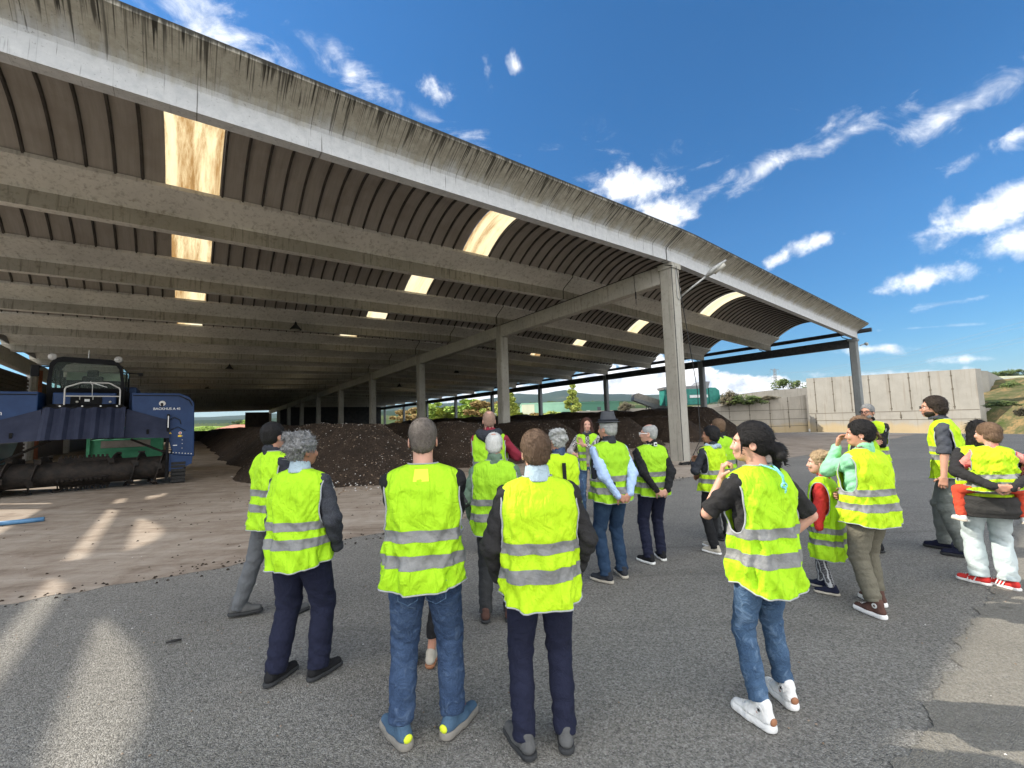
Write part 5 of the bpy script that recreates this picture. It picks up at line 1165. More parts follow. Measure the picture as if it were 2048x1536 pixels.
MT['c_jeans'] = cloth('blue_jeans', (.022, .042, .088), (.048, .08, .145), 9, .9, .9, 16, worn=(.11, .16, .24), fuzz=.3); MT['c_jeans2'] = cloth('mid_blue_jeans', (.034, .068, .128), (.07, .125, .205), 7, .9, .9, 16, worn=(.20, .29, .40), fuzz=.3); MT['c_jeans3'] = cloth('deep_blue_jeans', (.014, .032, .068), (.03, .058, .105), 8, .9, .5, 15); MT['c_jeansl'] = cloth('light_jeans', (.36, .42, .42), (.50, .55, .54), 5, .9, .5, 12)
MT['c_fleece'] = cloth('charcoal_fleece', (.026, .028, .034), (.045, .048, .056), 20, .95, .3, 18, fuzz=.5)
MT['gum'] = pmat('gum_sole', (.30, .13, .06), .7); MT['lace'] = pmat('laces', (.62, .60, .56), .8); MT['glassf'] = pmat('white_spectacle_frame', (.75, .74, .72), .4); MT['lens'] = pmat('spectacle_lens', (.6, .65, .65), .05); MT['felt'] = cloth('grey_felt', (.055, .058, .062), (.075, .078, .085), 10, .95, .2, 20); MT['paper'] = pmat('paper', (.75, .76, .8), .8); MT['ffy'] = pmat('neon_yellow', (.65, .75, .03), .6)
def tights():
    m = pmat('patterned_tights', (.01, .01, .012), .8); nt, b = nodes(m); v = coords(nt); w1 = N(nt, 'ShaderNodeTexWave', inp={'Scale': 13.0}); nt.links.new(v, w1.inputs['Vector']); w2 = N(nt, 'ShaderNodeTexWave', bands_direction='Z', inp={'Scale': 22.0}); nt.links.new(v, w2.inputs['Vector'])
    k = mth(nt, 'MAXIMUM', mth(nt, 'GREATER_THAN', w1.outputs['Fac'], .82), mth(nt, 'MULTIPLY', mth(nt, 'GREATER_THAN', w2.outputs['Fac'], .8), .5)); nt.links.new(mixc(nt, k, (.01, .01, .014), (.45, .45, .45)), b.inputs['Base Color']); return m
MT['tights'] = tights()
def dotted():
    m = pmat('dotted_coral_cloth', (.62, .22, .18), .85); nt, b = nodes(m); v = coords(nt); vo = N(nt, 'ShaderNodeTexVoronoi', inp={'Scale': 13.0}); nt.links.new(v, vo.inputs['Vector']); nt.links.new(mixc(nt, mr(nt, vo.outputs['Distance'], .36, .30), (.64, .235, .19), (.50, .05, .05)), b.inputs['Base Color']); bump(nt, b, noise_n(nt, v, 22, 4, .6, 1), .5, .03); return m
MT['c_dot'] = dotted()
def knit():
    m = pmat('patterned_knit', (.33, .30, .28), .95); nt, b = nodes(m); v = coords(nt); X, Y, Z = sepxyz(nt, v); ch = N(nt, 'ShaderNodeTexChecker', inp={'Scale': 42.0}); nt.links.new(v, ch.inputs['Vector'])
    band = mth(nt, 'MULTIPLY', mr(nt, Z, 1.22, 1.24), 1.0); nt.links.new(mixc(nt, band, (.34, .31, .29), mixc(nt, ch.outputs['Fac'], (.02, .02, .02), (.45, .42, .4))), b.inputs['Base Color']); return m
MT['c_knit'] = knit()

def unit(v): v = np.array(v, float); return v/(np.linalg.norm(v)+1e-9)
def ik(a, b, l1, l2, hint):
    a = np.array(a, float); b = np.array(b, float); d = b-a; L = np.linalg.norm(d); L = max(1e-4, L)
    if L > (l1+l2)*.999: b = a+d/L*(l1+l2)*.999; d = b-a; L = np.linalg.norm(d)
    u = d/L; c = (l1*l1-l2*l2+L*L)/(2*L); h = math.sqrt(max(0, l1*l1-c*c)); w = np.array(hint, float)-a; w = w-u*(w@u); w = unit(w)
    return a+u*c+w*h, b
def folds(seed, amp, fz=55, fx=18):
    r = np.random.RandomState(seed); p = r.uniform(0, 6.28, 12); q = r.uniform(.7, 1.4, 6)
    return lambda x, y, z: amp*((.55-np.abs(np.sin(fz*.5*q[0]*z+fx*q[1]*x+3*np.sin(9*y+p[0])+p[1])))*1.5+np.sin(fz*.6*q[2]*z-fx*1.3*q[3]*y+3*np.sin(7*x+p[2])+p[3])*.5+(.5-np.abs(np.sin(fz*.9*q[4]*z+fx*1.7*q[5]*y+3*np.sin(8*x+p[4])+p[5])))*.9)
def hand_sdf(S, w, d, palm, side, curl=.5, k=.006, spread=.16, sc=1.0, thumb=.9):
    """w wrist, d direction of the fingers, palm = palm normal (fingers curl towards it), side=+1 right hand"""
    d = unit(d); n = np.array(palm, float); n = unit(n-d*(n@d)); t = np.cross(d, n)*side   # towards the thumb
    P = lambda a, b, c: w+(d*a+t*b+n*c)*sc
    S.cap(P(-.03, 0, 0), P(.02, 0, 0), .025*sc, .024*sc, k, flat=(n, 1.3))
    for b in (-.026, -.009, .009, .026): S.cap(P(.012, b*.75, 0), P(.078, b, 0), .0145*sc, .0125*sc, .012, flat=(n, 1.1))
    for i, (b, L, x0) in enumerate(((.030, .070, .080), (.010, .080, .084), (-.010, .074, .082), (-.029, .058, .074))):
        a0 = curl*.75; p = P(x0-.006, b, 0); ang = a0; dirn = unit(d+t*b*spread*12); seg = [L*.45, L*.32, L*.26]; r = .0092*sc
        for s_ in seg:
            dd = dirn*math.cos(ang)+n*math.sin(ang); q = p+dd*s_*sc; S.cap(p, q, r, r*.9, .004); p = q; r *= .92; ang += curl*1.05
    p = P(.012, .024, .004); dd = unit(d*.62+t*(.75)+n*.25*thumb); q = p+dd*.042*sc; S.cap(p, q, .0145*sc, .011*sc, .008); dd2 = unit(dd+d*.35+n*curl*.6); S.cap(q, q+dd2*.034*sc, .0105*sc, .009*sc, .004)

# vest surface as an explicit grid so that tape, piping and armholes have clean borders
def vest_parts(t, P, T):
    rnd = np.random.RandomState(P['seed']); hem = P.get('hem', .86); wd = P.get('w', 1.0); dp = P.get('d', 1.0); op = P.get('open', False); lean = P['leanf']; ph = rnd.uniform(0, 6.28, 10)
    sh = P.get('sh', 1.0)
    rows = [(hem, .223*wd, .166*dp), (.95, .220*wd, .160*dp), (1.05, .208*wd, .145*dp), (1.16, .212*wd, .142*dp), (1.28, .224*wd, .140*dp), (1.36, .226*sh, .130*dp), (1.41, .220*sh, .112*dp), (1.442, .207*sh, .096), (1.462, .180*sh, .084), (1.478, .138*sh, .076), (1.490, .100*sh, .071), (1.497, .084, .068)]
    if P.get('child'): rows = [(a, b*1.02, c) for a, b, c in rows]
    A = np.array(rows); hemdip = P.get('dip', .035); hskew = P.get('hskew', 0.0)
    def Sf(u, v, off=0.0):
        """u angle (0 = +x right side, 90deg = front), v 0..1"""
        u = np.asarray(u, float); v = np.asarray(v, float); z = A[0, 0]+(A[-1, 0]-A[0, 0])*v
        zz = z.copy()
        rx = np.interp(z, A[:, 0], A[:, 1]); ry = np.interp(z, A[:, 0], A[:, 2]); c, s = np.cos(u), np.sin(u); e = 2/2.5
        low = np.clip((1.42-z)/.5, 0, 1); amp = (.0085+.0085*np.clip((1.15-z)/.3, 0, 1))*np.clip((1.46-z)/.12, 0, 1)*P.get('wr', 1.0)
        w = amp*(np.sin(5*u+ph[0]+5*v+1.5*np.sin(3*u+ph[1]))*.8+np.sin(9*u+ph[2]-8*v+2*np.sin(4*v+ph[3]))*.55+np.sin(3*u+26*v+3*np.sin(2*u+ph[4]))*.45+np.sin(15*u+ph[5]+17*v)*.28+(.5-np.abs(np.sin(7*u+ph[6]+11*v+2*np.sin(9*v+ph[7]))))*.55+(.5-np.abs(np.sin(11*u+ph[8]-19*v+2*np.sin(6*v+ph[9]))))*.45)
        # tape pinches the cloth a little
        for zb in (P['z1'], P['z2']): w -= .004*np.exp(-((z-zb)/.02)**2)
        rx = rx+w+off; ry = ry+w+off
        x = np.sign(c)*np.abs(c)**e*rx; y = np.sign(s)*np.abs(s)**e*ry
        fb = np.where(s < 0, 1.0, 1.0); zz = z-hemdip*np.clip((1.0-z)/.15, 0, 1)*np.abs(s)**1.5*fb+hskew*x*np.clip((1.2-z)/.3, 0, 1)
        zz = zz-.02*np.clip((z-1.44)/.06, 0, 1)*(s > 0)*s  # neckline lower in front
        # slight belly / back curve
        cy = lean(zz)[1]-.005; cx = lean(zz)[0]
        y = y*np.where(s < 0, P.get('back', 1.0), P.get('belly', 1.0))
        return np.stack([x+cx, y+cy, zz], -1)
    NU, NV = 112, 84; us = np.linspace(0, 2*np.pi, NU, endpoint=False); vs = np.linspace(0, 1, NV+1)
    tov = lambda z: (z-A[0, 0])/(A[-1, 0]-A[0, 0])
    # insert exact rows for the tape borders
    hb = P.get('hb', .030); zs = sorted([P['z1']-hb, P['z1']+hb, P['z2']-hb, P['z2']+hb]); 
    for z in zs: j = np.argmin(abs(vs-tov(z))); vs[j] = tov(z)
    U, V = np.meshgrid(us, vs, indexing='ij')
    ahz = P.get('ahz', 1.262); ahh = P.get('ahh', .165); aw = P.get('aw', .47); vc, vr = tov(ahz), ahh/(A[-1, 0]-A[0, 0])
    def inside(u, v, sx):
        c = 0 if sx > 0 else np.pi; du = (u-c+np.pi) % (2*np.pi)-np.pi; return np.sqrt((np.abs(du)/aw)**2.4+(np.abs(v-vc)/vr)**2.4)**(2/2.4), du, c
    keepv = np.ones(U.shape, bool); U2, V2 = U.copy(), V.copy(); du_ = 2*np.pi/NU; dv_ = 1/NV
    for sx in (1, -1):
        q, du, c = inside(U, V, sx); ins = q < 1
        keepv &= ~ins
        # snap the ring of vertices next to the hole on to its border
        nb = np.zeros_like(ins)
        for a, b in ((1, 0), (-1, 0), (0, 1), (0, -1), (1, 1), (-1, 1), (1, -1), (-1, -1)):
            r = np.roll(ins, (a, b), (0, 1)); nb |= r
        snap = nb & ~ins; f = 1/np.maximum(q, 1e-6)
        U2 = np.where(snap, c+du*np.clip(f, .6, 1), U2); V2 = np.where(snap, vc+(V-vc)*np.clip(f, .6, 1), V2)
    Pt = Sf(U2, V2)
    def grid(Pt, jr, keep=None, gap=None):
        ac = []; vid = {}; V_ = []; F_ = []
        def vi(i, j):
            k = (i % NU, j)
            if k not in vid: vid[k] = len(V_); V_.append(Pt[i % NU, j])
            return vid[k]
        for i in range(NU):
            um = (us[i]+np.pi/NU)
            if gap and abs(((um-np.pi/2+np.pi) % (2*np.pi))-np.pi) < gap: continue
            for j in jr:
                c4 = [(i, j), ((i+1) % NU, j), ((i+1) % NU, j+1), (i, j+1)]
                if all(keep[a, b] for a, b in c4): F_.append([vi(a, b) for a, b in c4])
        return V_, F_
    gap = .10 if op else None
    V_, F_ = grid(Pt, range(NV), keepv, gap); o = Acc().add(V_, F_).build('vest', MT[P.get('hv', 'hv1')], t, T)
    if P.get('vlabel'): o['label'] = P['vlabel']
    so = o.modifiers.new('s', 'SOLIDIFY'); so.thickness = .004; so.offset = -1
    Pb = Sf(U2, V2, .0035)
    for zb in (P['z1'], P['z2']):
        a, b = tov(zb-hb), tov(zb+hb); jr = [j for j in range(NV) if vs[j] >= a-1e-6 and vs[j+1] <= b+1e-6]
        V_, F_ = grid(Pb, jr, keepv, gap)
        if V_:
            q = Acc().add(V_, F_).build('reflective_tape', MT['band'], o, T)
    # piping around armholes, neck and hem
    for sx in (1, -1):
        th = np.linspace(0, 2*np.pi, 56, endpoint=False); c = 0 if sx > 0 else np.pi; e = 2/2.4
        uu = c+aw*np.sign(np.cos(th))*np.abs(np.cos(th))**e; vv = vc+vr*np.sign(np.sin(th))*np.abs(np.sin(th))**e; L_ = Sf(uu, np.clip(vv, 0, 1), .0015)
        mb = MB(); mb.tube([Vector(p*T) for p in L_], .0055*T, 5, closed=True); mb.build('piping', MT['piping'], o, smooth=True)
    for v0 in (0.0, 1.0):
        if op: uu = np.linspace(np.pi/2+.12, np.pi/2+2*np.pi-.12, 80)
        else: uu = np.linspace(0, 2*np.pi, 80, endpoint=False)
        L_ = Sf(uu, np.full_like(uu, v0), .001); mb = MB(); mb.tube([Vector(p*T) for p in L_], .0045*T, 5, closed=not op); mb.build('piping', MT['piping'], o, smooth=True)
    if P.get('tag'):
        L_ = [Sf(u, v, .004) for u, v in ((-np.pi/2-.16, tov(1.47)), (-np.pi/2+.16, tov(1.47)), (-np.pi/2+.13, tov(1.405)), (-np.pi/2-.13, tov(1.405)))]
        Acc().add(np.array(L_), [[0, 1, 2, 3]]).build('care_label', MT['ffy'], o, T)
    return o

def person(label, feet, H=None, top=None, yaw=0.0, **P):
    """feet=(px,py) in the photograph between the feet; yaw: 0 faces away from the camera, positive turns to the left"""
    g = ground(*feet) if len(feet) == 2 else Vector(feet)
    if H is None: H = head_z(top[0], top[1], g.x, g.y)
    T = H/1.75; P.setdefault('seed', hash(label) % 1000 if False else sum(map(ord, label)) % 997); P.setdefault('z1', 1.12); P.setdefault('z2', 1.0)
    t = thing('person', label, 'person', (g.x, g.y, P.get('lift', 0)), R(yaw), P.get('group', 'visitors in hi-vis vests'))
    fine = P.get('fine', False); vb = .0085 if fine else .012; vh = .0055 if fine else .0075
    lx, ly = P.get('lean', (0, 0)); hipx, hipy = P.get('hip', (0, 0)); hipz = P.get('hipz', .93); fat = P.get('fat', 1.0); seed = P['seed']
    def lean(z):
        f = np.clip((np.asarray(z, float)-.9)/.6, 0, 1.4); return (hipx+lx*f, hipy+ly*f)
    P['leanf'] = lean
    L = lambda z: np.array([float(lean(z)[0]), float(lean(z)[1]), 0])
    sk = MT[P.get('skin', 'skin')]
    sw = P.get('shw', 1.0)
    shx = .175*sw
    SH = {s: np.array([s*shx*1.03, -.005, 1.402])+L(1.4) for s in (1, -1)}
    # ---- legs
    feetp = P.get('ft', {1: (.11, 0, 12), -1: (-.11, 0, 12)}); KN = {}; AN = {}; HJ = {}
    for s in (1, -1):
        fx, fy, fa = feetp[s][:3]; lz = feetp[s][3] if len(feetp[s]) > 3 else 0.0
        hj = np.array([s*.09+hipx, hipy, hipz]); an = np.array([fx, fy, .085+lz]); hint = (hj+an)/2+np.array([s*.12, 1.0, 0])
        if P.get('kh') and s in P['kh']: hint = (hj+an)/2+np.array(P['kh'][s])
        kn, an = ik(hj, an, .435, .43, hint); HJ[s], KN[s], AN[s] = hj, kn, an
    # ---- arms
    EL = {}; WR_ = {}; arms = P.get('arms', {}); HD = {}
    PRE = {'side': lambda s: (np.array([s*.26, .05, .82]), np.array([s*.36, -.2, 1.1]), (0, .15, -1), (-s, 0, 0), .5),
           'pocket': lambda s: (np.array([s*.235, .10, .90]), np.array([s*.5, -.25, 1.1]), (-s*.1, .2, -1), (-s, 0, 0), .3),
           'behind': lambda s: (np.array([s*.075, -.225, .93]), np.array([s*.60, -.28, 1.15]), (-s*.8, -.05, -.45), (0, 1, .1), .8),
           'crossed': lambda s: (np.array([-s*.06, .25, 1.16]), np.array([s*.5, .0, .95]), (-s, -.1, 0), (0, -1, 0), .5),
           'front': lambda s: (np.array([s*.07, .27, 1.02]), np.array([s*.5, -.1, 1.0]), (-s*.8, .4, -.2), (0, -1, 0), .8),
           'phone': lambda s: (np.array([s*.10, .32, 1.38]), np.array([s*.5, .2, 1.0]), (-s*.3, .2, 1), (0, -1, 0), .8),
           'hip': lambda s: (np.array([s*.20, .05, .98]), np.array([s*.70, -.30, 1.1]), (-s*.6, .6, -.5), (-s, 0, 0), .5)}
    for s in (1, -1):
        a = arms.get(s, 'side')
        if isinstance(a, str): w, h, d, pn, cu = PRE[a](s)
        else: w, h, d, pn, cu = a
        w = np.array(w, float); off = L(w[2]); w = w+off; h = np.array(h, float)+L(1.1)
        e, w = ik(SH[s], w, .295*P.get('arml', 1), .255*P.get('arml', 1), h); EL[s], WR_[s] = e, w; HD[s] = (d, pn, cu)
    # ---- head frame
    hy, hp, hr = [R(a) for a in P.get('head', (0, 0, 0))]; hs = P.get('hscale', 1.0)
    Rm = np.array((Matrix.Rotation(hy, 3, 'Z') @ Matrix.Rotation(-hp, 3, 'X') @ Matrix.Rotation(hr, 3, 'Y')))
    nk = np.array([0, -.012, 1.50])+L(1.5)+np.array(P.get('hoff', (0, 0, 0)))
    def HP(x, y, z): return nk+Rm @ (np.array([x, y+.012, z-1.50])*hs)
    lo = [-.75, -.62, -.02]; hi = [.75, .65, 1.86]
    allp = np.array([*SH.values(), *EL.values(), *WR_.values(), *KN.values(), *AN.values(), HJ[1], HJ[-1], nk]); lo = allp.min(0)-[.32, .32, .12]; hi = allp.max(0)+[.32, .32, .30]; hi[2] = max(hi[2], 1.86+abs(hs-1)*.3)
    # ---- body (skin): torso and limbs, then finer head and hands
    S = SDF(lo, hi, .016)
    ww = P.get('w', 1.0)
    S.loft([(.86, *L(.86)[:2], .150*ww, .095), (1.0, *L(1)[:2], .140*ww, .088), (1.2, *L(1.2)[:2], .155*ww, .092), (1.36, *L(1.36)[:2], .165, .085), (1.43, *L(1.43)[:2], .10, .06)], .04)
    for s in (1, -1):
        S.cap(HJ[s], KN[s], .072, .046, .03); S.cap(KN[s], AN[s], .046, .034, .02); S.cap(SH[s], EL[s], .044, .035, .03); S.cap(EL[s], WR_[s], .035, .026, .02)
        S.cap(SH[s]*[.4, 1, 1]+[0, 0, .0], SH[s], .05, .044, .03)
        fa = R(feetp[s][2])*-s; fd = np.array([math.sin(-fa), math.cos(fa), 0]); S.cap(AN[s]-fd*.02-[0, 0, .035], AN[s]+fd*.12-[0, 0, .05], .03, .025, .03)
    ac = Acc().add(*S.mesh(), 0)
    h0 = HP(0, 0, 1.62); S = SDF(h0-.2*hs, h0+.2*hs, vh); E = lambda x, y, z, r, k=.02, op='u': S.ell(HP(x, y, z), np.array(r)*hs, k, op, Rm)
    fw = P.get('facew', 1.0)
    E(0, -.012, 1.662, (.076, .094, .088)); E(0, .030, 1.60, (.060*fw, .066, .078), .03); E(0, .062, 1.548, (.032*fw, .036, .028), .03); E(0, .075, 1.655, (.05, .022, .02), .02)
    for s in (1, -1):
        E(s*.032, .103, 1.632, (.017, .014, .012), .012, 's'); E(s*.030, .088, 1.60, (.024, .018, .022), .02); E(s*.078, -.006, 1.617, (.010, .022, .032), .006); E(s*.084, -.004, 1.62, (.005, .012, .02), .004, 's')
    S.cap(HP(0, .096, 1.635), HP(0, .109, 1.602), .008*hs, .011*hs, .014); S.cap(HP(0, .098, 1.60), HP(0, .112, 1.597), .013*hs, .011*hs, .008); E(0, .094, 1.568, (.024, .012, .010), .01)
    nb_ = np.array([0, -.02, 1.40])+L(1.40)
    S.cap(nb_, HP(0, -.012, 1.58), .060*min(1, hs*P.get('neckw', 1)), .054*hs*P.get('neckw', 1), .025)
    ac.add(*S.mesh(), 0)
    for s in (1, -1):
        ac.add(*sph(HP(s*.031, .084, 1.630), np.array((.0115, .010, .0065))*hs, 10, 6, Rm), 1); ac.add(*sph(HP(s*.031, .0905, 1.630), np.array((.0062, .006, .0058))*hs, 8, 6, Rm), 2)
        ac.add(*sph(HP(s*.033, .093, 1.652), np.array((.019, .007, .004))*hs, 8, 6, Rm), 4)
    ac.add(*sph(HP(0, .101, 1.570), np.array((.021, .008, .0045))*hs, 10, 6, Rm), 3); ac.add(*sph(HP(0, .101, 1.561), np.array((.018, .008, .005))*hs, 10, 6, Rm), 3)
    for s in (1, -1):
        if s in P.get('nohand', ()): continue
        w = WR_[s]; d, pn, cu = HD[s]; e = EL[s]; a = np.minimum(w, e+(w-e)*.1)-.13; b = np.maximum(w, e+(w-e)*.1)+.13; a = np.minimum(w-.16, e-.03); b = np.maximum(w+.16, e+.03)
        S = SDF(a, b, .0045 if fine else .0058); S.cap(e, w, .038 if P.get('bare') else .034, .025, .01, flat=None); hand_sdf(S, w, d, pn, s, cu, sc=P.get('handsc', 1.0)); ac.add(*S.mesh(), 0)
    body = ac.build('body', [sk, MT['eye'], MT['iris'], MT['lip'], MT['brow']], t, T)
    # ---- trousers
    tr = P.get('trousers', 'c_jeans'); tw = P.get('legw', 1.0); cuff = P.get('cuff', .07); kr = .082*tw; tw = tw*1.03
    S = SDF([lo[0], lo[1], -.02], [hi[0], hi[1], 1.12], vb)
    S.loft([(.84, *L(.84)[:2], .168*ww, .112*fat), (.93, *L(.93)[:2], .166*ww, .115*fat), (1.03, *L(1.03)[:2], .150*ww, .105*fat)], .05)
    for s in (1, -1):
        S.cap(HJ[s]+[s*.0, 0, -.02], KN[s], .100*tw*ww**.5, .069*tw, .018); u = AN[s]-KN[s]; S.cap(KN[s], KN[s]+u*.5, .068*tw, .064*tw*P.get('flare', 1), .02); S.cap(KN[s]+u*.5, AN[s]+u*.02, .064*tw*P.get('flare', 1), .058*tw*P.get('flare', 1), .02)
        S.ell(HJ[s]+[s*-.01, -.045, -.015], (.075, .065, .075), .04)
        if P.get('legsep', True): pass
    S.cap([hipx, hipy-.02, hipz-.16], [hipx, hipy+.0, hipz-.40], .002, .004, .03, 's') if False else None
    fo = folds(seed, P.get('tfold', .0036)); 
    def fo2(x, y, z, fo=fo):
        k = .35+.9*np.exp(-((z-.5)/.10)**2)+1.25*np.exp(-((z-.14)/.10)**2)+.7*np.exp(-((z-.80)/.06)**2); return fo(x, y, z)*k
    S.disp(fo2); 
    if cuff is not None:
        for s in (1, -1):
            u = unit(AN[s]-KN[s]); q = AN[s]-u*(cuff-.085) if False else AN[s]+u*(.085-cuff)
            m_ = .13; z = S._sub(AN[s]-[m_, m_, .2], AN[s]+[m_, m_, .12])
            if z is not None:
                sl, X, Y, Z = z; dd = (X-q[0])*u[0]+(Y-q[1])*u[1]+(Z-q[2])*u[2]; near = ((X-AN[s][0])**2+(Y-AN[s][1])**2) < .0169
                S.f[sl] = np.where(near, np.maximum(S.f[sl], dd), S.f[sl])
    S.cut((0, 0, 1), (0, 0, min(P.get('waist', 1.02), P.get('hem', .86)+.03 if not P.get('child') else .9)))
    tm = MT[tr]; o = Acc().add(*S.mesh()).build('trousers', tm, t, T)
    if P.get('pockets'):
        for s in (1, -1):
            mb = MB(); c = np.array([s*.075+hipx, hipy-.128*fat, .83]); pts = [c+[-.055, .012, .04], c+[.055, .012, .04], c+[.052, .0, -.05], c+[0, -.004, -.075], c+[-.052, .0, -.05]]
            mb.tube([Vector(p*T) for p in pts], .0028, 4, closed=True); mb.build('pocket_seam', MT['c_blue_l'] if False else MT['c_jeans2'], o, smooth=True)
    # ---- shoes
    for s in (1, -1):
        fa = R(feetp[s][2])*-s; fd = np.array([-math.sin(fa), math.cos(fa), 0]); sd = np.array([fd[1], -fd[0], 0]); pit = R(feetp[s][4]) if len(feetp[s]) > 4 else 0; B = AN[s]-[0, 0, .085]
        up = np.array([0, 0, 1.]);
        if pit: fd = fd*math.cos(pit)-up*math.sin(pit); up = np.cross(sd, fd); B = AN[s]-up*.085
        Q = lambda a, b, c: B+fd*a+sd*b*s+up*c
        st = P.get('sole_t', .028); ss = P.get('shoesc', 1.0); hi_ = P.get('hitop', 0)
        S = SDF(B-[.28, .28, .1], B+[.28, .28, .24], .006 if fine else .009)
        S.cap(Q(-.045*ss, 0, .052), Q(.06*ss, .004, .052), .036*ss, .040*ss, .02); S.cap(Q(.05*ss, .004, .045), Q(.155*ss, .006, .036), .040*ss, .031*ss, .02); S.cap(Q(-.035, 0, .06), Q(-.028, 0, .10+hi_), .036, .038, .02); S.cap(Q(.06, .002, .06), Q(.0, 0, .10+hi_*.8), .030, .036, .02)
        S.cut(-up, Q(0, 0, st)); up_m = S.mesh(); so_ = Acc().add(*up_m).build('shoe', MT[P.get('shoe', 'c_black')], t, T)
        S = SDF(B-[.28, .28, .12], B+[.28, .28, .2], .006 if fine else .009); S.cap(Q(-.047*ss, 0, .02), Q(.06*ss, .004, .02), .043*ss, .044*ss, .01); S.cap(Q(.06*ss, .004, .02), Q(.158*ss, .006, .02), .046*ss, .038*ss, .01); S.cut(up, Q(0, 0, st+.002)); S.cut(-up, Q(0, 0, .001))
        Acc().add(*S.mesh()).build('sole', MT[P.get('sole', 'c_darkgrey')], so_, T)
        if P.get('laces'):
            mb = MB()
            for i in range(5): a = .045+.02*i; z_ = .100-.008*i; mb.tube([Vector(Q(a, -.022, z_-.006)*T), Vector(Q(a+.006, 0, z_+.004)*T), Vector(Q(a, .022, z_-.006)*T)], .0035, 5)
            mb.build('laces', MT[P['laces']], so_, smooth=True)
        if P.get('stripes'):
            for sd_ in (1, -1):
                for i in range(3):
                    mb = MB(); a = .03+.026*i; mb.prism([Vector(Q(a, sd_*.045, .030)*T), Vector(Q(a+.010, sd_*.045, .030)*T), Vector(Q(a-.012, sd_*.036, .082)*T), Vector(Q(a-.022, sd_*.036, .082)*T)], Vector(sd*s*sd_*.004*T)); mb.build('stripe', MT['white'], so_)
        if P.get('disc'):
            for sd_ in (1, -1):
                c = Q(-.02, sd_*.038, .105); a_, b_ = fd*.022, up*.022; mb = MB(); mb.prism([Vector((c+a_*math.cos(i*.5236)+b_*math.sin(i*.5236))*T) for i in range(12)], Vector(sd*s*sd_*.004*T)); q_ = mb.build('ankle_patch', MT[P['disc'][0]], so_)
                mb = MB(); c2 = c+sd*s*sd_*.0045; mb.prism([Vector((c2+(fd*math.cos(i*.6283)+up*math.sin(i*.6283))*(.013 if i % 2 else .006))*T) for i in range(10)], Vector(sd*s*sd_*.002*T)); mb.build('star', MT[P['disc'][1]], so_)
        if P.get('heel'):
            v, F = sph(Q(-.078*ss, 0, .058), (.012, .026, .022), 10, 6, np.stack([fd, sd, up], 1)); Acc().add(v, F).build('heel_patch', MT[P['heel']], so_, T)
    # ---- upper clothing
    top_ = P.get('shirt', 'c_black'); slv = P.get('sleeve', 1.0); sr = P.get('sler', 1.0)
    S = SDF([lo[0], lo[1], .70], [hi[0], hi[1], 1.64+(.05 if hs > 1 else 0)], vb)
    S.loft([(.93, *L(.90)[:2], .160*ww, .108*fat), (1.0, *L(1)[:2], .164*ww, .110*fat), (1.2, *L(1.2)[:2], .175*ww, .112*fat), (1.33, *L(1.33)[:2], .185, .108), (1.40, *L(1.4)[:2], .165*sw, .088), (1.45, *L(1.45)[:2], .095, .066)], .05)
    for s in (1, -1):
        S.cap(SH[s]*[.55, 1, 1]+[0, 0, .0], SH[s]+[0, 0, -.012], .050, .056+.006*(sr-1), .03); f1 = min(1, slv/.5); S.cap(SH[s]+[0, 0, -.012], SH[s]+(EL[s]-SH[s])*f1, .058+.01*(sr-1), .060*sr if slv < .6 else .054*sr, .03)
        if slv > .5: f2 = (slv-.5)/.5; S.cap(EL[s], EL[s]+(WR_[s]-EL[s])*f2*.96, .054*sr, (.050+(.037-.050)*f2)*sr, .025)
    col = P.get('collar', .018)
    if col: S.cap(np.array([0, -.02, 1.44])+L(1.44), HP(0, -.018, 1.515), .066, .066+.006, .02)
    S.disp(folds(seed+5, P.get('sfold', .006), 48, 22))
    if slv < .6 or slv < .98:
        for s in (1, -1):
            if slv <= .5: u = unit(EL[s]-SH[s]); q = SH[s]+(EL[s]-SH[s])*(slv/.5)
            else: u = unit(WR_[s]-EL[s]); q = EL[s]+(WR_[s]-EL[s])*((slv-.5)/.5)
            z = S._sub(q-.14, q+.14)
            if z is not None:
                sl, X, Y, Z = z; dd = (X-q[0])*u[0]+(Y-q[1])*u[1]+(Z-q[2])*u[2]; near = ((X-q[0])**2+(Y-q[1])**2+(Z-q[2])**2) < .0121; far = np.abs(X-L(1.2)[0]) > .17
                S.f[sl] = np.where(near & far, np.maximum(S.f[sl], dd), S.f[sl])
    # open neck
    S.cap(HP(0, -.010, 1.45), HP(0, -.006, 1.66), .060, .064, .004, 's')
    o = Acc().add(*S.mesh()).build(P.get('topname', 'shirt'), MT[top_], t, T)
    if P.get('slabel'): o['label'] = P['slabel']
    if P.get('patch'):
        for s in (1, -1):
            d_ = unit(SH[s]-EL[s]); v, F = sph(EL[s]+unit(EL[s]-WR_[s]+EL[s]-SH[s])*.012, (.057, .057, .075), 12, 8); Acc().add(v, F).build('elbow_patch', MT[P['patch']], o, T)
    if P.get('collar2'):
        S = SDF(np.array(HP(0, 0, 1.5))-[.16, .16, .12], np.array(HP(0, 0, 1.5))+[.16, .16, .12], .006); a = np.array([0, -.018, 1.455])+L(1.455); S.cap(a, HP(0, -.012, 1.530), .082, .070, .01); S.cap(a-[0, 0, .05], HP(0, -.008, 1.62), .066, .061, .003, 's'); S.cut((0, 0, -1), (0, 0, 1.470)); Acc().add(*S.mesh()).build('collar', MT[P['collar2']], o, T)
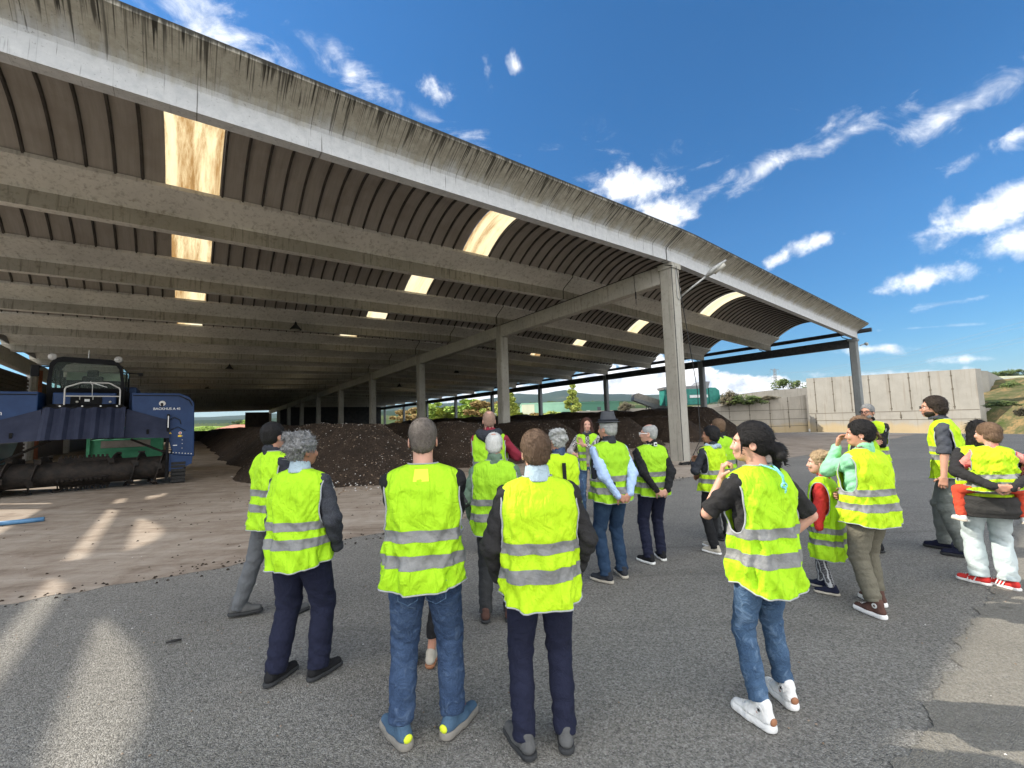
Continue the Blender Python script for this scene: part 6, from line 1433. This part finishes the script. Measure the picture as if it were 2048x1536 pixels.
    if P.get('scarf'):
        S = SDF(nk-.2, nk+.2, .008)
        for i in range(14): a = i/14*6.283; b = a+.45; S.cap(nk+[.085*math.cos(a), .08*math.sin(a)-.01, -.03+.015*math.sin(a*3)], nk+[.085*math.cos(b), .08*math.sin(b)-.01, -.03+.015*math.sin(b*3)], .026, .026, .02)
        S.disp(folds(seed, .004, 90, 60)); Acc().add(*S.mesh()).build('scarf', MT[P['scarf']], t, T)
    if P.get('hood'):
        S = SDF(nk-.26, nk+.26, .009)
        for i in range(12): a = math.pi+i/11*math.pi; b = a+.3; S.cap(nk+[.115*math.cos(a), .11*math.sin(a)-.02, -.05+.03*math.cos(a)**2], nk+[.115*math.cos(b), .11*math.sin(b)-.02, -.05+.03*math.cos(b)**2], .044, .044, .03)
        S.ell(nk+[0, -.10, -.07], (.10, .05, .075), .04); S.disp(folds(seed, .004, 60, 40)); Acc().add(*S.mesh()).build('hood', MT[P['hood']], t, T)
    if P.get('gilet'):
        S = SDF([lo[0], lo[1], .80], [hi[0], hi[1], 1.58], .010); S.loft([(.88, *L(.9)[:2], .195*ww, .135*fat), (1.2, *L(1.2)[:2], .200*ww, .130*fat), (1.36, *L(1.36)[:2], .205, .118), (1.43, *L(1.43)[:2], .185, .085), (1.47, *L(1.45)[:2], .10, .066)], .03)
        for s in (1, -1): S.ell(SH[s]+[s*.045, 0, -.10], (.045, .075, .15), .01, 's')
        Acc().add(*S.mesh()).build('body_warmer', MT[P['gilet']], t, T)
    # ---- vest
    if P.get('vest', True): vest_parts(t, P, T)
    # ---- hair
    hk = P.get('hair', 'short'); hm = P.get('hm', 'h_dark'); th = P.get('hth', .012)
    if hk:
        S = SDF(h0-[.24, .30, .48 if hk in ('long', 'pony') else .24], h0+[.24, .26, .24], vh); E = lambda x, y, z, r, k=.015, op='u': S.ell(HP(x, y, z), np.array(r)*hs, k, op, Rm)
        E(0, -.014, 1.668, (.078+th, .097+th, .089+th)); E(0, -.045, 1.61, (.066+th*.6, .056+th*.5, .058+th*.5), .02)
        fringe = P.get('fringe', 1.71)
        # clear the face
        E(0, .135, fringe-.105, (.092, .098, .112), .010, 's')
        for s in (1, -1): E(s*.10, .035, 1.585, (.045, .050, .048), .008, 's'); E(s*.088, -.004, 1.612, (.018, .022, .028), .006, 's')
        if P.get('bald') == 'crown': E(0, -.075, 1.765, (.050, .052, .040), .01, 's')
        if P.get('bald') == 'top': E(0, .02, 1.80, (.070, .115, .085), .01, 's')
        if hk == 'long':
            for s in (1, -1):
                S.cap(HP(s*.075, -.015, 1.66), HP(s*.088, -.0, 1.52), .030*hs, .034*hs, .03); S.cap(HP(s*.088, 0, 1.52), HP(s*.10, .035, 1.39), .034*hs, .026*hs, .03)
            S.ell(HP(0, -.065, 1.52), (.095*hs, .05*hs, .14*hs), .03, 'u', Rm)
        if hk == 'pony':
            S.ell(HP(.0, -.135, 1.595), (.052, .050, .046), .012); S.ell(HP(.045, -.155, 1.575), (.038, .036, .032), .006); S.ell(HP(-.035, -.15, 1.56), (.03, .034, .035), .006); S.cap(HP(.05, -.17, 1.60), HP(.02, -.18, 1.50), .018, .006, .006); S.cap(HP(0, -.13, 1.59), HP(.02, -.135, 1.50), .030, .022, .015); S.cap(HP(.02, -.135, 1.50), HP(-.005, -.125, 1.43), .020, .008, .01); S.cap(HP(.03, -.13, 1.55), HP(.05, -.12, 1.46), .014, .005, .01)
            for s in (1, -1): S.cap(HP(s*.070, .052, 1.67), HP(s*.072, .060, 1.56), .010, .004, .01)
        if hk == 'bob':
            for s in (1, -1): S.cap(HP(s*.072, -.01, 1.66), HP(s*.078, -.01, 1.585), .026, .022, .03)
            E(0, -.06, 1.60, (.082, .05, .07), .03)
        if hk == 'fluffy':
            for i in range(16): a = i*2.4; z = 1.63+.10*((i*7) % 5)/5; E(.08*math.cos(a), -.03+.085*math.sin(a) if math.sin(a) < .3 else -.02, z+.02, (.032, .032, .03), .015)
        if hk == 'flow':
            for i in range(9): a = -1.2+i*.3; S.cap(HP(.06*math.sin(a), -.08, 1.66), HP(.09*math.sin(a)+.03, -.13, 1.50-.02*(i % 3)), .024, .012, .02)
        na = P.get('hn', .004)
        r_ = np.random.RandomState(seed)
        q_ = r_.uniform(0, 6.28, 6)
        S.disp(lambda x, y, z: ({'short': .35, 'pony': .12, 'long': .15, 'bob': .3}.get(hk, 1.0)*na)*(np.sin(90*x+3*np.sin(60*z+q_[0])+q_[1])+np.sin(85*y+3*np.sin(55*x+q_[2])+q_[3])+np.sin(70*z+3*np.sin(75*y+q_[4])+q_[5]))*.6+na*.8*np.sin(210*x+q_[0]+2*np.sin(160*z))*np.sin(190*y+q_[1]+2*np.sin(150*z)))
        v, F = S.mesh()
        if len(v):
            v = np.asarray(v); F = np.asarray(F); ac = Acc().add(v, F)
            c4 = v[F].mean(1); nn = np.cross(v[F[:, 1]]-v[F[:, 0]], v[F[:, 2]]-v[F[:, 0]]); nn /= np.linalg.norm(nn, axis=1)[:, None]+1e-9
            ns = P.get('strands', 1500 if fine else 450); sel = r_.randint(0, len(c4), ns); ln = P.get('sl', {'short': .016, 'long': .06, 'pony': .024, 'fluffy': .020, 'bob': .028, 'flow': .08}[hk])*hs
            up = Rm @ np.array([0, 0, 1.]); bk = Rm @ np.array([0, 1., 0]); V_ = []; F_ = []
            for q_i in sel:
                p = c4[q_i]; n = nn[q_i]; fl = -up*.9-bk*.45 if hk != 'pony' else -bk*1.0-up*.35
                if hk == 'fluffy': fl = r_.normal(0, 1, 3)
                d = fl-n*(fl @ n); d = d/(np.linalg.norm(d)+1e-9)+r_.normal(0, .16 if hk != 'fluffy' else .5, 3); l = ln*r_.uniform(.5, 1.3); w = np.cross(d, n); w = w/(np.linalg.norm(w)+1e-9)*r_.uniform(.0012, .0028)
                lift = {'short': .10, 'fluffy': .35, 'flow': .3}.get(hk, .08); p0 = p-n*.002; p1 = p+d*l*.5+n*(.0025+l*lift*.5); p2 = p+d*l+n*(.001+l*lift*(.6 if hk != 'fluffy' else 1)*r_.uniform(.2, 1)); b = len(V_)
                V_ += [p0-w, p0+w, p1+w*.8, p1-w*.8, p2]; F_ += [[b, b+1, b+2, b+3], [b+3, b+2, b+4]]
            ac.add(np.array(V_), F_); o = ac.build('hair', MT[hm], t, T)
    if P.get('beard'):
        S = SDF(h0-.2, h0+.2, vh); E = lambda x, y, z, r, k=.015, op='u': S.ell(HP(x, y, z), np.array(r), k, op, Rm); E(0, .036, 1.565, (.062, .068, .052)); E(0, .075, 1.625, (.08, .09, .040), .006, 's'); S.disp(lambda x, y, z: .002*np.sin(200*x)*np.sin(190*z)); Acc().add(*S.mesh()).build('beard', MT[P['beard']], t, T)
    if P.get('glasses'):
        mb = MB(); gm = MT[P['glasses']]
        for s in (1, -1):
            c = [Vector((HP(s*.033+.021*math.cos(a*.524), .117-.006*abs(math.cos(a*.524)), 1.630+.016*math.sin(a*.524)))*T) for a in range(12)]; mb.tube(c, .0024*P.get('gsc', 1), 5, closed=True)
            mb.tube([Vector(HP(s*.054, .112, 1.636)*T), Vector(HP(s*.076, .09, 1.637)*T), Vector(HP(s*.084, .0, 1.632)*T)], .0024*P.get('gsc', 1), 5)
        mb.tube([Vector(HP(-.012, .118, 1.634)*T), Vector(HP(.012, .118, 1.634)*T)], .0024, 5); mb.build('glasses', gm, t, smooth=True)
    if P.get('hat'):
        S = SDF(h0-.22, h0+[.22, .22, .28], .006); E = lambda x, y, z, r, k=.008, op='u': S.ell(HP(x, y, z), r, k, op, Rm)
        S.cap(HP(0, -.012, 1.71), HP(0, -.010, 1.80), .096, .074, .01); S.cut(Rm @ np.array([0, 0, 1.]), HP(0, 0, 1.825)); E(0, -.012, 1.83, (.030, .07, .022), .02, 's'); E(0, -.012, 1.705, (.124, .138, .011), .012)
        S.cut(Rm @ np.array([0, 0, -1.]), HP(0, 0, 1.692)); v, F = S.mesh(); ho = Acc().add(v, F).build('hat', MT['felt'], t, T)
        mb = MB(); mb.tube([Vector(HP(.100*math.cos(a*.2618), -.012+.100*math.sin(a*.2618), 1.728)*T) for a in range(24)], .012, 6, closed=True); mb.build('hat_band', MT['c_charcoal'], ho, smooth=True)
    if P.get('extra'): P['extra'](t, T, dict(HP=HP, WR=WR_, EL=EL, SH=SH, L=L, nk=nk, lo=lo, hi=hi, vb=vb))
    return t

def ex_lanyard(t, T, q):
    L = q['L']; mb = MB(); b = np.array([0.01, -.135, 1.47])+L(1.45)
    mb.tube([Vector(p*T) for p in (b+[-.05, .09, .035], b+[-.03, .03, .02], b, b+[.01, -.022, -.03], b+[.02, -.026, -.07])], .006*T, 6); mb.tube([Vector(p*T) for p in (b+[.05, .09, .03], b+[.02, .02, .01], b+[.02, -.02, -.03], b+[.005, -.03, -.075])], .006*T, 6)
    mb.tube([Vector((b+[.012+.018*math.cos(a*.7), -.030, -.085+.014*math.sin(a*.7)])*T) for a in range(9)], .007*T, 6, closed=True); mb.tube([Vector(p*T) for p in (b+[.012, -.032, -.09], b+[.022, -.030, -.115], b+[.016, -.030, -.13])], [.007*T, .006*T, .004*T], 6)
    mb.build('lanyard', MT['c_teal'], t, smooth=True)
    w = q['WR'][1]; mb = MB(); d = unit(q['EL'][1]-w); c = w+d*.03; a = unit(np.cross(d, [0, 0, 1])); b_ = np.cross(d, a); mb.tube([Vector((c+(a*math.cos(i*.524)+b_*math.sin(i*.524))*.034)*T) for i in range(12)], .004*T, 5, closed=True); mb.build('wristband', MT['c_black'], t, smooth=True)
def ex_strap(t, T, q):
    L = q['L']; mb = MB(); mb.prism([Vector(p*T) for p in (np.array([-.02, -.157, 1.40])+L(1.3), np.array([.02, -.157, 1.40])+L(1.3), np.array([.03, -.170, .90])+L(1), np.array([-.01, -.170, .90])+L(1))], (0, .01, 0)); mb.build('strap', MT['c_black'], t)
def ex_clip(t, T, q):
    b = np.array([.02, -.10, 1.49])+q['L'](1.48); mb = MB(); mb.box(tuple((b-[.022, .008, .02])*T), tuple((b+[.022, .008, .03])*T), bev=.004); o = mb.build('badge_clip', MT['white'], t); mb = MB(); mb.box(tuple((b-[.012, .012, .004])*T), tuple((b+[.012, -.004, .016])*T)); mb.build('slot', MT['black'], o)
def ex_earring(t, T, q):
    for s in (1, -1): v, F = sph(q['HP'](s*.092, -.004, 1.583), (.006, .006, .006), 8, 6); Acc().add(v, F).build('earring', MT['white'], t, T)
def ex_jacket(t, T, q):
    S = SDF([-.36, -.36, .68], [.36, .36, 1.08], .010); S.loft([(.74, 0, -.01, .225, .185), (.80, 0, -.01, .258, .215), (.90, 0, -.01, .258, .215), (.97, 0, -.01, .245, .20)], .05)
    S.loft([(.70, 0, .0, .17, .13), (1.05, 0, .0, .17, .13)], .02, 's'); S.disp(lambda x, y, z: .010*np.abs(np.sin(34*z+2*x))-.004*np.sin(14*x+9*y)); Acc().add(*S.mesh()).build('tied_jacket', MT['c_puffer'], t, T)
def hand_world(t, q, s, T, off=(0, 0, 0)):
    w = q['WR'][s]*T+np.array(off); y = t.rotation_euler[2]; return Vector((t.location.x+w[0]*math.cos(y)-w[1]*math.sin(y), t.location.y+w[0]*math.sin(y)+w[1]*math.cos(y), t.location.z+w[2]))
def ex_paper(t, T, q):
    p = hand_world(t, q, 1, T, (.0, .06, -.10)); th = thing('paper', 'folded white sheet held by the woman who is speaking', 'paper', p, t.rotation_euler[2]); mb = MB()
    mb.add([(.05, 0, .09), (.11, .01, .075), (.02, .03, -.13), (-.05, .02, -.11), (.05, .006, .09), (.11, .016, .075), (.02, .036, -.13), (-.05, .026, -.11)], [(0, 1, 2, 3), (7, 6, 5, 4), (0, 4, 5, 1), (1, 5, 6, 2), (2, 6, 7, 3), (3, 7, 4, 0)]); mb.build('sheet', MT['paper'], th)
def ex_phone(t, T, q):
    p = hand_world(t, q, -1, T, (.03, .0, .09)); th = thing('phone', 'black phone held up by the man in the red jacket', 'phone', p, t.rotation_euler[2]); mb = MB(); mb.box((-.037, -.005, -.075), (.037, .005, .075), bev=.004); mb.build('case', MT['black'], th); mb = MB(); mb.box((-.033, -.0075, -.07), (.033, -.0055, .07)); mb.build('screen', MT['darkglass'], th)
def ex_camera_man(t, T, q): pass

TR = dict
# -- front row
person('man with grey curly hair, charcoal fleece sleeves and black trousers, hand in pocket', (597, 1357), top=(585, 869), yaw=-10, head=(-22, 2, 0), arms={1: 'pocket', -1: 'side'}, ft={1: (.13, .04, 20), -1: (-.14, -.06, -12)},
       trousers='c_navy', shoe='c_black', shirt='c_fleece', collar=0, collar2='c_sky', hair='fluffy', hm='h_saltp', hn=.007, hth=.012, fine=True, hem=.83, z1=1.10, z2=.985, legw=1.2, w=1.04, fat=1.12, d=1.06, nohand=(1,), sler=1.12, skin='skin_d', slabel='charcoal fleece with dark sleeves', hskew=.05, seed=11)
person('man with cropped greying hair, blue jeans and grey-blue trail shoes with yellow heels', (853, 1474), top=(850, 838), yaw=5, head=(5, 0, 0), arms={1: 'crossed', -1: 'crossed'}, ft={1: (.145, .03, 36), -1: (-.135, -.02, 36)},
       trousers='c_jeans', shoe='c_shoe_bl', sole='c_sole_g', heel='ffy', laces='red', shirt='c_black', sleeve=.44, hair='short', hm='h_crop', hth=.004, hn=.0012, fine=True, hem=.85, w=1.02, tag=True, pockets=True, cuff=.10, collar=0, z1=1.115, z2=.985, seed=23, shoesc=1.08, sole_t=.04, legw=1.1, bare=True, skin='skin_p')
person('man with thinning brown hair, black jacket and navy trousers, standing nearest in the middle', (1092, 1498), top=(1085, 863), yaw=6, head=(0, 6, 0), arms={1: 'pocket', -1: 'pocket'}, ft={1: (.115, .02, 6), -1: (-.12, 0, 22)},
       trousers='c_navy', shoe='c_shoe_gr', sole='c_darkgrey', laces='red', shirt='c_blacksoft', collar=0, collar2='c_sky', hair='short', hm='h_brown', hth=.012, hn=.003, fine=True, hem=.85, w=1.06, d=1.02, z1=1.12, z2=.985, seed=34, nohand=(1, -1), hv='hv2', sler=1.1, legw=1.02, shoesc=1.05, dip=.05, skin='skin_p')
person('young woman with dark hair in a loose bun, blue jeans and white platform trainers', (1552, 1432), top=(1500, 848), yaw=17, head=(46, -2, 0), arms={1: 'hip', -1: ((-.13, .16, 1.405), (-.34, .12, 1.05), (.05, -.15, .9), (.6, -.5, 0), 1.0)}, ft={1: (.16, .07, 10), -1: (-.14, -.03, 6)},
       trousers='c_jeans2', disc=('c_white', 'c_black'), shoe='c_white', sole='c_white', laces='lace', heel='gum', shirt='c_blacksoft', sleeve=.46, hair='pony', hm='h_black', hth=.017, hn=.0025, fine=True, hem=.80, w=1.0, z1=1.105, z2=.965, seed=45, legw=.90, sole_t=.045, hitop=.03, cuff=.135, lean=(0, .0), fringe=1.73, extra=ex_lanyard, collar=0, shw=.92, sh=.95, dip=.06, legw_=1, skin='skin_p', facew=.95, bare=True, hoff=(-.02, .01, 0), tfold=.003)
person('woman in a mint green sweatshirt shading her eyes, with olive trousers and brown high-tops', (1757, 1222), top=(1742, 842), yaw=16, head=(36, 2, 0), arms={1: 'front', -1: ((-.085, .175, 1.50), (-.10, .6, 1.1), (.40, .05, .85), (.4, -1, .1), .5)}, ft={1: (.14, .10, 8), -1: (-.13, -.07, -2)},
       trousers='c_olive', disc=('white', 'c_brown'), shoe='c_brown', sole='c_white', laces='lace', shirt='c_mint', hair='short', hm='h_black', hth=.014, hn=.005, fine=True, hem=.82, w=1.16, fat=1.12, d=1.10, z1=1.10, z2=.97, seed=56, legw=1.08, sole_t=.04, hitop=.03, cuff=.13, extra=ex_earring, shw=.95, sler=1.1, skin='skin', hv='hv2')
# -- second row
person('man with short black hair walking to the right behind the curly-haired man', (541, 1236), top=(535, 847), yaw=-32, head=(12, 0, 0), arms={1: 'side', -1: 'side'}, ft={1: (.12, .10, 0), -1: (-.30, -.13, -38, .0)},
       trousers='c_grey', shoe='c_shoe_gr', hitop=.04, cuff=.05, sole='c_darkgrey', shirt='c_charcoal', hair='short', hm='h_black', hth=.012, hn=.003, hem=.84, w=1.03, z1=1.13, z2=1.0, seed=67, skin='skin', vlabel='hi-vis vest with a dark collar')
person('white-haired man with a bald patch and a green sweater with dark elbow patches', (997, 1240), top=(1008, 866), yaw=-2, head=(0, 8, 0), arms={1: 'pocket', -1: 'pocket'}, ft={1: (.11, .02, 10), -1: (-.12, .0, 6)},
       trousers='c_darkgrey', shoe='c_brown', sole='c_darkgrey', shirt='c_green', collar=.024, patch='c_darkgrey', hair='short', hm='h_white', bald='crown', hth=.006, hn=.0015, hem=.84, w=1.05, fat=1.1, z1=1.11, z2=.98, seed=78, hv='hv3', nohand=(1, -1), fine=True, skin='skin_p')
person('short person in black trousers, hidden behind the man with the yellow-heeled shoes', (862, 1328), H=1.47, yaw=8, head=(0, 25, 0), arms={1: 'front', -1: 'front'}, ft={1: (.0, .0, 6), -1: (-.16, .05, 6)}, trousers='c_black', cuff=.22, shoe='c_beige', sole='gum', shirt='c_black', hair='short', hm='h_dark', hem=.84, seed=79, legw=.9, w=.85)
person('tall man with thin ginger hair, red jacket and dark grey hood, holding up a phone', (985, 1106), top=(1003, 822), yaw=-8, head=(14, -4, 0), arms={1: ((.14, .27, 1.20), (.6, .0, 1.0), (-.6, .4, .5), (0, -1, 0), .8), -1: ((-.06, .30, 1.42), (-.5, .1, 1.0), (.0, .1, 1), (0, -1, 0), .7)}, ft={1: (.12, 0, 8), -1: (-.12, .0, 12)},
       trousers='c_jeans3', shoe='c_white', sole='c_white', shirt='c_maroon', hood='c_charcoal', hair='short', hm='h_ging', bald='crown', hth=.002, hn=.001, hem=.84, w=1.06, z1=1.10, z2=.97, seed=80, hv='hv3', extra=ex_phone, sler=1.12, skin='skin_p', topname='jacket')
person('grey-haired woman with a black strap and denim sleeves, behind the brown-haired man', (1128, 1184), top=(1097, 861), yaw=14, head=(18, 8, 0), arms={1: 'side', -1: 'front'}, trousers='c_jeans3', shirt='c_jeans', hair='fluffy', hm='h_grey', hn=.006, hth=.012, hem=.84, seed=81, extra=ex_strap, hv='hv2', shw=.95, w=1.02)
person('woman with long auburn hair facing the group and gesturing with a raised hand', (1181, 1032), top=(1170, 837), yaw=172, head=(8, 0, 0), arms={1: ((.20, .22, 1.10), (.5, -.1, 1.0), (.1, .5, -.8), (-1, 0, 0), .5), -1: ((.10, .33, 1.30), (-.45, .1, 1.0), (.35, .15, .95), (.3, .9, 0), .25)}, ft={1: (.12, 0, 14), -1: (-.11, .05, 10)},
       trousers='c_jeansl' if False else 'c_jeans2', shoe='c_black', sole='c_black', shirt='c_knit', sleeve=.78, bare=True, hair='long', hm='h_aub', hth=.012, hn=.002, hem=.86, open=True, z1=1.13, z2=1.02, hb=.024, seed=82, fine=True, extra=ex_paper, shw=.9, sh=.92, w=.92, skin='skin_p', legw=.85, fringe=1.74, facew=.93, hv='hv3', scarf='c_charcoal')
person('man in a grey felt hat and dark body warmer, light blue sleeves, hands clasped behind', (1230, 1159), top=(1213, 836), yaw=24, head=(14, 0, 0), arms={1: 'behind', -1: 'behind'}, ft={1: (.13, .03, 12), -1: (-.13, -.02, 24)},
       trousers='c_jeans3', shoe='c_charcoal', sole='c_beige', shirt='c_blue_l', collar=0, collar2='c_charcoal', hair='short', hm='h_grey', hth=.008, hat=True, gilet='c_charcoal', hem=.87, w=1.08, fat=1.15, d=1.12, z1=1.10, z2=.98, seed=83, fine=True, skin='skin', hv='hv3', aw=.56, ahh=.175, slabel='light blue shirt sleeves')
person('bald man with white spectacles and a black jumper, hands behind his back', (1313, 1123), top=(1300, 849), yaw=13, head=(48, 0, 0), arms={1: 'behind', -1: 'behind'}, ft={1: (.11, .05, 8), -1: (-.12, -.03, 18)},
       trousers='c_navy', shoe='c_black', sole='c_white', shirt='c_black', hair='short', hm='h_grey', bald='top', hth=.002, hn=.001, glasses='glassf', gsc=1.6, hem=.87, w=1.03, z1=1.12, z2=.99, seed=84, fine=True, skin='skin_p', extra=ex_clip, hv='hv3')
person('woman with short black hair in profile, patterned blue scarf and beige slip-on shoes', (1437, 1104), top=(1425, 853), yaw=30, head=(32, -2, 0), arms={1: 'front', -1: ((-.10, .24, 1.22), (-.42, .02, 1.0), (.5, .3, .7), (0, -1, 0), .8)}, ft={1: (.10, .14, 4), -1: (-.10, -.02, 2)},
       trousers='c_black', shoe='c_beige', sole='c_white', shirt='c_charcoal', scarf='c_sky', hair='bob', hm='h_black', hth=.014, hn=.004, hem=.86, w=1.02, z1=1.12, z2=1.0, seed=85, hv='hv2', skin='skin_d', sleeve=1.0, fat=1.1)
person('man with short reddish hair standing just behind the woman with the blue scarf', (1452, 1078), top=(1424, 838), yaw=14, head=(20, 0, 0), arms={1: 'side', -1: 'front'}, trousers='c_darkgrey', shoe='c_black', shirt='c_blacksoft', hair='short', hm='h_chest', hth=.004, hn=.0015, hem=.86, seed=86, hv='hv3', ft={1: (.1, .05, 8), -1: (-.12, 0, 14)}, skin='skin')
person('small girl with braided blond hair, red padded jacket, long vest and patterned tights', (1664, 1184), top=(1642, 913), yaw=42, head=(14, 0, 0), arms={1: 'side', -1: ((-.26, .02, .86), (-.5, -.3, 1.1), (0, .3, -1), (1, 0, 0), .6)}, ft={1: (.09, .12, 4), -1: (-.10, -.02, 6)}, hscale=1.28, child=True, handsc=.9, nohand=(1, -1), group='visitors in hi-vis vests',
       trousers='tights', cuff=.09, shoe='c_navy', sole='c_beige', shirt='c_red', sler=1.25, collar=.02, hair='fluffy', hm='h_blond', hth=.010, hn=.004, hem=.46, w=1.12, d=1.15, z1=.83, z2=.68, hb=.034, seed=87, legw=.80, aw=.62, ahh=.21, ahz=1.22, shw=.9, skin='skin_p', neckw=.8, topname='padded_jacket', dip=.02)
# -- right hand group
person('man with dark glasses and folded arms facing the camera before the concrete wall', (1756, 1032), top=(1738, 809), yaw=128, head=(-12, 0, 0), arms={1: 'crossed', -1: 'crossed'}, trousers='c_darkgrey', shirt='c_black', hair='short', hm='h_saltp', hth=.007, hn=.002, glasses='c_black', gsc=1.8, beard='h_saltp', hem=.86, seed=88, hv='hv2', sleeve=.8, skin='skin', fine=True)
person('person with wavy brown hair between the man with dark glasses and the mint sweatshirt', (1747, 1106), top=(1750, 833), yaw=30, head=(-20, 10, 0), arms={1: 'side', -1: 'side'}, trousers='c_darkgrey', shirt='c_blacksoft', hair='flow', hm='h_chest', hth=.014, hn=.006, hem=.84, w=.9, seed=89, legw=.85, shw=.9, vest=True)
person('tall man with dark swept hair, glasses and goatee, grey T-shirt and grey-green trousers', (1921, 1107), top=(1862, 794), yaw=42, head=(14, 0, 0), arms={1: 'pocket', -1: 'side'}, ft={1: (.10, .12, 4), -1: (-.13, -.04, 6)},
       trousers='c_greyg', shoe='c_navy', sole='c_darkgrey', shirt='c_tshirt', sleeve=.5, hair='bob', hm='h_dark', hth=.012, hn=.004, glasses='c_black', beard='h_dark', hem=.85, z1=1.16, z2=1.07, seed=90, hv='hv2', fine=True, bare=True, skin='skin', fringe=1.72, nohand=(1,), hoff=(-.03, .05, 0), lean=(0, .03), legw=1.05)
mom = person('woman with pale jeans and red trainers carrying a small child on her back', (1992, 1174), H=1.60, yaw=-32, head=(10, 16, 0), arms={s: ((s*.06, -.47, 1.10), (s*.70, -.35, 1.25), (-s*.9, -.05, -.1), (0, 1, .2), .7) for s in (1, -1)}, arml=1.25, ft={1: (.10, .0, -50), -1: (-.10, .05, 55)},
       trousers='c_jeansl', stripes=True, shoe='c_red', sole='c_white', laces='lace', shirt='c_blacksoft', hair='long', hm='h_black', hth=.010, hn=.0015, hem=.86, w=1.02, z1=1.14, z2=1.02, seed=91, hv='hv2', lean=(.04, .05), legw=1.12, cuff=.08, fine=True, extra=ex_jacket, flare=1.15, tfold=.0045)
_y = R(-8); _g = mom.location
cp = Vector((_g.x-.5*.25, _g.y-.87*.25, 0))
person('toddler with spotted coral jacket and red trousers riding on a woman\'s back', (cp.x, cp.y, 0), H=1.02, yaw=-30, lift=.50, head=(46, 0, 0), hscale=1.42, arms={1: ((.36, .12, 1.02), (.55, -.1, 1.3), (.1, .3, -1), (-1, 0, 0), .5), -1: ((-.10, .30, 1.20), (-.3, .1, 1.2), (0, .5, .3), (0, 0, -1), .6)},
       ft={1: (.36, .24, 20, .24), -1: (-.36, .26, 20, .22)}, kh={1: (.55, .6, .9), -1: (-.55, .6, .9)}, trousers='c_redp', shoe='c_white', sole='c_beige', shirt='c_dot', sler=1.35, collar=.03, hair='bob', hm='h_chest', hth=.010, hn=.002, hem=.80, w=1.35, d=1.25, sh=1.12, z1=1.02, z2=.90, hb=.034, seed=92, legw=1.15, hv='hv2', fine=True, handsc=.95, shw=1.0, skin='skin_p', fringe=1.69, topname='jacket', wr=2.0, cuff=.10, dip=.0, hskew=.12, group='visitors in hi-vis vests')
